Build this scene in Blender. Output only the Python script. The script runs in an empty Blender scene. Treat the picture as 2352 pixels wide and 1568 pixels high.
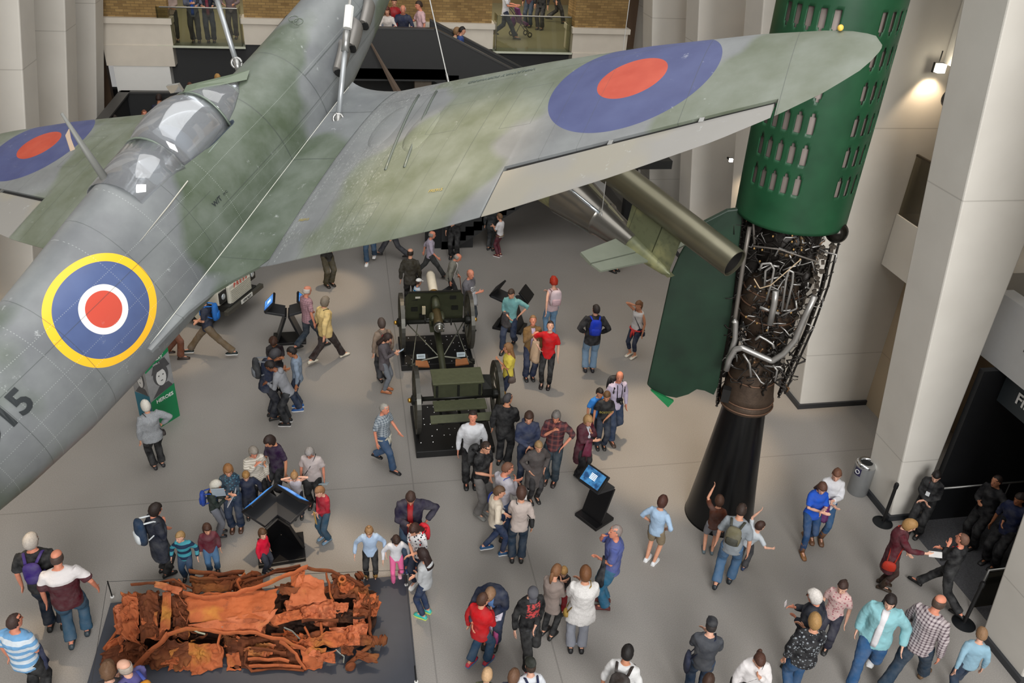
import bpy, bmesh, math, random
from math import sin, cos, pi, radians, sqrt, atan2, hypot
from mathutils import Vector, Matrix, noise
random.seed(7)
S = bpy.context.scene
COL = S.collection
# ---------------------------------------------------------------- camera
FPX, PITCH, ROLL, CH, TH = 1922.7, .53512, .06329, 11.013, .21185
def rz(a): return Matrix.Rotation(a, 3, 'Z')
_fw = Vector((0, cos(PITCH), -sin(PITCH))); _rt = Vector((1, 0, 0)); _up = Vector((0, sin(PITCH), cos(PITCH)))
FW = rz(-TH) @ _fw
RT = rz(-TH) @ (_rt * cos(ROLL) + _up * sin(ROLL))
UP = rz(-TH) @ (-_rt * sin(ROLL) + _up * cos(ROLL))
CAM = Vector((0, 0, CH))
cd = bpy.data.cameras.new('camera'); cam = bpy.data.objects.new('camera', cd); COL.objects.link(cam)
M3 = Matrix((RT, UP, -FW)).transposed()
cam.matrix_world = Matrix.Translation(CAM) @ M3.to_4x4()
cd.sensor_width = 36; cd.lens = FPX / 2352 * 36; cd.clip_end = 200; cd.clip_start = .05
S.camera = cam
# ---------------------------------------------------------------- light
S.view_settings.view_transform = 'Standard'; S.view_settings.look = 'None'
S.view_settings.exposure = 0.45; S.view_settings.gamma = 1; S.view_settings.use_curve_mapping = False
w = bpy.data.worlds.new('hall_daylight'); S.world = w; w.use_nodes = True
w.node_tree.nodes['Background'].inputs[0].default_value = (1, .985, .96, 1)
w.node_tree.nodes['Background'].inputs[1].default_value = .22
def area(name, loc, sx, sy, power, col, rot=(0, 0, 0)):
    l = bpy.data.lights.new(name, 'AREA'); l.shape = 'RECTANGLE'; l.size = sx; l.size_y = sy
    l.energy = power; l.color = col; o = bpy.data.objects.new(name, l); COL.objects.link(o)
    o.location = loc; o.rotation_euler = rot; return o
def spot(name, loc, to, power, ang, col, blend=.5, r=.1):
    l = bpy.data.lights.new(name, 'SPOT'); l.energy = power; l.color = col; l.spot_size = radians(ang)
    l.spot_blend = blend; l.shadow_soft_size = r; o = bpy.data.objects.new(name, l); COL.objects.link(o)
    o.location = loc; d = Vector(to) - Vector(loc); o.rotation_euler = d.to_track_quat('-Z', 'Y').to_euler(); return o
WARM = (1, .76, .5)
area('skylight', (1.3, 8, 24), 15, 26, 2250, (1, .99, .97))
area('south_window_daylight', (1.0, -16, 17), 13, 10, 5500, (1, .99, .97), (radians(62), 0, 0))
for i, (a, b, p, an) in enumerate([((5, 17, 17), (6.6, 13.6, 0), 3600, 17), ((1, 23, 17), (-1.0, 21.3, 0), 3000, 11),
        ((-6, 13, 17), (-5.3, 8.9, 0), 2600, 11), ((3, 20, 17), (4.4, 16.6, 0), 2000, 13), ((-1, 14, 17), (-1.0, 10.2, 0), 2600, 15),
        ((8, 14, 17), (10.2, 15.9, 0), 2200, 13), ((0, 4, 17), (1.6, 9.6, 0), 1500, 12), ((-5, 22, 17), (-4.4, 18.6, 0), 1800, 10), ((3, 24, 17), (.2, 17.6, 0), 1500, 12)]):
    spot('ceiling_spot', a, b, p * 1.55, an, WARM, .55, .2)
# ---------------------------------------------------------------- geometry helpers
def ray(px, py): return (FW + RT * ((px - 1176) / FPX) - UP * ((py - 784) / FPX))
def at(px, py, z=0.0):
    d = ray(px, py); t = (z - CH) / d.z; return CAM + d * t
def on_y(px, py, y): d = ray(px, py); return CAM + d * (y / d.y)
def on_x(px, py, x): d = ray(px, py); return CAM + d * (x / d.x)
def on_plane(px, py, p, n): d = ray(px, py); return CAM + d * ((Vector(p) - CAM).dot(n) / d.dot(n))
def pix(P):
    d = Vector(P) - CAM; z = d.dot(FW); return (1176 + FPX * d.dot(RT) / z, 784 - FPX * d.dot(UP) / z)
def frames(path, up=None):
    P = [Vector(p) for p in path]; T = []
    for i in range(len(P)):
        a = P[max(0, i - 1)]; b = P[min(len(P) - 1, i + 1)]; t = (b - a)
        T.append(t.normalized() if t.length > 1e-9 else Vector((0, 0, 1)))
    r = Vector(up) if up else (Vector((0, 0, 1)) if abs(T[0].z) < .9 else Vector((1, 0, 0)))
    out = []
    for t in T:
        n = r - t * r.dot(t)
        if n.length < 1e-4: n = t.orthogonal()
        n.normalize(); out.append((n, t.cross(n)))
        if not up: r = n
    return P, out
class MB:
    def __init__(s): s.v = []; s.f = []; s.m = []; s.cur = 0
    def add(s, vs, fs):
        o = len(s.v); s.v += [tuple(v) for v in vs]
        for f in fs: s.f.append([o + i for i in f]); s.m.append(s.cur)
    def box(s, c, d, rot=None):
        x, y, z = d[0] / 2, d[1] / 2, d[2] / 2
        vs = [Vector((a * x, b * y, e * z)) for a in (-1, 1) for b in (-1, 1) for e in (-1, 1)]
        if rot is not None: vs = [rot @ v for v in vs]
        vs = [v + Vector(c) for v in vs]
        s.add(vs, [(0, 1, 3, 2), (4, 6, 7, 5), (0, 4, 5, 1), (2, 3, 7, 6), (0, 2, 6, 4), (1, 5, 7, 3)]); return s
    def prism(s, poly, ext):          # poly: 3D points, ext: vector
        n = len(poly); e = Vector(ext)
        vs = [Vector(p) for p in poly] + [Vector(p) + e for p in poly]
        s.add(vs, [list(range(n))[::-1], list(range(n, 2 * n))] + [(i, (i + 1) % n, n + (i + 1) % n, n + i) for i in range(n)]); return s
    def rings(s, R, close=True, cap=True):
        n = len(R[0]); vs = [p for r in R for p in r]; fs = []
        for i in range(len(R) - 1):
            for j in range(n if close else n - 1):
                k = (j + 1) % n; fs.append((i * n + j, i * n + k, (i + 1) * n + k, (i + 1) * n + j))
        if cap and close: fs += [list(range(n))[::-1], list(range((len(R) - 1) * n, len(R) * n))]
        s.add(vs, fs); return s
    def tube(s, path, r, n=8, up=None, cap=True):
        P, F = frames(path, up); rr = r if isinstance(r, (list, tuple)) else [r] * len(P); R = []
        for p, (a, b), q in zip(P, F, rr):
            qa, qb = q if isinstance(q, (tuple, list)) else (q, q)
            R.append([p + a * (qa * cos(2 * pi * j / n)) + b * (qb * sin(2 * pi * j / n)) for j in range(n)])
        return s.rings(R, True, cap)
    def ell(s, c, r, n=10, m=7, rot=None):
        c = Vector(c); R = []
        for i in range(m + 1):
            a = -pi / 2 + pi * min(max(i, .15), m - .15) / m
            q = [Vector((r[0] * cos(a) * cos(2 * pi * j / n), r[1] * cos(a) * sin(2 * pi * j / n), r[2] * sin(a))) for j in range(n)]
            R.append([c + (rot @ x if rot is not None else x) for x in q])
        return s.rings(R)
    def lathe(s, prof, n=24, c=(0, 0, 0), cap=True, a0=0, a1=2 * pi):
        c = Vector(c); full = abs(a1 - a0 - 2 * pi) < 1e-6; k = n if full else n + 1
        R = [[c + Vector((r * cos(a0 + (a1 - a0) * j / n), r * sin(a0 + (a1 - a0) * j / n), z)) for j in range(k)] for r, z in prof]
        return s.rings(R, full, cap)
    def torus(s, c, R, r, n=24, m=8, rot=None):
        pts = []
        for i in range(n + 1):
            a = 2 * pi * i / n; v = Vector((R * cos(a), R * sin(a), 0)); pts.append(Vector(c) + (rot @ v if rot is not None else v))
        ups = (rot @ Vector((0, 0, 1))) if rot is not None else Vector((0, 0, 1))
        return s.tube(pts, r, m, up=ups)
    def build(s, name, mat, parent=None, smooth=False, sharp=None):
        me = bpy.data.meshes.new(name); me.from_pydata(s.v, [], s.f)
        ms = mat if isinstance(mat, (list, tuple)) else [mat]
        for m in ms: me.materials.append(m)
        if len(ms) > 1: me.polygons.foreach_set('material_index', s.m)
        bm = bmesh.new(); bm.from_mesh(me); bmesh.ops.recalc_face_normals(bm, faces=bm.faces); bm.to_mesh(me); bm.free()
        if smooth:
            me.polygons.foreach_set('use_smooth', [True] * len(me.polygons))
            if sharp: me.set_sharp_from_angle(angle=radians(sharp))
        o = bpy.data.objects.new(name, me); COL.objects.link(o)
        if parent is not None: o.parent = parent
        return o
def mod(o, typ, **k):
    m = o.modifiers.new(typ.lower(), typ)
    for a, b in k.items(): setattr(m, a, b)
    return m
def bevel(o, w=.01, seg=2): mod(o, 'BEVEL', width=w, segments=seg, limit_method='ANGLE', angle_limit=.6); return o
def tag(o, label=None, cat=None, group=None, kind=None):
    if label: o['label'] = label
    if cat: o['category'] = cat
    if group: o['group'] = group
    if kind: o['kind'] = kind
    return o
def empty(name, loc=(0, 0, 0), rotz=0, mw=None):
    o = bpy.data.objects.new(name, None); COL.objects.link(o); o.empty_display_size = .1
    if mw is not None: o.matrix_world = mw
    else: o.location = loc; o.rotation_euler = (0, 0, rotz)
    return o
def copy_tree(o, parent=None):
    c = o.copy(); COL.objects.link(c)
    if parent is not None: c.parent = parent
    for ch in [x for x in ALLCH(o)]: copy_tree(ch, c)
    return c
def ALLCH(o): return [x for x in COL.objects if x.parent == o]
def text_mb(txt, h, font_bold=False):
    cu = bpy.data.curves.new('txt', 'FONT'); cu.body = txt; cu.size = h; cu.align_x = 'CENTER'; cu.align_y = 'CENTER'
    cu.resolution_u = 3
    if font_bold: cu.offset = h * .025
    o = bpy.data.objects.new('txt', cu); COL.objects.link(o)
    dg = bpy.context.evaluated_depsgraph_get(); me = bpy.data.meshes.new_from_object(o.evaluated_get(dg))
    bpy.data.objects.remove(o); m = MB(); m.add([v.co.copy() for v in me.vertices], [tuple(p.vertices) for p in me.polygons]); bpy.data.meshes.remove(me)
    return m
def put_text(name, txt, h, mat, origin, ex, ey, parent=None, bold=True, off=.004):
    m = text_mb(txt, h, bold); ex = Vector(ex).normalized(); ey = Vector(ey).normalized(); n = ex.cross(ey); O = Vector(origin)
    m.v = [tuple(O + ex * a + ey * b + n * off) for a, b, c in m.v]
    return m.build(name, mat, parent)
# ---------------------------------------------------------------- materials
def lin(h):
    if isinstance(h, (tuple, list)): return (*h, 1) if len(h) == 3 else tuple(h)
    h = h.lstrip('#'); c = [int(h[i:i + 2], 16) / 255 for i in (0, 2, 4)]
    return tuple((x / 12.92 if x <= .04045 else ((x + .055) / 1.055) ** 2.4) for x in c) + (1,)
_mc = {}
class NT:
    def __init__(s, name):
        s.m = bpy.data.materials.new(name); s.m.use_nodes = True; s.t = s.m.node_tree; s.b = s.t.nodes['Principled BSDF']
        s.tc = s.t.nodes.new('ShaderNodeTexCoord'); s.obj = s.tc.outputs['Object']
    def n(s, typ, **k):
        x = s.t.nodes.new('ShaderNode' + typ)
        for a, b in k.items(): setattr(x, a, b)
        return x
    def link(s, a, b): s.t.links.new(a, b)
    def val(s, v, inp):
        if hasattr(v, 'links') or hasattr(v, 'is_output'): s.link(v, inp)
        else: inp.default_value = v
    def math(s, op, a, b=None, c=None):
        x = s.n('Math', operation=op); s.val(a, x.inputs[0])
        if b is not None: s.val(b, x.inputs[1])
        if c is not None: s.val(c, x.inputs[2])
        return x.outputs[0]
    def mix(s, f, a, b):
        x = s.n('Mix', data_type='RGBA'); s.val(f, x.inputs[0])
        s.val(lin(a) if isinstance(a, (str, tuple)) else a, x.inputs[6]); s.val(lin(b) if isinstance(b, (str, tuple)) else b, x.inputs[7])
        return x.outputs[2]
    def noise(s, sc, det=3, vec=None, rough=.5, dist=0):
        x = s.n('TexNoise'); x.inputs['Scale'].default_value = sc; x.inputs['Detail'].default_value = det
        x.inputs['Roughness'].default_value = rough; x.inputs['Distortion'].default_value = dist
        s.link(vec or s.obj, x.inputs['Vector']); return x.outputs[0]
    def ramp(s, f, a, b, lo=0, hi=1):
        x = s.n('MapRange'); x.clamp = True
        for i, v in enumerate((f, a, b, lo, hi)): s.val(v, x.inputs[i])
        return x.outputs[0]
    def xyz(s, vec=None):
        x = s.n('SeparateXYZ'); s.link(vec or s.obj, x.inputs[0]); return x.outputs
    def scaled(s, sc, vec=None, rot=(0, 0, 0)):
        x = s.n('Mapping'); x.inputs['Scale'].default_value = sc; x.inputs['Rotation'].default_value = rot; s.link(vec or s.obj, x.inputs[0]); return x.outputs[0]
    def bump(s, h, st=.2, d=.02):
        x = s.n('Bump'); x.inputs['Strength'].default_value = st; x.inputs['Distance'].default_value = d; s.link(h, x.inputs['Height']); s.link(x.outputs[0], s.b.inputs['Normal'])
    def out(s, col, rough=.6, metal=0, spec=.5):
        s.val(lin(col) if isinstance(col, (str, tuple)) else col, s.b.inputs['Base Color']); s.val(rough, s.b.inputs['Roughness']); s.val(metal, s.b.inputs['Metallic'])
        s.b.inputs['Specular IOR Level'].default_value = spec; return s.m
def plain(name, col, rough=.6, metal=0, var=.12, sc=6, bump=0, bs=40, spec=.5):
    key = (name, str(col), rough, metal)
    if key in _mc: return _mc[key]
    t = NT(name); c = lin(col); d = tuple(x * (1 - var) for x in c[:3]) + (1,); l = tuple(min(1, x * (1 + var)) for x in c[:3]) + (1,)
    m = t.out(t.mix(t.noise(sc, 4), d, l), rough, metal, spec)
    if bump: t.bump(t.noise(bs, 3), bump, .01)
    _mc[key] = m; return m
def emis(name, col, st):
    t = NT(name); t.out(col, .4); t.b.inputs['Emission Color'].default_value = lin(col); t.b.inputs['Emission Strength'].default_value = st; return t.m
def glassm(name, col=(.9, 1, .96), rough=.02, alpha=.12, tint='#dfeae4', veil=0):
    t = NT(name); tr = t.n('BsdfTransparent'); tr.inputs[0].default_value = lin(tint); mx = t.n('MixShader'); gl = t.n('BsdfGlossy'); gl.inputs['Roughness'].default_value = rough
    fr = t.n('Fresnel'); fr.inputs[0].default_value = 1.45; t.link(t.math('ADD', t.math('MULTIPLY', fr.outputs[0], .8), alpha * .3), mx.inputs[0])
    
    if veil:
        df = t.n('BsdfDiffuse'); df.inputs[0].default_value = (.8, .83, .88, 1); m2 = t.n('MixShader'); m2.inputs[0].default_value = veil; t.link(tr.outputs[0], m2.inputs[1]); t.link(df.outputs[0], m2.inputs[2]); tr = m2
    t.link(tr.outputs[0], mx.inputs[1]); t.link(gl.outputs[0], mx.inputs[2]); t.link(mx.outputs[0], t.t.nodes['Material Output'].inputs[0]); return t.m
BLACK = plain('black_painted_metal', '#121213', .45)
STEEL = plain('brushed_steel', '#9a9a98', .35, .8)
CREAM = None
# ---------------------------------------------------------------- setting
t = NT('hall_floor'); n1 = t.noise(.35, 5); n2 = t.noise(60, 2)
c = t.mix(t.ramp(n1, .3, .7), '#918d88', '#9c9894'); c = t.mix(t.ramp(n2, .35, .65, 0, .35), c, '#6e6a66')
x, y, z = t.xyz()
ln = None
for a, v0 in ((x, .95), (x, 2.85), (y, 12.9)):
    q = t.math('LESS_THAN', t.math('ABSOLUTE', t.math('SUBTRACT', a, v0)), .012)
    ln = q if ln is None else t.math('MAXIMUM', ln, q)
c = t.mix(t.math('MULTIPLY', ln, .35), c, '#4c4a48')
FLOOR = t.out(c, .42, 0, .4); t.bump(n2, .05, .004)
def struct(mb, name, mat, smooth=False): return tag(mb.build(name, mat, None, smooth), kind='structure')
struct(MB().box((2, 14, -.1), (44, 44, .2)), 'floor', FLOOR)
def plaster(name, col):
    t = NT(name); n = t.noise(1.2, 4); x, y, z = t.xyz()
    c = t.mix(t.ramp(n, .3, .7, 0, .12), col, '#8d8478')
    q = t.math('LESS_THAN', t.math('ABSOLUTE', t.math('SUBTRACT', t.math('MODULO', t.math('ADD', z, 1.15), 5.2), 2.6)), .012)
    c = t.mix(t.math('MULTIPLY', q, .28), c, '#6f675e'); return t.out(c, .75, 0, .2)
PLA = plaster('white_plaster', '#dcd8d0'); PLB = plaster('recess_plaster', '#b9a88f')
# right side blades: hall edge leans into the hall as it rises
def blade(y0, foot, lean, back, side, name, mat=None):
    m = MB(); ztop = 17; mat = mat or PLA
    poly = [(foot, y0, 0), (foot + lean * ztop, y0, ztop), (back, y0, ztop), (back, y0, 0)]
    m.prism(poly, (0, .95, 0)); o = struct(m, name, mat); bevel(o, .03, 2)
    b = MB().box(((foot + back) / 2 - side * .02, y0 + .475, .06), (abs(back - foot) + .1, 1.05, .12)); struct(b, 'baseboard_' + name.split('_')[-1], plain('dark_kick_plate', '#3a3c40', .35, .3))
    return o
for i, (y0, f, bk) in enumerate([(7.0, 10.12, 13), (10.75, 10.13, 11.1), (14.55, 10.13, 12.3), (18.4, 10.2, 12.4), (22.2, 10.2, 12.6), (26.0, 10.2, 12.8)]):
    blade(y0, f, -.126, bk if i != 1 else 10.72, 1, 'trim_right')
    if i == 1:
        pass
for i, (y0, f) in enumerate([(10.75, -7.4), (14.6, -7.4), (18.4, -7.42), (22.2, -7.58), (26.0, -7.78)]):
    blade(y0, f, .172, -10.5, -1, 'trim_left')
# floor plates between blades on the right (parapet bands) and recess walls
for k, (ya, yb) in enumerate([(11.72, 14.53), (15.52, 18.38), (19.37, 22.18), (23.17, 25.98)]):
    for zb in (3.72, 7.9, 12.1):
        m = MB().box((12.2, (ya + yb) / 2, zb + .57), (2.2, yb - ya, 1.14)); struct(m, 'trim_right', PLA)
    m = MB().box((13.4, (ya + yb) / 2, 8.5), (.2, yb - ya + .8, 17)); struct(m, 'wall_right', PLB)
    if k == 0:
        m = MB().box((11.9, (ya + yb) / 2 + .6, 1.85), (.14, 1.7, 3.7)); struct(m, 'wall_right', PLB)
    for zb in (4.86, 9.04):
        g = MB().box((11.15, (ya + yb) / 2, zb + .62), (.03, yb - ya - .02, 1.24)).build('glass_balustrade', glassm('balustrade_glass', tint='#cfcabb'))
        r = MB().box((11.15, (ya + yb) / 2, zb + 1.26), (.05, yb - ya - .02, .04)).build('top_rail', plain('rail_bronze', '#4a4238', .4, .6), g)
        tag(g, 'tinted glass balustrade on the right side balcony, %s, %s' % (['bay nearest the camera', 'second bay back', 'third bay back', 'bay farthest from the camera'][k], ['lower level' , 'upper level'][zb > 6]), 'balustrade')
m = MB().box((15.4, 17, 8.5), (.3, 24, 17)); struct(m, 'wall_right', PLB)
m = MB().box((13.3, 4.9, 2), (6, 4.2, 22)) ; struct(m, 'wall_right', PLA)
# left bays
m = MB().box((-10.6, 18, 8.5), (.3, 22, 17)); struct(m, 'wall_left', PLB)
for k, (ya, yb) in enumerate([(11.72, 14.58), (15.57, 18.38), (19.37, 22.18), (23.17, 25.98)]):
    for zb in (3.3, 7.9):
        m = MB().box((-9.6, (ya + yb) / 2, zb + .57), (1.6, yb - ya, 1.14)); struct(m, 'trim_left', PLB)
# dark entrance between first blades (right)
DK = plain('charcoal_panel', '#1b1c1f', .5)
struct(MB().box((13.6, 10.69, 1.75), (5.6, .12, 3.5)), 'wall_entrance', DK)
struct(MB().box((16.2, 9.4, 1.75), (.12, 2.7, 3.5)), 'wall_entrance', plain('slate_panel', '#3a4046', .5))
struct(MB().box((14.4, 9.4, 3.6), (5.8, 2.7, .15)), 'ceiling_entrance', DK)
t = NT('entrance_floor'); FD = t.out(t.mix(t.ramp(t.noise(50, 2), .4, .6), '#4b4b4e', '#5a5a5d'), .45)
struct(MB().box((13.4, 9.35, .004), (6, 2.75, .012)), 'floor_entrance', FD)
# white fascia over the entrance with its slot, sign below
struct(MB().box((11.25, 9.0, 4.13), (.3, 4.6, 1.24)), 'wall_fascia', plain('white_fascia', '#c9cacb', .6, 0, .04))
struct(MB().box((11.09, 9.86, 4.12), (.02, .9, .05)), 'trim_fascia', BLACK)
struct(MB().box((12.2, 8.9, 5.6), (.1, 4.4, 1.7)), 'wall_upper', plain('taupe_wall', '#8a8372', .7))
sg = MB().box((11.32, 8.95, 3.19), (.1, 3.3, .62)).build('entrance_sign', plain('sign_slate', '#2c3338', .5))
tag(sg, 'slate grey hanging sign with white words above the dark right hand entrance', 'sign')
put_text('lettering', 'First World War', .30, plain('sign_white', '#e6e6e4', .5), (11.26, 9.18, 3.2), (0, -1, 0), (0, 0, 1), sg, True, .012)
# ceiling fitting lamps seen in the right bays
LAMP = emis('lamp_glow', '#fff4dc', 14)
for (px_, py_, yy, lb) in ((2160, 157, 14.3, 'small square white floodlight glowing under the upper right balcony'), (1679, 368, 18.22, 'tiny bright spotlight between the columns under the aircraft wing tip')):
    P = on_y(px_, py_, yy); l = empty('spotlight', P)
    s_ = .1 if py_ < 200 else .05
    MB().box((0, 0, 0), (s_ * 1.6, s_, s_ * 1.5)).build('lamp_face', LAMP, l); MB().box((0, s_ * .8, 0), (s_ * 1.9, s_ * .6, s_ * 1.8)).build('housing', BLACK, l)
    (MB().tube([(0, s_ * .8, s_), (0, s_ * .8, max(.3, 7.92 - P.z))], .012) if py_ < 200 else MB().box((0, .12, 0), (.04, .16, .04))).build('mounting_stem', BLACK, l)
    tag(l, lb, 'lamp')
    spot('recess_spot', P + Vector((0, .05, -.1)), P + Vector((.6, 1, -6)), 60 if py_ < 200 else 90, 100, WARM)
for (x_, y_) in ((12.4, 16.9), (12.5, 20.7), (12.5, 24.5), (-9.2, 20.8), (-9.2, 17), (-9.2, 24.6), (-9.0, 13.2)):
    spot('recess_spot', (x_, y_, 3.1 if x_ < 0 else 7.7), (x_ - .2 * (1 if x_ > 0 else -1), y_, -2), 70, 120, WARM, .6)
P = on_y(2188, 228, 13.2); o = MB().lathe([(.0, -.08), (.17, -.08), (.19, 0), (.17, .1), (0, .1)], 20).build('ventilation_cowl', BLACK); o.location = P; o.rotation_euler = (pi / 2, 0, 0); MB().tube([(0, 0, 0), (0, max(.2, 7.92 - P.z), 0)], .03).build('drop_rod', BLACK, o)
tag(o, 'round black fitting on the warm wall behind the tall right column', 'fitting')
# ------------------------------------------------ back wall (old brick building)
YW = 28.0; GZ = 5.25
t = NT('london_stock_brick'); vec = t.n('Mapping'); vec.inputs['Rotation'].default_value = (pi / 2, 0, 0); t.link(t.obj, vec.inputs[0])
b = t.n('TexBrick'); t.link(vec.outputs[0], b.inputs['Vector']); b.inputs['Scale'].default_value = 1
b.inputs['Brick Width'].default_value = .23; b.inputs['Row Height'].default_value = .078; b.inputs['Mortar Size'].default_value = .008
b.inputs['Color1'].default_value = lin('#a98b5a'); b.inputs['Color2'].default_value = lin('#856b45'); b.inputs['Mortar'].default_value = lin('#7d6748')
c = t.mix(t.ramp(t.noise(1.3, 4), .35, .7, 0, .45), b.outputs[0], '#5d4629'); BRICK = t.out(c, .85, 0, .2)
STONE = plain('portland_stone', '#d6cdbf', .7, 0, .08, 3)
WHITEP = plain('white_painted_stone', '#e4e3df', .6, 0, .03)
def wx(px_, py_, y=YW): p = on_y(px_, py_, y); return p.x, p.z
# openings of the glazed balconies: left box and right box
xl0, xl1, xr0, xr1 = wx(378, 105)[0], wx(560, 105)[0], wx(1134, 104)[0], wx(1300, 104)[0]
zt = 11.5; zs = 5.95      # top of wall, top of stone plinth band
def wall_seg(x0, x1, y=YW, d=.5):
    struct(MB().box(((x0 + x1) / 2, y + d / 2, (zs + zt) / 2), (x1 - x0, d, zt - zs)), 'wall_back', BRICK)
    struct(MB().box(((x0 + x1) / 2, y + d / 2 - .06, (GZ + zs) / 2), (x1 - x0 + .1, d + .12, zs - GZ)), 'trim_back', STONE)
    struct(MB().box(((x0 + x1) / 2, y + d / 2 - .1, zs + .0), (x1 - x0 + .2, d + .2, .16)), 'trim_back', STONE)
wall_seg(xl1 + .1, xr0 - .1); wall_seg(-5.45, xl0 - .1); wall_seg(xr1 + .1, 7.6)
wall_seg(-7.0, -5.1, YW - .35, .9); wall_seg(7.35, 9.1, YW - .35, .9)
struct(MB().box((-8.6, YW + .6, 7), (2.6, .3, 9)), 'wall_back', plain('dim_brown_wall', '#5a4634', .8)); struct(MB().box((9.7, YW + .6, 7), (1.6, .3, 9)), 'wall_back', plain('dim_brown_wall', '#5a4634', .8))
# white pedestals under the brick piers
for (x0, x1) in ((-6.9, -5.2), (7.45, 9.0)):
    struct(MB().box(((x0 + x1) / 2, YW, 4.95), (x1 - x0 + .25, 1.0, .6)), 'trim_back', STONE)
    struct(MB().box(((x0 + x1) / 2, YW, 4.25), (x1 - x0 - .1, .95, .8)), 'trim_back', WHITEP)
    struct(MB().box(((x0 + x1) / 2 + .1, YW, 1.95), (x1 - x0 - .25, .9, 3.9)), 'trim_back', WHITEP)
# dark soffit wall under the gallery
GREY = plain('anthracite_panel', '#2a2b2c', .6, 0, .1)
struct(MB().box((1.2, YW + .1, 4.25), (13.3, .3, 1.98)), 'wall_stair', GREY)
struct(MB().box((1.2, YW + 2.2, 1.6), (20, .3, 3.4)), 'wall_lower', plain('black_void_shade', '#0c0c0d', .8))  # black sheet standing in for the unlit void below
struct(MB().box((1.2, 32.5, GZ - .07), (21, 9.0, .14)), 'floor_gallery', plain('gallery_floor', '#77735c', .5))
struct(MB().box((1.2, 37, 8.3), (21, .2, 6.4)), 'wall_gallery', plain('gallery_back_wall', '#6e5e40', .8))
area('gallery_lamp', (1.2, 31.5, 9.5), 14, 5, 420, (1, .87, .66))
GL = glassm('gallery_glass', tint='#e6e8de')
for (x0, x1, lb) in ((xl0, xl1, 'glass balcony box with steel handrail on the left, four visitors behind it'), (xr0, xr1, 'glass balcony box with steel handrail on the right, pushchair behind it')):
    r = empty('glass_balcony', ((x0 + x1) / 2, YW - .45, GZ)); hw = (x1 - x0) / 2
    MB().box((0, 0, .55), (2 * hw, .025, 1.1)).build('front_pane', GL, r)
    for s_ in (-1, 1): MB().box((s_ * hw, .25, .55), (.025, .5, 1.1)).build('side_pane', GL, r)
    MB().tube([(-hw + .1, -.02, 1.1), (hw - .03, -.02, 1.1)], .022).build('handrail', STEEL, r)
    MB().box((0, .25, -.02), (2 * hw + .15, .55, .05)).build('floor_slab', plain('balcony_slab', '#6f7668', .5), r)
    MB().box((0, -.03, -.02), (2 * hw + .2, .03, .06)).build('edge_strip', plain('pale_edge', '#c8cbb8', .5), r)
    tag(r, lb, 'balcony')
# staircase block: landing parapet, flights, mid landing
SD = plain('dark_stair_cladding', '#242526', .55, 0, .1); SC = plain('stair_cap', '#3c3c3c', .4)
YP = 25.0
st = empty('staircase', (1.2, 26, 0))
def bxm(name, mat, x0, x1, y0, y1, z0, z1, par=None):
    c0 = Vector((0, 0, 0)) if par is None else par.location
    return MB().box(((x0 + x1) / 2 - c0.x, (y0 + y1) / 2 - c0.y, (z0 + z1) / 2 - c0.z), (x1 - x0, y1 - y0, z1 - z0)).build(name, mat, par)
bxm('landing_parapet', SD, -1.6, 2.55, YP, YP + .16, 4.9, 6.34, st); bxm('parapet_cap', SC, -1.62, 2.57, YP - .02, YP + .18, 6.34, 6.38, st)
bxm('landing_slab', SD, -1.6, 2.55, YP, 27.7, 4.95, 5.25, st)
bxm('landing_column', plain('stair_column_stone', '#6b6156', .7), 2.0, 2.5, YP + .3, YP + .7, 0, 4.95, st)
def flight(x0, z0, x1, z1, y0, y1, par):
    o = par.location; m = MB(); N = int(abs(z1 - z0) / .17) + 1
    for i in range(N):
        f = (i + .5) / N; m.box((x0 + (x1 - x0) * f - o.x, (y0 + y1) / 2 - o.y, z0 + (z1 - z0) * (i / N) - .15), (abs(x1 - x0) / N + .02, y1 - y0, .3))
    m.build('steps', SD, par)
    for (ya, nm) in ((y0, 'front_balustrade'), (y1 - .14, 'rear_balustrade')):
        b = MB().prism([(x0 - o.x, ya - o.y, z0 + 1.1), (x1 - o.x, ya - o.y, z1 + 1.1), (x1 - o.x, ya - o.y, z1 - .35), (x0 - o.x, ya - o.y, z0 - .35)], (0, .14, 0)).build(nm, SD, par)
        MB().prism([(x0 - o.x, ya - .02 - o.y, z0 + 1.15), (x1 - o.x, ya - .02 - o.y, z1 + 1.15), (x1 - o.x, ya - .02 - o.y, z1 + 1.1), (x0 - o.x, ya - .02 - o.y, z0 + 1.1)], (0, .18, 0)).build('handrail_cap', SC, b)
flight(2.55, 5.25, 7.2, 3.05, YP, YP + 1.5, st)
flight(-1.6, 5.25, -3.6, 3.05, YP, YP + 1.5, st)
bxm('mid_landing', SD, 7.2, 9.6, 23.2, 26.4, 2.8, 3.05, st); bxm('mid_parapet', SD, 7.2, 9.6, 26.3, 26.44, 2.8, 4.15, st)
flight(7.2, 3.05, 2.7, 0.1, 23.9, 25.2, st)
bxm('mid_landing', SD, -6.3, -3.6, 23.2, 26.4, 2.8, 3.05, st)
bxm('rear_parapet', SD, -6.3, -1.6, 26.25, 26.4, 2.8, 4.15, st); bxm('side_parapet', SD, -6.46, -6.3, 23.0, 26.4, 2.8, 4.15, st); bxm('front_parapet', SD, -6.3, -3.6, 23.05, 23.2, 2.8, 4.15, st)
bxm('parapet_cap', SC, -6.48, -1.6, 26.22, 26.43, 4.15, 4.2, st); bxm('parapet_cap', SC, -6.52, -6.22, 23.0, 26.4, 4.15, 4.2, st)
for sx in (-6.2, -3.9, 7.5, 9.2): bxm('support_post', SD, sx, sx + .3, 25.8, 26.1, 0, 2.8, st)
tag(st, 'dark grey double staircase with a solid parapet landing against the brick wall', 'staircase')
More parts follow.
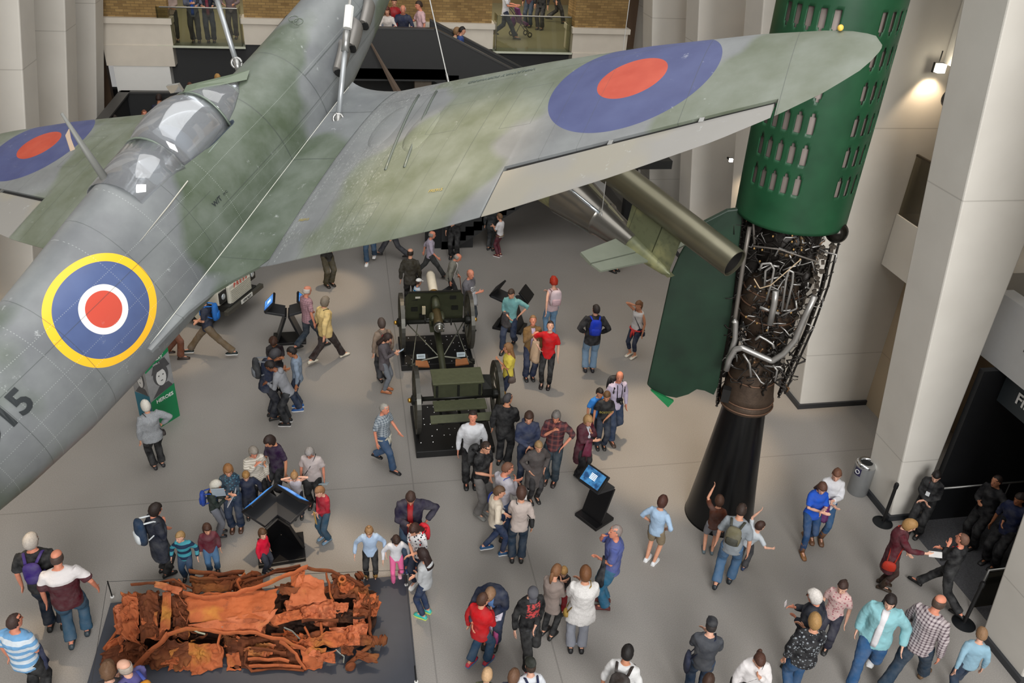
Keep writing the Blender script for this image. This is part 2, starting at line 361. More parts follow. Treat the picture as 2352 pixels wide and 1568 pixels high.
P0 = on_y(848, 92, 24.6); P1 = on_y(917, 218, 24.2)
o = MB().tube([P0, P0.lerp(P1, .4), P1, P1 + (P1 - P0) * .9], [.03, .05, .12, .16], 6).build('support_strut', plain('strut_bronze', '#5d4f44', .5)); tag(o, 'slanting brown strut in front of the dark landing beside the aircraft nose', 'strut')
bxm('partition', plain('dark_hall_panel', '#17181a', .5), 2.2, 3.7, 24.0, 24.12, 0, 2.2)
tag(COL.objects['partition'], 'low black panel at the foot of the stairs beneath the wing', 'panel')
struct(MB().box((10.3, 29.5, 3), (1.2, 5, 9)), 'wall_right', PLA); struct(MB().box((-9.3, 27.4, 8.4), (1.6, .4, 17)), 'wall_left', PLA)
# ---------------------------------------------------------------- aircraft
def mat44(A, t): return Matrix(((*A[0], t[0]), (*A[1], t[1]), (*A[2], t[2]), (0, 0, 0, 1)))
SM = mat44([[-0.49349, 0.77461, -0.39553], [-0.80464, -0.57925, -0.13049], [-0.33019, 0.25386, 0.90914]], [0.838, 11.1379, 9.5294])
def ac(px_, py_, dih=.105, z0=-.42, sd=1):   # pixel -> aircraft wing plane
    I = SM.inverted(); A = I @ CAM; B = I @ (CAM + ray(px_, py_)) - A
    t = (z0 + dih * sd * A.y - A.z) / (B.z - dih * sd * B.y); return A + B * t
def camo(t, green, grey, k, c0, shear, axis):
    X, Y, Z = t.xyz(); n = t.math('MULTIPLY', t.math('SUBTRACT', t.noise(.9, 2), .5), 4.2)
    u_, v_ = (t.math('ABSOLUTE', Y), t.math('SUBTRACT', X, 3.6)) if axis == 'wing' else (X, Z)
    ph = t.math('ADD', t.math('ADD', t.math('MULTIPLY', t.math('SUBTRACT', u_, c0), k), t.math('MULTIPLY', v_, shear)), n)
    f = t.ramp(t.math('COSINE', ph), -.16, .16); c = t.mix(f, grey, green)
    c = t.mix(t.ramp(t.noise(2.2, 5, None, .6), .35, .75, 0, .30), c, '#a3a9a7')
    c = t.mix(t.ramp(t.noise(1.1, 4, t.scaled((1, .5, 1))), .5, .8, 0, .3), c, '#4a524c'); return c
def orm(t, a, b): return b if a is None else t.math('MAXIMUM', a, b)
def line(t, a, v, w_=.006): return t.math('LESS_THAN', t.math('ABSOLUTE', t.math('SUBTRACT', a, v)), w_)
def between(t, a, lo, hi): return t.math('MULTIPLY', t.math('GREATER_THAN', a, lo), t.math('LESS_THAN', a, hi))
def finish(t, c, lines, rivs, rough=.42):
    c = t.mix(t.math('MULTIPLY', lines, .55), c, '#3a3f3d')
    if rivs is not None: c = t.mix(t.math('MULTIPLY', rivs, .30), c, '#c4cac6')
    sc = t.ramp(t.noise(9, 6, None, .75), .62, .70, 0, .5); c = t.mix(t.math('MULTIPLY', sc, t.ramp(t.noise(1.3, 2), .5, .62)), c, '#c2c6c6')
    m = t.out(c, t.ramp(t.noise(4, 3), .3, .7, rough - .06, rough + .1), 0, .5)
    t.bump(t.noise(2.5, 3), .06, .02); return m
# wing paint
def wing_paint(inv, seed):
    t = NT('wing_paint'); X, Y, Z = t.xyz(); AY = t.math('ABSOLUTE', Y)
    c = camo(t, '#5a614f', '#6b6d6f', 2.3, 2.3, .8, 'wing')
    r = t.math('SQRT', t.math('ADD', t.math('POWER', t.math('SUBTRACT', X, 3.17), 2), t.math('POWER', t.math('SUBTRACT', AY, 3.80), 2)))
    blue = t.mix(t.ramp(t.noise(3, 4), .3, .7), '#3b426c', '#474f78'); red = t.mix(t.ramp(t.noise(5, 4), .3, .7), '#a83a24', '#b54a34')
    c = t.mix(t.math('LESS_THAN', r, .70), c, blue); c = t.mix(t.math('LESS_THAN', r, .285), c, red)
    L = None
    for v in (5.03, 4.35, 2.55, 1.62, .98): L = orm(t, L, line(t, AY, v, .003))
    L = orm(t, L, t.math('MULTIPLY', line(t, X, 2.72, .0035), t.math('LESS_THAN', AY, 5)))
    for v in (1.3, 2.0, 2.25, 3.3, 3.6): L = orm(t, L, t.math('MULTIPLY', line(t, AY, v, .0018), t.math('GREATER_THAN', X, 2.72)))
    for (x0, x1, y0, y1) in ((3.05, 3.5, 1.95, 2.28), (3.0, 3.6, 2.75, 3.05), (4.35, 4.6, 1.72, 1.9)):
        b = t.math('MULTIPLY', between(t, X, x0, x1), between(t, AY, y0, y1)); b2 = t.math('MULTIPLY', between(t, X, x0 + .006, x1 - .006), between(t, AY, y0 + .006, y1 - .006))
        L = orm(t, L, t.math('SUBTRACT', b, b2))
    scf = t.math('MULTIPLY', t.ramp(t.noise(26, 6, t.scaled((1, 2.2, 1)), .8), .54, .62), t.math('MULTIPLY', between(t, AY, .8, 1.9), t.ramp(t.noise(1.8, 3), .42, .58)))
    c = t.mix(t.math('MULTIPLY', scf, .38), c, '#b9bbb8')
    rv = t.math('MULTIPLY', line(t, AY, 1.05, .004), t.math('LESS_THAN', t.math('FRACT', t.math('MULTIPLY', X, 22)), .45))
    return finish(t, c, L, rv, .45)
WP = wing_paint(0, 3.1)
t = NT('aileron_sheen'); c = t.mix(t.ramp(t.noise(1.2, 2), .45, .55), '#8a867b', '#85837f'); AIL = finish(t, c, line(t, t.xyz()[1], 9, .001), None, .5)  # paler than the wing: pale beige reflection put into the colour
def fus_paint(rnd=True):
    t = NT('fuselage_paint'); X, Y, Z = t.xyz(); AY = t.math('ABSOLUTE', Y)
    c = camo(t, '#465140', '#65686b', 1.7, 4.1, 1.6, 'fus')
    c = t.mix(line(t, X, 7.72, .22), c, '#93b8a4')
    r = t.math('SQRT', t.math('ADD', t.math('POWER', t.math('SUBTRACT', X, 6.0), 2), t.math('POWER', t.math('SUBTRACT', t.math('MULTIPLY', Z, t.math('ADD', 1.0, t.math('MULTIPLY', t.math('MAXIMUM', t.math('SUBTRACT', .375, AY), 0.0), 1.1))), .16), 2)))
    if not rnd: r = t.math('ADD', r, 9)
    c = t.mix(t.math('LESS_THAN', r, .455), c, '#eeb528'); c = t.mix(t.math('LESS_THAN', r, .385), c, t.mix(t.ramp(t.noise(4, 3), .3, .7), '#44527a', '#4d5d86'))
    c = t.mix(t.math('LESS_THAN', r, .195), c, '#e4e2dc'); c = t.mix(t.math('LESS_THAN', r, .145), c, '#bf4a3a')
    L = None
    for v in (2.86, 3.62): L = orm(t, L, line(t, X, v, .007))
    for v in (1.5, 4.9, 5.55, 6.35, 7.0, 7.5): L = orm(t, L, line(t, X, v, .003))
    L = orm(t, L, t.math('MULTIPLY', line(t, Z, .30, .006), t.math('LESS_THAN', X, 2.86)))
    L = orm(t, L, t.math('MULTIPLY', line(t, Z, .05, .004), t.math('LESS_THAN', X, 4.6)))
    L = orm(t, L, t.math('MULTIPLY', line(t, Z, .22, .003), t.math('GREATER_THAN', X, 4.6)))
    fx = t.math('LESS_THAN', t.math('FRACT', t.math('MULTIPLY', X, 55)), .4); fz = t.math('LESS_THAN', t.math('FRACT', t.math('MULTIPLY', Z, 55)), .4); R = None
    for v in (.33, .02, -.12, -.3): R = orm(t, R, t.math('MULTIPLY', line(t, Z, v, .0028), fx))
    for v in (4.5, 5.2, 5.75, 6.55, 6.9, 7.3): R = orm(t, R, t.math('MULTIPLY', line(t, X, v, .0028), fz))
    return finish(t, c, L, R if rnd else None, .38)
FP = fus_paint(); FP2 = fus_paint(False)
spit = empty('fighter_aircraft', mw=SM); tag(spit, 'green and grey camouflaged propeller fighter aircraft hanging over the hall, bubble canopy and roundels', 'aircraft')
ST = [(.70, .36, .36, -.36), (1.2, .39, .42, -.42), (2.0, .42, .49, -.48), (2.86, .455, .56, -.58), (3.4, .465, .61, -.66), (3.75, .465, .62, -.68), (4.2, .46, .62, -.69), (4.6, .455, .68, -.69), (4.75, .45, .74, -.68), (5.0, .44, .735, -.67), (5.4, .42, .69, -.66), (6.0, .385, .61, -.65), (6.6, .335, .54, -.62), (7.2, .28, .47, -.54), (7.8, .21, .40, -.42), (8.4, .13, .34, -.27), (8.8, .06, .31, -.14)]
def fint(x):
    for a, b in zip(ST, ST[1:]):
        if a[0] <= x <= b[0]:
            f = (x - a[0]) / (b[0] - a[0]); return [a[k] + (b[k] - a[k]) * f for k in range(1, 4)]
    return ST[0][1:] if x < ST[0][0] else ST[-1][1:]
def fside(x, z):                                   # half width at height z
    w_, tp, bt = fint(x); h = tp if z > 0 else -bt; return w_ * max(0, 1 - abs(z / h) ** 2.2) ** (1 / 1.9)
def fring(x, k=1.0, n=40):
    w_, tp, bt = fint(x); R = []
    for j in range(n):
        a = 2 * pi * j / n; cc, ss = cos(a), sin(a); h = tp if ss > 0 else -bt
        q = (abs(cc) ** 1.9 + abs(ss) ** 2.2) ** -.5
        R.append(Vector((x, w_ * k * cc * q, h * k * ss * q)))
    return R
xs_ = [.7 + i * .1 for i in range(82)]
m = MB(); m.rings([[Vector((.1, .06 * cos(2 * pi * j / 40), .06 * sin(2 * pi * j / 40))) for j in range(40)]] and [fring(x) for x in xs_])
fo = m.build('fuselage', FP, spit, True, 40)
bm = bmesh.new(); bm.from_mesh(fo.data); kill = []
for f in bm.faces:
    c = f.calc_center_median()
    if (3.92 < c.x < 4.6 and c.z > .45) or (4.6 < c.x < 5.1 and c.z > .52): kill.append(f)
bmesh.ops.delete(bm, geom=kill, context='FACES'); bm.to_mesh(fo.data); bm.free()
m = MB(); prof = [(0, .01), (.05, .10), (.2, .2), (.4, .28), (.68, .34), (.69, .3)]
m.rings([[Vector((x, r * cos(2 * pi * j / 24), r * sin(2 * pi * j / 24))) for j in range(24)] for x, r in prof]); sp = m.build('spinner', plain('spinner_black', '#1b1c1d', .35), spit, True)
# wings
LE = [(0, 2.22), (.45, 2.24), (1.54, 2.31), (2.77, 2.41), (3.79, 2.56), (4.72, 2.78), (5.22, 2.95), (5.45, 3.07), (5.56, 3.18), (5.61, 3.32)]
TE = [(0, 4.98), (1.02, 4.96), (1.56, 4.88), (2.1, 4.83), (2.65, 4.75), (3.14, 4.64), (3.98, 4.40), (4.66, 4.16), (5.05, 3.96), (5.32, 3.78), (5.5, 3.60), (5.59, 3.45), (5.61, 3.36)]
def itp(L, y):
    if y <= L[0][0]: return L[0][1]
    for a, b in zip(L, L[1:]):
        if y <= b[0]: return a[1] + (b[1] - a[1]) * (y - a[0]) / (b[0] - a[0])
    return L[-1][1]
def zt(f, y):   # half thickness, f = chord fraction
    c = itp(TE, y) - itp(LE, y); tt = (.13 - .065 * y / 5.6) * c
    return tt * 5 * (.2969 * sqrt(max(f, 0)) - .126 * f - .3516 * f * f + .2843 * f ** 3 - .1015 * f ** 4)
def wpt(x, y, s=1, up=True):      # surface point
    l, r = itp(LE, y), itp(TE, y); f = min(1, max(0, (x - l) / max(r - l, 1e-3)))
    return Vector((x, y * s, -.42 + .105 * y + zt(f, y) * (1 if up else -1)))
def hx(y, a0): return 4.15 + (3.82 - 4.15) * (y - a0) / (5.02 - a0)
def wing(s, a0):
    ys = sorted(set([.1, .3] + [.3 + .1 * i for i in range(54)] + [a0 - .001, a0 + .001, 5.019, 5.021, 5.4, 5.5, 5.56, 5.6, 5.61])); ys = [y for y in ys if y <= 5.612]
    fr = [0, .005, .015, .03, .06, .1, .15, .22, .3, .4, .5, .6, .7, .8, .87, .94, 1]; R = []
    for y in ys:
        l, r = itp(LE, y), itp(TE, y); rr = r
        if a0 < y < 5.02: rr = hx(y, a0) - .03
        up = []; dn = []
        for f in fr:
            x = l + (rr - l) * f; up.append(wpt(x, y, s, True)); dn.append(wpt(x, y, s, False))
        R.append(up[::-1] + dn[1:])
    o = MB().rings(R).build('wing', WP, spit, True, 30)
    R = []
    for i in range(22):
        y = a0 + .012 + (5.01 - a0 - .024) * i / 21; h = hx(y, a0) + .012; r = itp(TE, y); up = []; dn = []
        for f in (0, .04, .15, .4, .7, 1):
            x = h + (r - h) * f; k = .75 if f == 0 else 1; p, q = wpt(x, y, s, True), wpt(x, y, s, False); mz = (p.z + q.z) / 2
            p.z = mz + (p.z - mz) * k; q.z = mz + (q.z - mz) * k; up.append(p); dn.append(q)
        R.append(up[::-1] + dn)
    a = MB().rings(R).build('aileron', AIL, spit, True, 30)
    MB().tube([wpt(hx(a0 + .02 + (4.98 - a0) * q / 12, a0) - .012, a0 + .02 + (4.98 - a0) * q / 12, s) - Vector((0, 0, .028)) for q in range(13)], [(.022, .012)] * 13, 6, up=(1, 0, 0)).build('hinge_gap_shade', plain('gap_shade', '#0a0a0a', .9), spit)  # black strip added in the open gap, stands in for its shade
    for yy in (a0 + .85, a0 + 1.5): MB().box(wpt(hx(yy, a0) - .01, yy, s) - Vector((0, 0, .01)), (.07, .035, .02)).build('hinge', STEEL, a)
    return o
wing(1, 3.02); wing(-1, 2.75)
# fillets
for s in (1, -1):
    R = []; TEf = [(4.9, .97), (5.0, .86), (5.09, .72), (5.26, .54), (5.49, .43), (5.7, .40), (5.95, .375)]
    for i in range(50):
        x = 2.3 + (5.93 - 2.3) * i / 49
        if x < 4.9: yo = .97; po = wpt(x, yo, s)
        else: yo = itp(TEf, x); po = Vector((x, yo * s, -.42 + .105 * yo + .004))
        zf = -.10 - .26 * ((x - 2.3) / 3.63) ** 1.5; yi = fside(x, zf) - .006; pi_ = Vector((x, yi * s, zf)); pc = Vector((x, (fside(x, po.z) + .03 + .1 * max(0, (4.9 - x) / 2.6)) * s, po.z + .035)); row = []
        for k in range(9): f = k / 8; row.append(pi_ * (1 - f) ** 2 + pc * 2 * f * (1 - f) + po * f * f)
        row[-1].z += .004; R.append(row + [Vector((p.x, p.y * .97, p.z - .03)) for p in row[::-1]])
    MB().rings(R).build('wing_fillet', FP2, spit, True, 50)
    MB().tube([Vector((x, fside(x, -.10 - .26 * ((x - 2.3) / 3.63) ** 1.5) * s, -.10 - .26 * ((x - 2.3) / 3.63) ** 1.5)) for x in [2.4 + .12 * i for i in range(30)]], .004, 4).build('seam', plain('seam_metal', '#b9b9b0', .4, .4), spit)
# spar blisters and strengthening strips on the starboard wing
for (p0, p1) in (((967, 230), (888, 395)), ((1007, 220), (931, 388))):
    A = ac(*p0, z0=-.34); B = ac(*p1, z0=-.34); pts = []
    for i in range(9):
        q = A.lerp(B, i / 8); w_ = wpt(q.x, q.y); pts.append(w_ + Vector((0, 0, .002)))
    MB().tube(pts, .014, 6).build('strengthening_strip', plain('strip_metal', '#59605a', .4, .3), spit, True)
for (p0) in ((905, 300), (985, 300)):
    q = ac(*p0, z0=-.34); w_ = wpt(q.x, q.y); MB().ell(w_ - Vector((0, 0, .035)), (.38, .2, .052), 28, 12).build('wheel_bulge', WP, spit, True)
for s in (1, -1):                                   # tailplane
    R = []
    for i in range(13):
        y = .08 + 1.5 * i / 12; k = sqrt(max(0.02, 1 - (y / 1.6) ** 2)); l = 7.75 + .25 * (1 - k); r = 8.75 - .35 * (1 - k)
        R.append([Vector((l + (r - l) * (.5 - .5 * cos(a)), y * s, .28 + .04 * sin(a) * k)) for a in [2 * pi * q / 12 for q in range(12)]])
    MB().rings(R).build('tailplane', WP, spit, True)
R = []
for i in range(10):
    z = .2 + 1.15 * i / 9; k = sqrt(max(.03, 1 - ((z - .2) / 1.2) ** 2)); l = 7.9 + .6 * (1 - k); r = 9.12 - .3 * (1 - k)
    R.append([Vector((l + (r - l) * (.5 - .5 * cos(a)), .04 * sin(a) * k, z)) for a in [2 * pi * q / 12 for q in range(12)]])
MB().rings(R).build('tail_fin', FP, spit, True)
# canopy
t = NT('canopy_perspex'); t.out((.9, .92, .95, 1), .06); t.b.inputs['Transmission Weight'].default_value = 0
CAN = glassm('canopy_perspex', rough=.06, alpha=.3, tint='#e6eaee', veil=.16)
nt = CAN.node_tree
def arch(x, hw, zb, zt_, n=16, yo=0, lean=0):
    out = []
    for j in range(n + 1):
        a = pi * j / n; y = hw * cos(a); s_ = sin(a) ** .8; out.append(Vector((x - lean * s_, y, zb + (zt_ - zb) * s_)))
    return out
def shell(name, secs, mat, par, th=.006):
    m = MB(); m.rings([arch(*a) for a in secs], close=False, cap=False); o = m.build(name, mat, par, True); mod(o, 'SOLIDIFY', thickness=th); return o
ck = MB(); rr_ = []
for x in (3.90, 4.1, 4.4, 4.62): rr_.append([Vector((x, .33, .45)), Vector((x, .30, .0)), Vector((x, .2, -.2)), Vector((x, -.2, -.2)), Vector((x, -.30, .0)), Vector((x, -.33, .45))])
ck.rings(rr_, close=False, cap=False); ck.prism([(3.90, .33, .47), (3.90, .25, -.2), (3.90, -.25, -.2), (3.90, -.33, .47)], (-.02, 0, 0)); ck.prism([(4.62, .24, .66), (4.62, .25, -.2), (4.62, -.25, -.2), (4.62, -.24, .66)], (.02, 0, 0))
cockpit = ck.build('cockpit', plain('cockpit_blue_grey', '#39424d', .7), spit)
MB().box((4.87, 0, .45), (.46, .56, .02)).build('rear_deck', plain('deck_pale', '#a9ada6', .7), spit)
MB().prism([(4.44, .2, .1), (4.5, .15, .68), (4.56, .15, .68), (4.56, .2, .1)], (0, -.4, 0)).build('headrest', plain('seat_grey', '#6b7076', .6), cockpit)
m = MB(); m.ell((4.35, .04, .5), (.12, .2, .24), 12, 8); m.build('seat_back', plain('seat_grey', '#7c8188', .7), cockpit, True)
shell('sliding_hood', [(3.92, .30, .43, .80, 16), (4.02, .315, .42, .84, 16), (4.15, .325, .42, .862, 16), (4.3, .33, .42, .865, 16), (4.46, .32, .42, .84, 16), (4.60, .305, .43, .79, 16)], CAN, spit)
wsn = shell('windscreen', [(3.40, .12, .58, .61, 16), (3.55, .205, .52, .675, 16), (3.75, .27, .46, .75, 16), (3.92, .30, .43, .80, 16)], CAN, spit)
shell('rear_glazing', [(4.61, .34, .43, .79, 16), (4.85, .335, .44, .765, 16), (5.14, .32, .45, .725, 16)], CAN, spit)
FRM = plain('canopy_frame', '#6f7a70', .4, .2)
for (x, hw, zb, z1, par) in ((3.92, .305, .43, .805, spit), (4.61, .312, .425, .795, spit), (3.55, .208, .52, .678, spit)): MB().tube(arch(x, hw, zb, z1), (.010 if x != 3.55 else .006), 6).build('canopy_frame', FRM, par, True)
for s in (1, -1):
    MB().tube([(3.92, .31 * s, .43), (4.3, .338 * s, .42), (4.62, .314 * s, .425)], .012, 6).build('canopy_rail', FRM, spit)
    MB().tube([(4.70, (fside(4.7, .40) + .004) * s, .40), (5.0, (fside(5.0, .37) + .004) * s, .37), (5.4, (fside(5.4, .33) + .003) * s, .33)], [.006, .006, .002], 6).build('hood_runner', plain('runner_metal', '#b5b2a8', .35, .5), spit)
# rear view mirror on its bracket
mir = MB().prism([(3.95, .02, .815), (3.88, .03, .845), (3.22, .12, .60), (3.36, .17, .575)], (0, .012, .004)).build('mirror_bracket', plain('bracket_green', '#65705f', .5), spit)
MB().box((3.96, -.02, .875), (.03, .15, .07)).build('mirror', plain('mirror_glass', '#dfe4e8', .08, .9), mir)
mast = MB().tube([(5.08, 0, .66), (5.06, 0, .95), (5.03, 0, 1.30)], [(.04, .03), (.03, .022), (.013, .01)], 8, up=(1, 0, 0)).build('radio_mast', plain('mast_grey', '#6f706c', .5), spit, True)
MB().prism([(5.06, -.004, 1.18), (5.12, -.004, 1.16), (5.17, -.004, 1.05), (5.13, -.004, 1.04), (5.1, -.004, 1.12)], (0, .008, 0)).build('mast_lug', plain('lug_bronze', '#b09a86', .5), mast)
MB().ell((5.08, 0, .655), (.11, .07, .02), 14, 6).build('mast_foot', plain('worn_metal', '#9b9488', .5), spit, True)
MB().ell((5.55, .0, .615), (.07, .03, .035), 12, 6).build('identification_lamp', plain('clear_lamp', '#d7d7d0', .1, .4), spit, True)
# exhaust stubs, fuel cap, intake rims
EX = plain('burnt_steel', '#7d7a76', .45, .5)
for s in (1, -1):
    for k in range(3):
        x = 1.42 + .40 * k; zc = .06; pts = [(x - .16, (fside(x - .16, zc) - .05) * s, zc + .02), (x - .04, (fside(x, zc) + .045) * s, zc + .02), (x + .12, (fside(x, zc) + .075) * s, zc), (x + .26, (fside(x, zc) + .08) * s, zc - .03)]
        e_ = MB().tube(pts, [(.06, .04), (.085, .06), (.08, .055), (.07, .05)], 12, up=(0, 0, 1)).build('exhaust_stub', EX, spit, True, 50)
        MB().tube([pts[-1], (pts[-1][0] + .006, pts[-1][1], pts[-1][2])], (.058, .04), 12, up=(0, 0, 1)).build('outlet', plain('opening_shade', '#0c0c0c', .9), e_)  # black cap painted as the shaded inside of the open pipe
for (x, y) in ((2.35, .22), (2.28, .12)):
    MB().torus((x, y, .535), .05, .006, 16, 5, Matrix.Rotation(-.35, 3, 'X')).build('filler_cap', FP, spit, True)
# stencils and serial
DKP = plain('stencil_black', '#22272a', .6)
def fus_text(name, s, h, x, z, mat, flip=False):
    m = text_mb(s, h, True); o = m.build(name, mat, spit); bm = bmesh.new(); bm.from_mesh(o.data); bmesh.ops.triangulate(bm, faces=bm.faces)
    for _ in range(2): bmesh.ops.subdivide_edges(bm, edges=[e for e in bm.edges if e.calc_length() > .03], cuts=1)
    for v in bm.verts:
        X = x - v.co.x; Zl = v.co.y     # reads with its top towards the spine
        th_ = z + Zl; v.co = Vector((X, fside(X, th_) + .006, th_))
    bm.to_mesh(o.data); bm.free(); return o
fus_text('serial_number', 'R6915', .27, 7.18, .10, DKP)
fus_text('radio_stencil', 'W/T', .06, 4.62, .12, DKP); fus_text('radio_stencil', '19 C', .03, 4.5, .12, DKP)
def wing_text(s, h, y0, x0, mat, up=-1):
    m = text_mb(s, h, True); m.v = [tuple(wpt(x0 - up * b, y0 + up * a) + Vector((0, 0, .004))) for a, b, c in m.v]; m.build('wing_stencil', mat, spit)
wing_text('WALKWAY FORWARD', .07, 2.35, 2.62, plain('faded_stencil', '#55605a', .6), -1)
YS = plain('stencil_yellow', '#94874f', .6); wing_text('FRE915', .045, 2.45, 4.3, YS, 1); wing_text('FRE915', .04, 1.1, 4.45, YS, 1)
MB().ell((3.02, 5.33, .15), (.032, .022, .018), 10, 6).build('wing_tip_lamp', plain('amber_lamp', '#d8b24a', .2), spit, True)
# bulkhead plate under the nose (leading edge root closing plate) and suspension gear
HOLE = ac(765, 272, z0=-.30)
hp = wpt(3.03, .62)
MB().lathe([(0, .0), (.09, .0), (.1, .006), (0, .006)], 18, c=(hp.x, hp.y, hp.z + .01)).build('lifting_recess', plain('recess_black', '#0d0e0e', .8), spit)
HW = SM @ hp
def cable(name, p, q, r, lab, shack=True):
    o = empty(name, p); d = Vector(q) - Vector(p); L = d.length; d.normalize()
    MB().tube([d * .0, d * .12], .035 if shack else .012, 8).build('shackle', STEEL, o, True)
    if shack:
        MB().torus(d * .08, .05, .014, 14, 6, Matrix.Rotation(1.2, 3, 'X')).build('ring', STEEL, o, True); MB().tube([d * .14, d * .75], .028, 8).build('turnbuckle', plain('turnbuckle_zinc', '#a9adb0', .4, .6), o, True)
        MB().tube([d * .75, d * .95], .04, 8).build('socket', STEEL, o, True); MB().tube([d * .98, d * 1.2], .045, 8).build('sleeve', plain('white_sleeve', '#e2e2df', .5), o)
    MB().tube([d * (1.1 if shack else .1), d * L], r, 6).build('wire', plain('cable_steel', '#b3b3b0', .4, .5), o)
    tag(o, lab, 'cable'); return o
topw = on_plane(830, -260, HW, FW)
cable('suspension_cable', HW, HW + (topw - HW).normalized() * 7, .014, 'steel suspension cable with turnbuckle rising from the starboard wing root')
pz = SM @ Vector((2.75, -.30, .50)); q = on_plane(495, -10, pz, FW)
cable('suspension_cable', on_plane(549, 162, pz, FW), q + (q - on_plane(549, 162, pz, FW)) * 3, .016, 'steel suspension cable reaching the far side of the nose near the glass balcony', True)
a = on_plane(1032, 192, SM @ Vector((2.4, 1.55, -.2)), FW) - Vector((0, 0, .02)); b = on_plane(985, -10, a, FW); cable('suspension_wire', a, a + (b - a) * 3, .006, 'thin wire running up in front of the brick wall from behind the wing', False)

for o in ALLCH(spit):
    if o.name.split('.')[0] in ('wing', 'aileron', 'wing_fillet', 'strengthening_strip', 'wheel_bulge', 'wing_stencil', 'lifting_recess', 'seam', 'hinge_gap_shade', 'windscreen', 'mirror_bracket', 'cockpit', 'canopy_frame'): continue
    for q in [o] + ALLCH(o):
        for v in q.data.vertices:
            d = max(0, 3.4 - v.co.x); d = d * d / (d + .4); v.co.z += .13 * d; v.co.y -= .07 * d
# ---------------------------------------------------------------- rocket standing on its black plinth cone
AX = Vector((6.77, 11.31, 0)); tc = Vector((-AX.x, -AX.y, 0)).normalized(); RG = Vector((-tc.y, tc.x, 0))
if RG.dot(RT) < 0: RG = -RG
RM = Matrix(((RG.x, -tc.x, 0, AX.x), (RG.y, -tc.y, 0, AX.y), (0, 0, 1, 0), (0, 0, 0, 1)))    # local +X image right, -Y towards the camera
rk = empty('rocket', mw=RM); tag(rk, 'tall dark green ballistic rocket standing upright with its engine exposed, slotted tail skin', 'rocket')
RI = RM.inverted()
def rp(px_, py_, d=0.0):      # pixel on a vertical plane through the axis, shifted d metres towards the camera -> rocket local
    return RI @ on_plane(px_, py_, AX + tc * d, tc)
t = NT('rocket_green'); GRN = t.out(t.mix(t.ramp(t.noise(2.5, 5), .3, .7), '#143f27', '#1c4e31'), .42, 0, .45); t.bump(t.noise(3, 3), .08, .02)
t = NT('fin_green'); FGR = t.out(t.mix(t.ramp(t.noise(2, 5), .3, .7), '#10271a', '#183524'), .5)
NA, R0 = 240, .865
slots = []
for row in range(6):
    for g in range(4):
        a_c = -90 - 24 + 90 * g
        for k in range(5): slots.append((radians(a_c + 12 * (k - 2)), 6.84 + .455 * row))
zs_ = [6.25 + .05 * i for i in range(76)] + [10.05 + .4 * i for i in range(15)]
def rad(z): return R0 * (1 if z > 8 else 1 - .012 * (8 - z)) if z < 11 else R0 * (1 - ((z - 11) / 7.0) ** 2 * .5)
m = MB(); grid = [[Vector((rad(z) * cos(2 * pi * j / NA), rad(z) * sin(2 * pi * j / NA), z)) for j in range(NA)] for z in zs_]
vs = [p for r in grid for p in r]; fs = []
for i in range(len(zs_) - 1):
    zc = (zs_[i] + zs_[i + 1]) / 2
    for j in range(NA):
        a = 2 * pi * (j + .5) / NA; hole = False
        if zc < 10:
            for (sa, sz) in slots:
                if abs(zc - sz - .14) < .15:
                    d = (a - sa + pi) % (2 * pi) - pi
                    wv = .052 if abs(zc - sz - .14) < .12 else .026
                    if abs(d) < wv: hole = True; break
        if not hole: k = (j + 1) % NA; fs.append((i * NA + j, i * NA + k, (i + 1) * NA + k, (i + 1) * NA + j))
m.add(vs, fs); o = m.build('body_skin', GRN, rk, True); mod(o, 'SOLIDIFY', thickness=.02, offset=-1)
MB().lathe([(.80, 6.28), (.81, 6.5), (.80, 10.3), (.6, 10.4), (.6, 6.28)], 40, cap=False).build('inner_liner', plain('liner_pinkish_metal', '#857a74', .5, .2), rk, True)
MB().lathe([(.1, 6.35), (.84, 6.33)], 40, cap=False).build('bulkhead', plain('dark_bulkhead', '#1a1a1a', .8), rk)
# the fin left of the engine
fa = radians(-90 - 71); fd = Vector((cos(fa), sin(fa), 0)); fn = Vector((-fd.y, fd.x, 0))
prof = [(.76, 6.32), (1.0, 6.27), (1.43, 5.98), (1.62, 5.45), (1.70, 5.1), (1.80, 2.92), (1.68, 2.80), (1.45, 2.72), (1.25, 2.69), (1.05, 2.78), (.92, 2.90), (.78, 2.88), (.60, 2.80), (.56, 3.0), (.60, 4.5), (.70, 5.6)]
m = MB(); 
for s_ in (1,):
    a_ = [fd * r + Vector((0, 0, z)) + fn * (.05 if r < 1.5 else .03) for r, z in prof]; b_ = [fd * r + Vector((0, 0, z)) - fn * (.05 if r < 1.5 else .03) for r, z in prof]
    n = len(prof); m.add(a_ + b_, [list(range(n)), list(range(n, 2 * n))[::-1]] + [(i, n + i, n + (i + 1) % n, (i + 1) % n) for i in range(n)])
fin = m.build('fin', FGR, rk); bevel(fin, .015)
MB().box(fd * 1.55 + Vector((0, 0, 3.6)) + fn * -.05, (.012, .03, .9), Matrix.Rotation(fa, 3, 'Z')).build('hinge_line', plain('hinge_green', '#33604a', .5), fin)
MB().box(fd * 1.62 + Vector((0, 0, 3.15)) + fn * -.05, (.3, .03, .012), Matrix.Rotation(fa, 3, 'Z')).build('tab_line', plain('hinge_green', '#33604a', .5), fin)
MB().prism([fd * 1.74 + Vector((0, 0, 2.86)) + fn * .05, fd * 1.3 + Vector((0, 0, 2.66)) + fn * .05, fd * 1.38 + Vector((0, 0, 2.52)) + fn * .05], fn * .06).build('rudder', plain('rudder_bright_green', '#1b7a46', .5), rk)
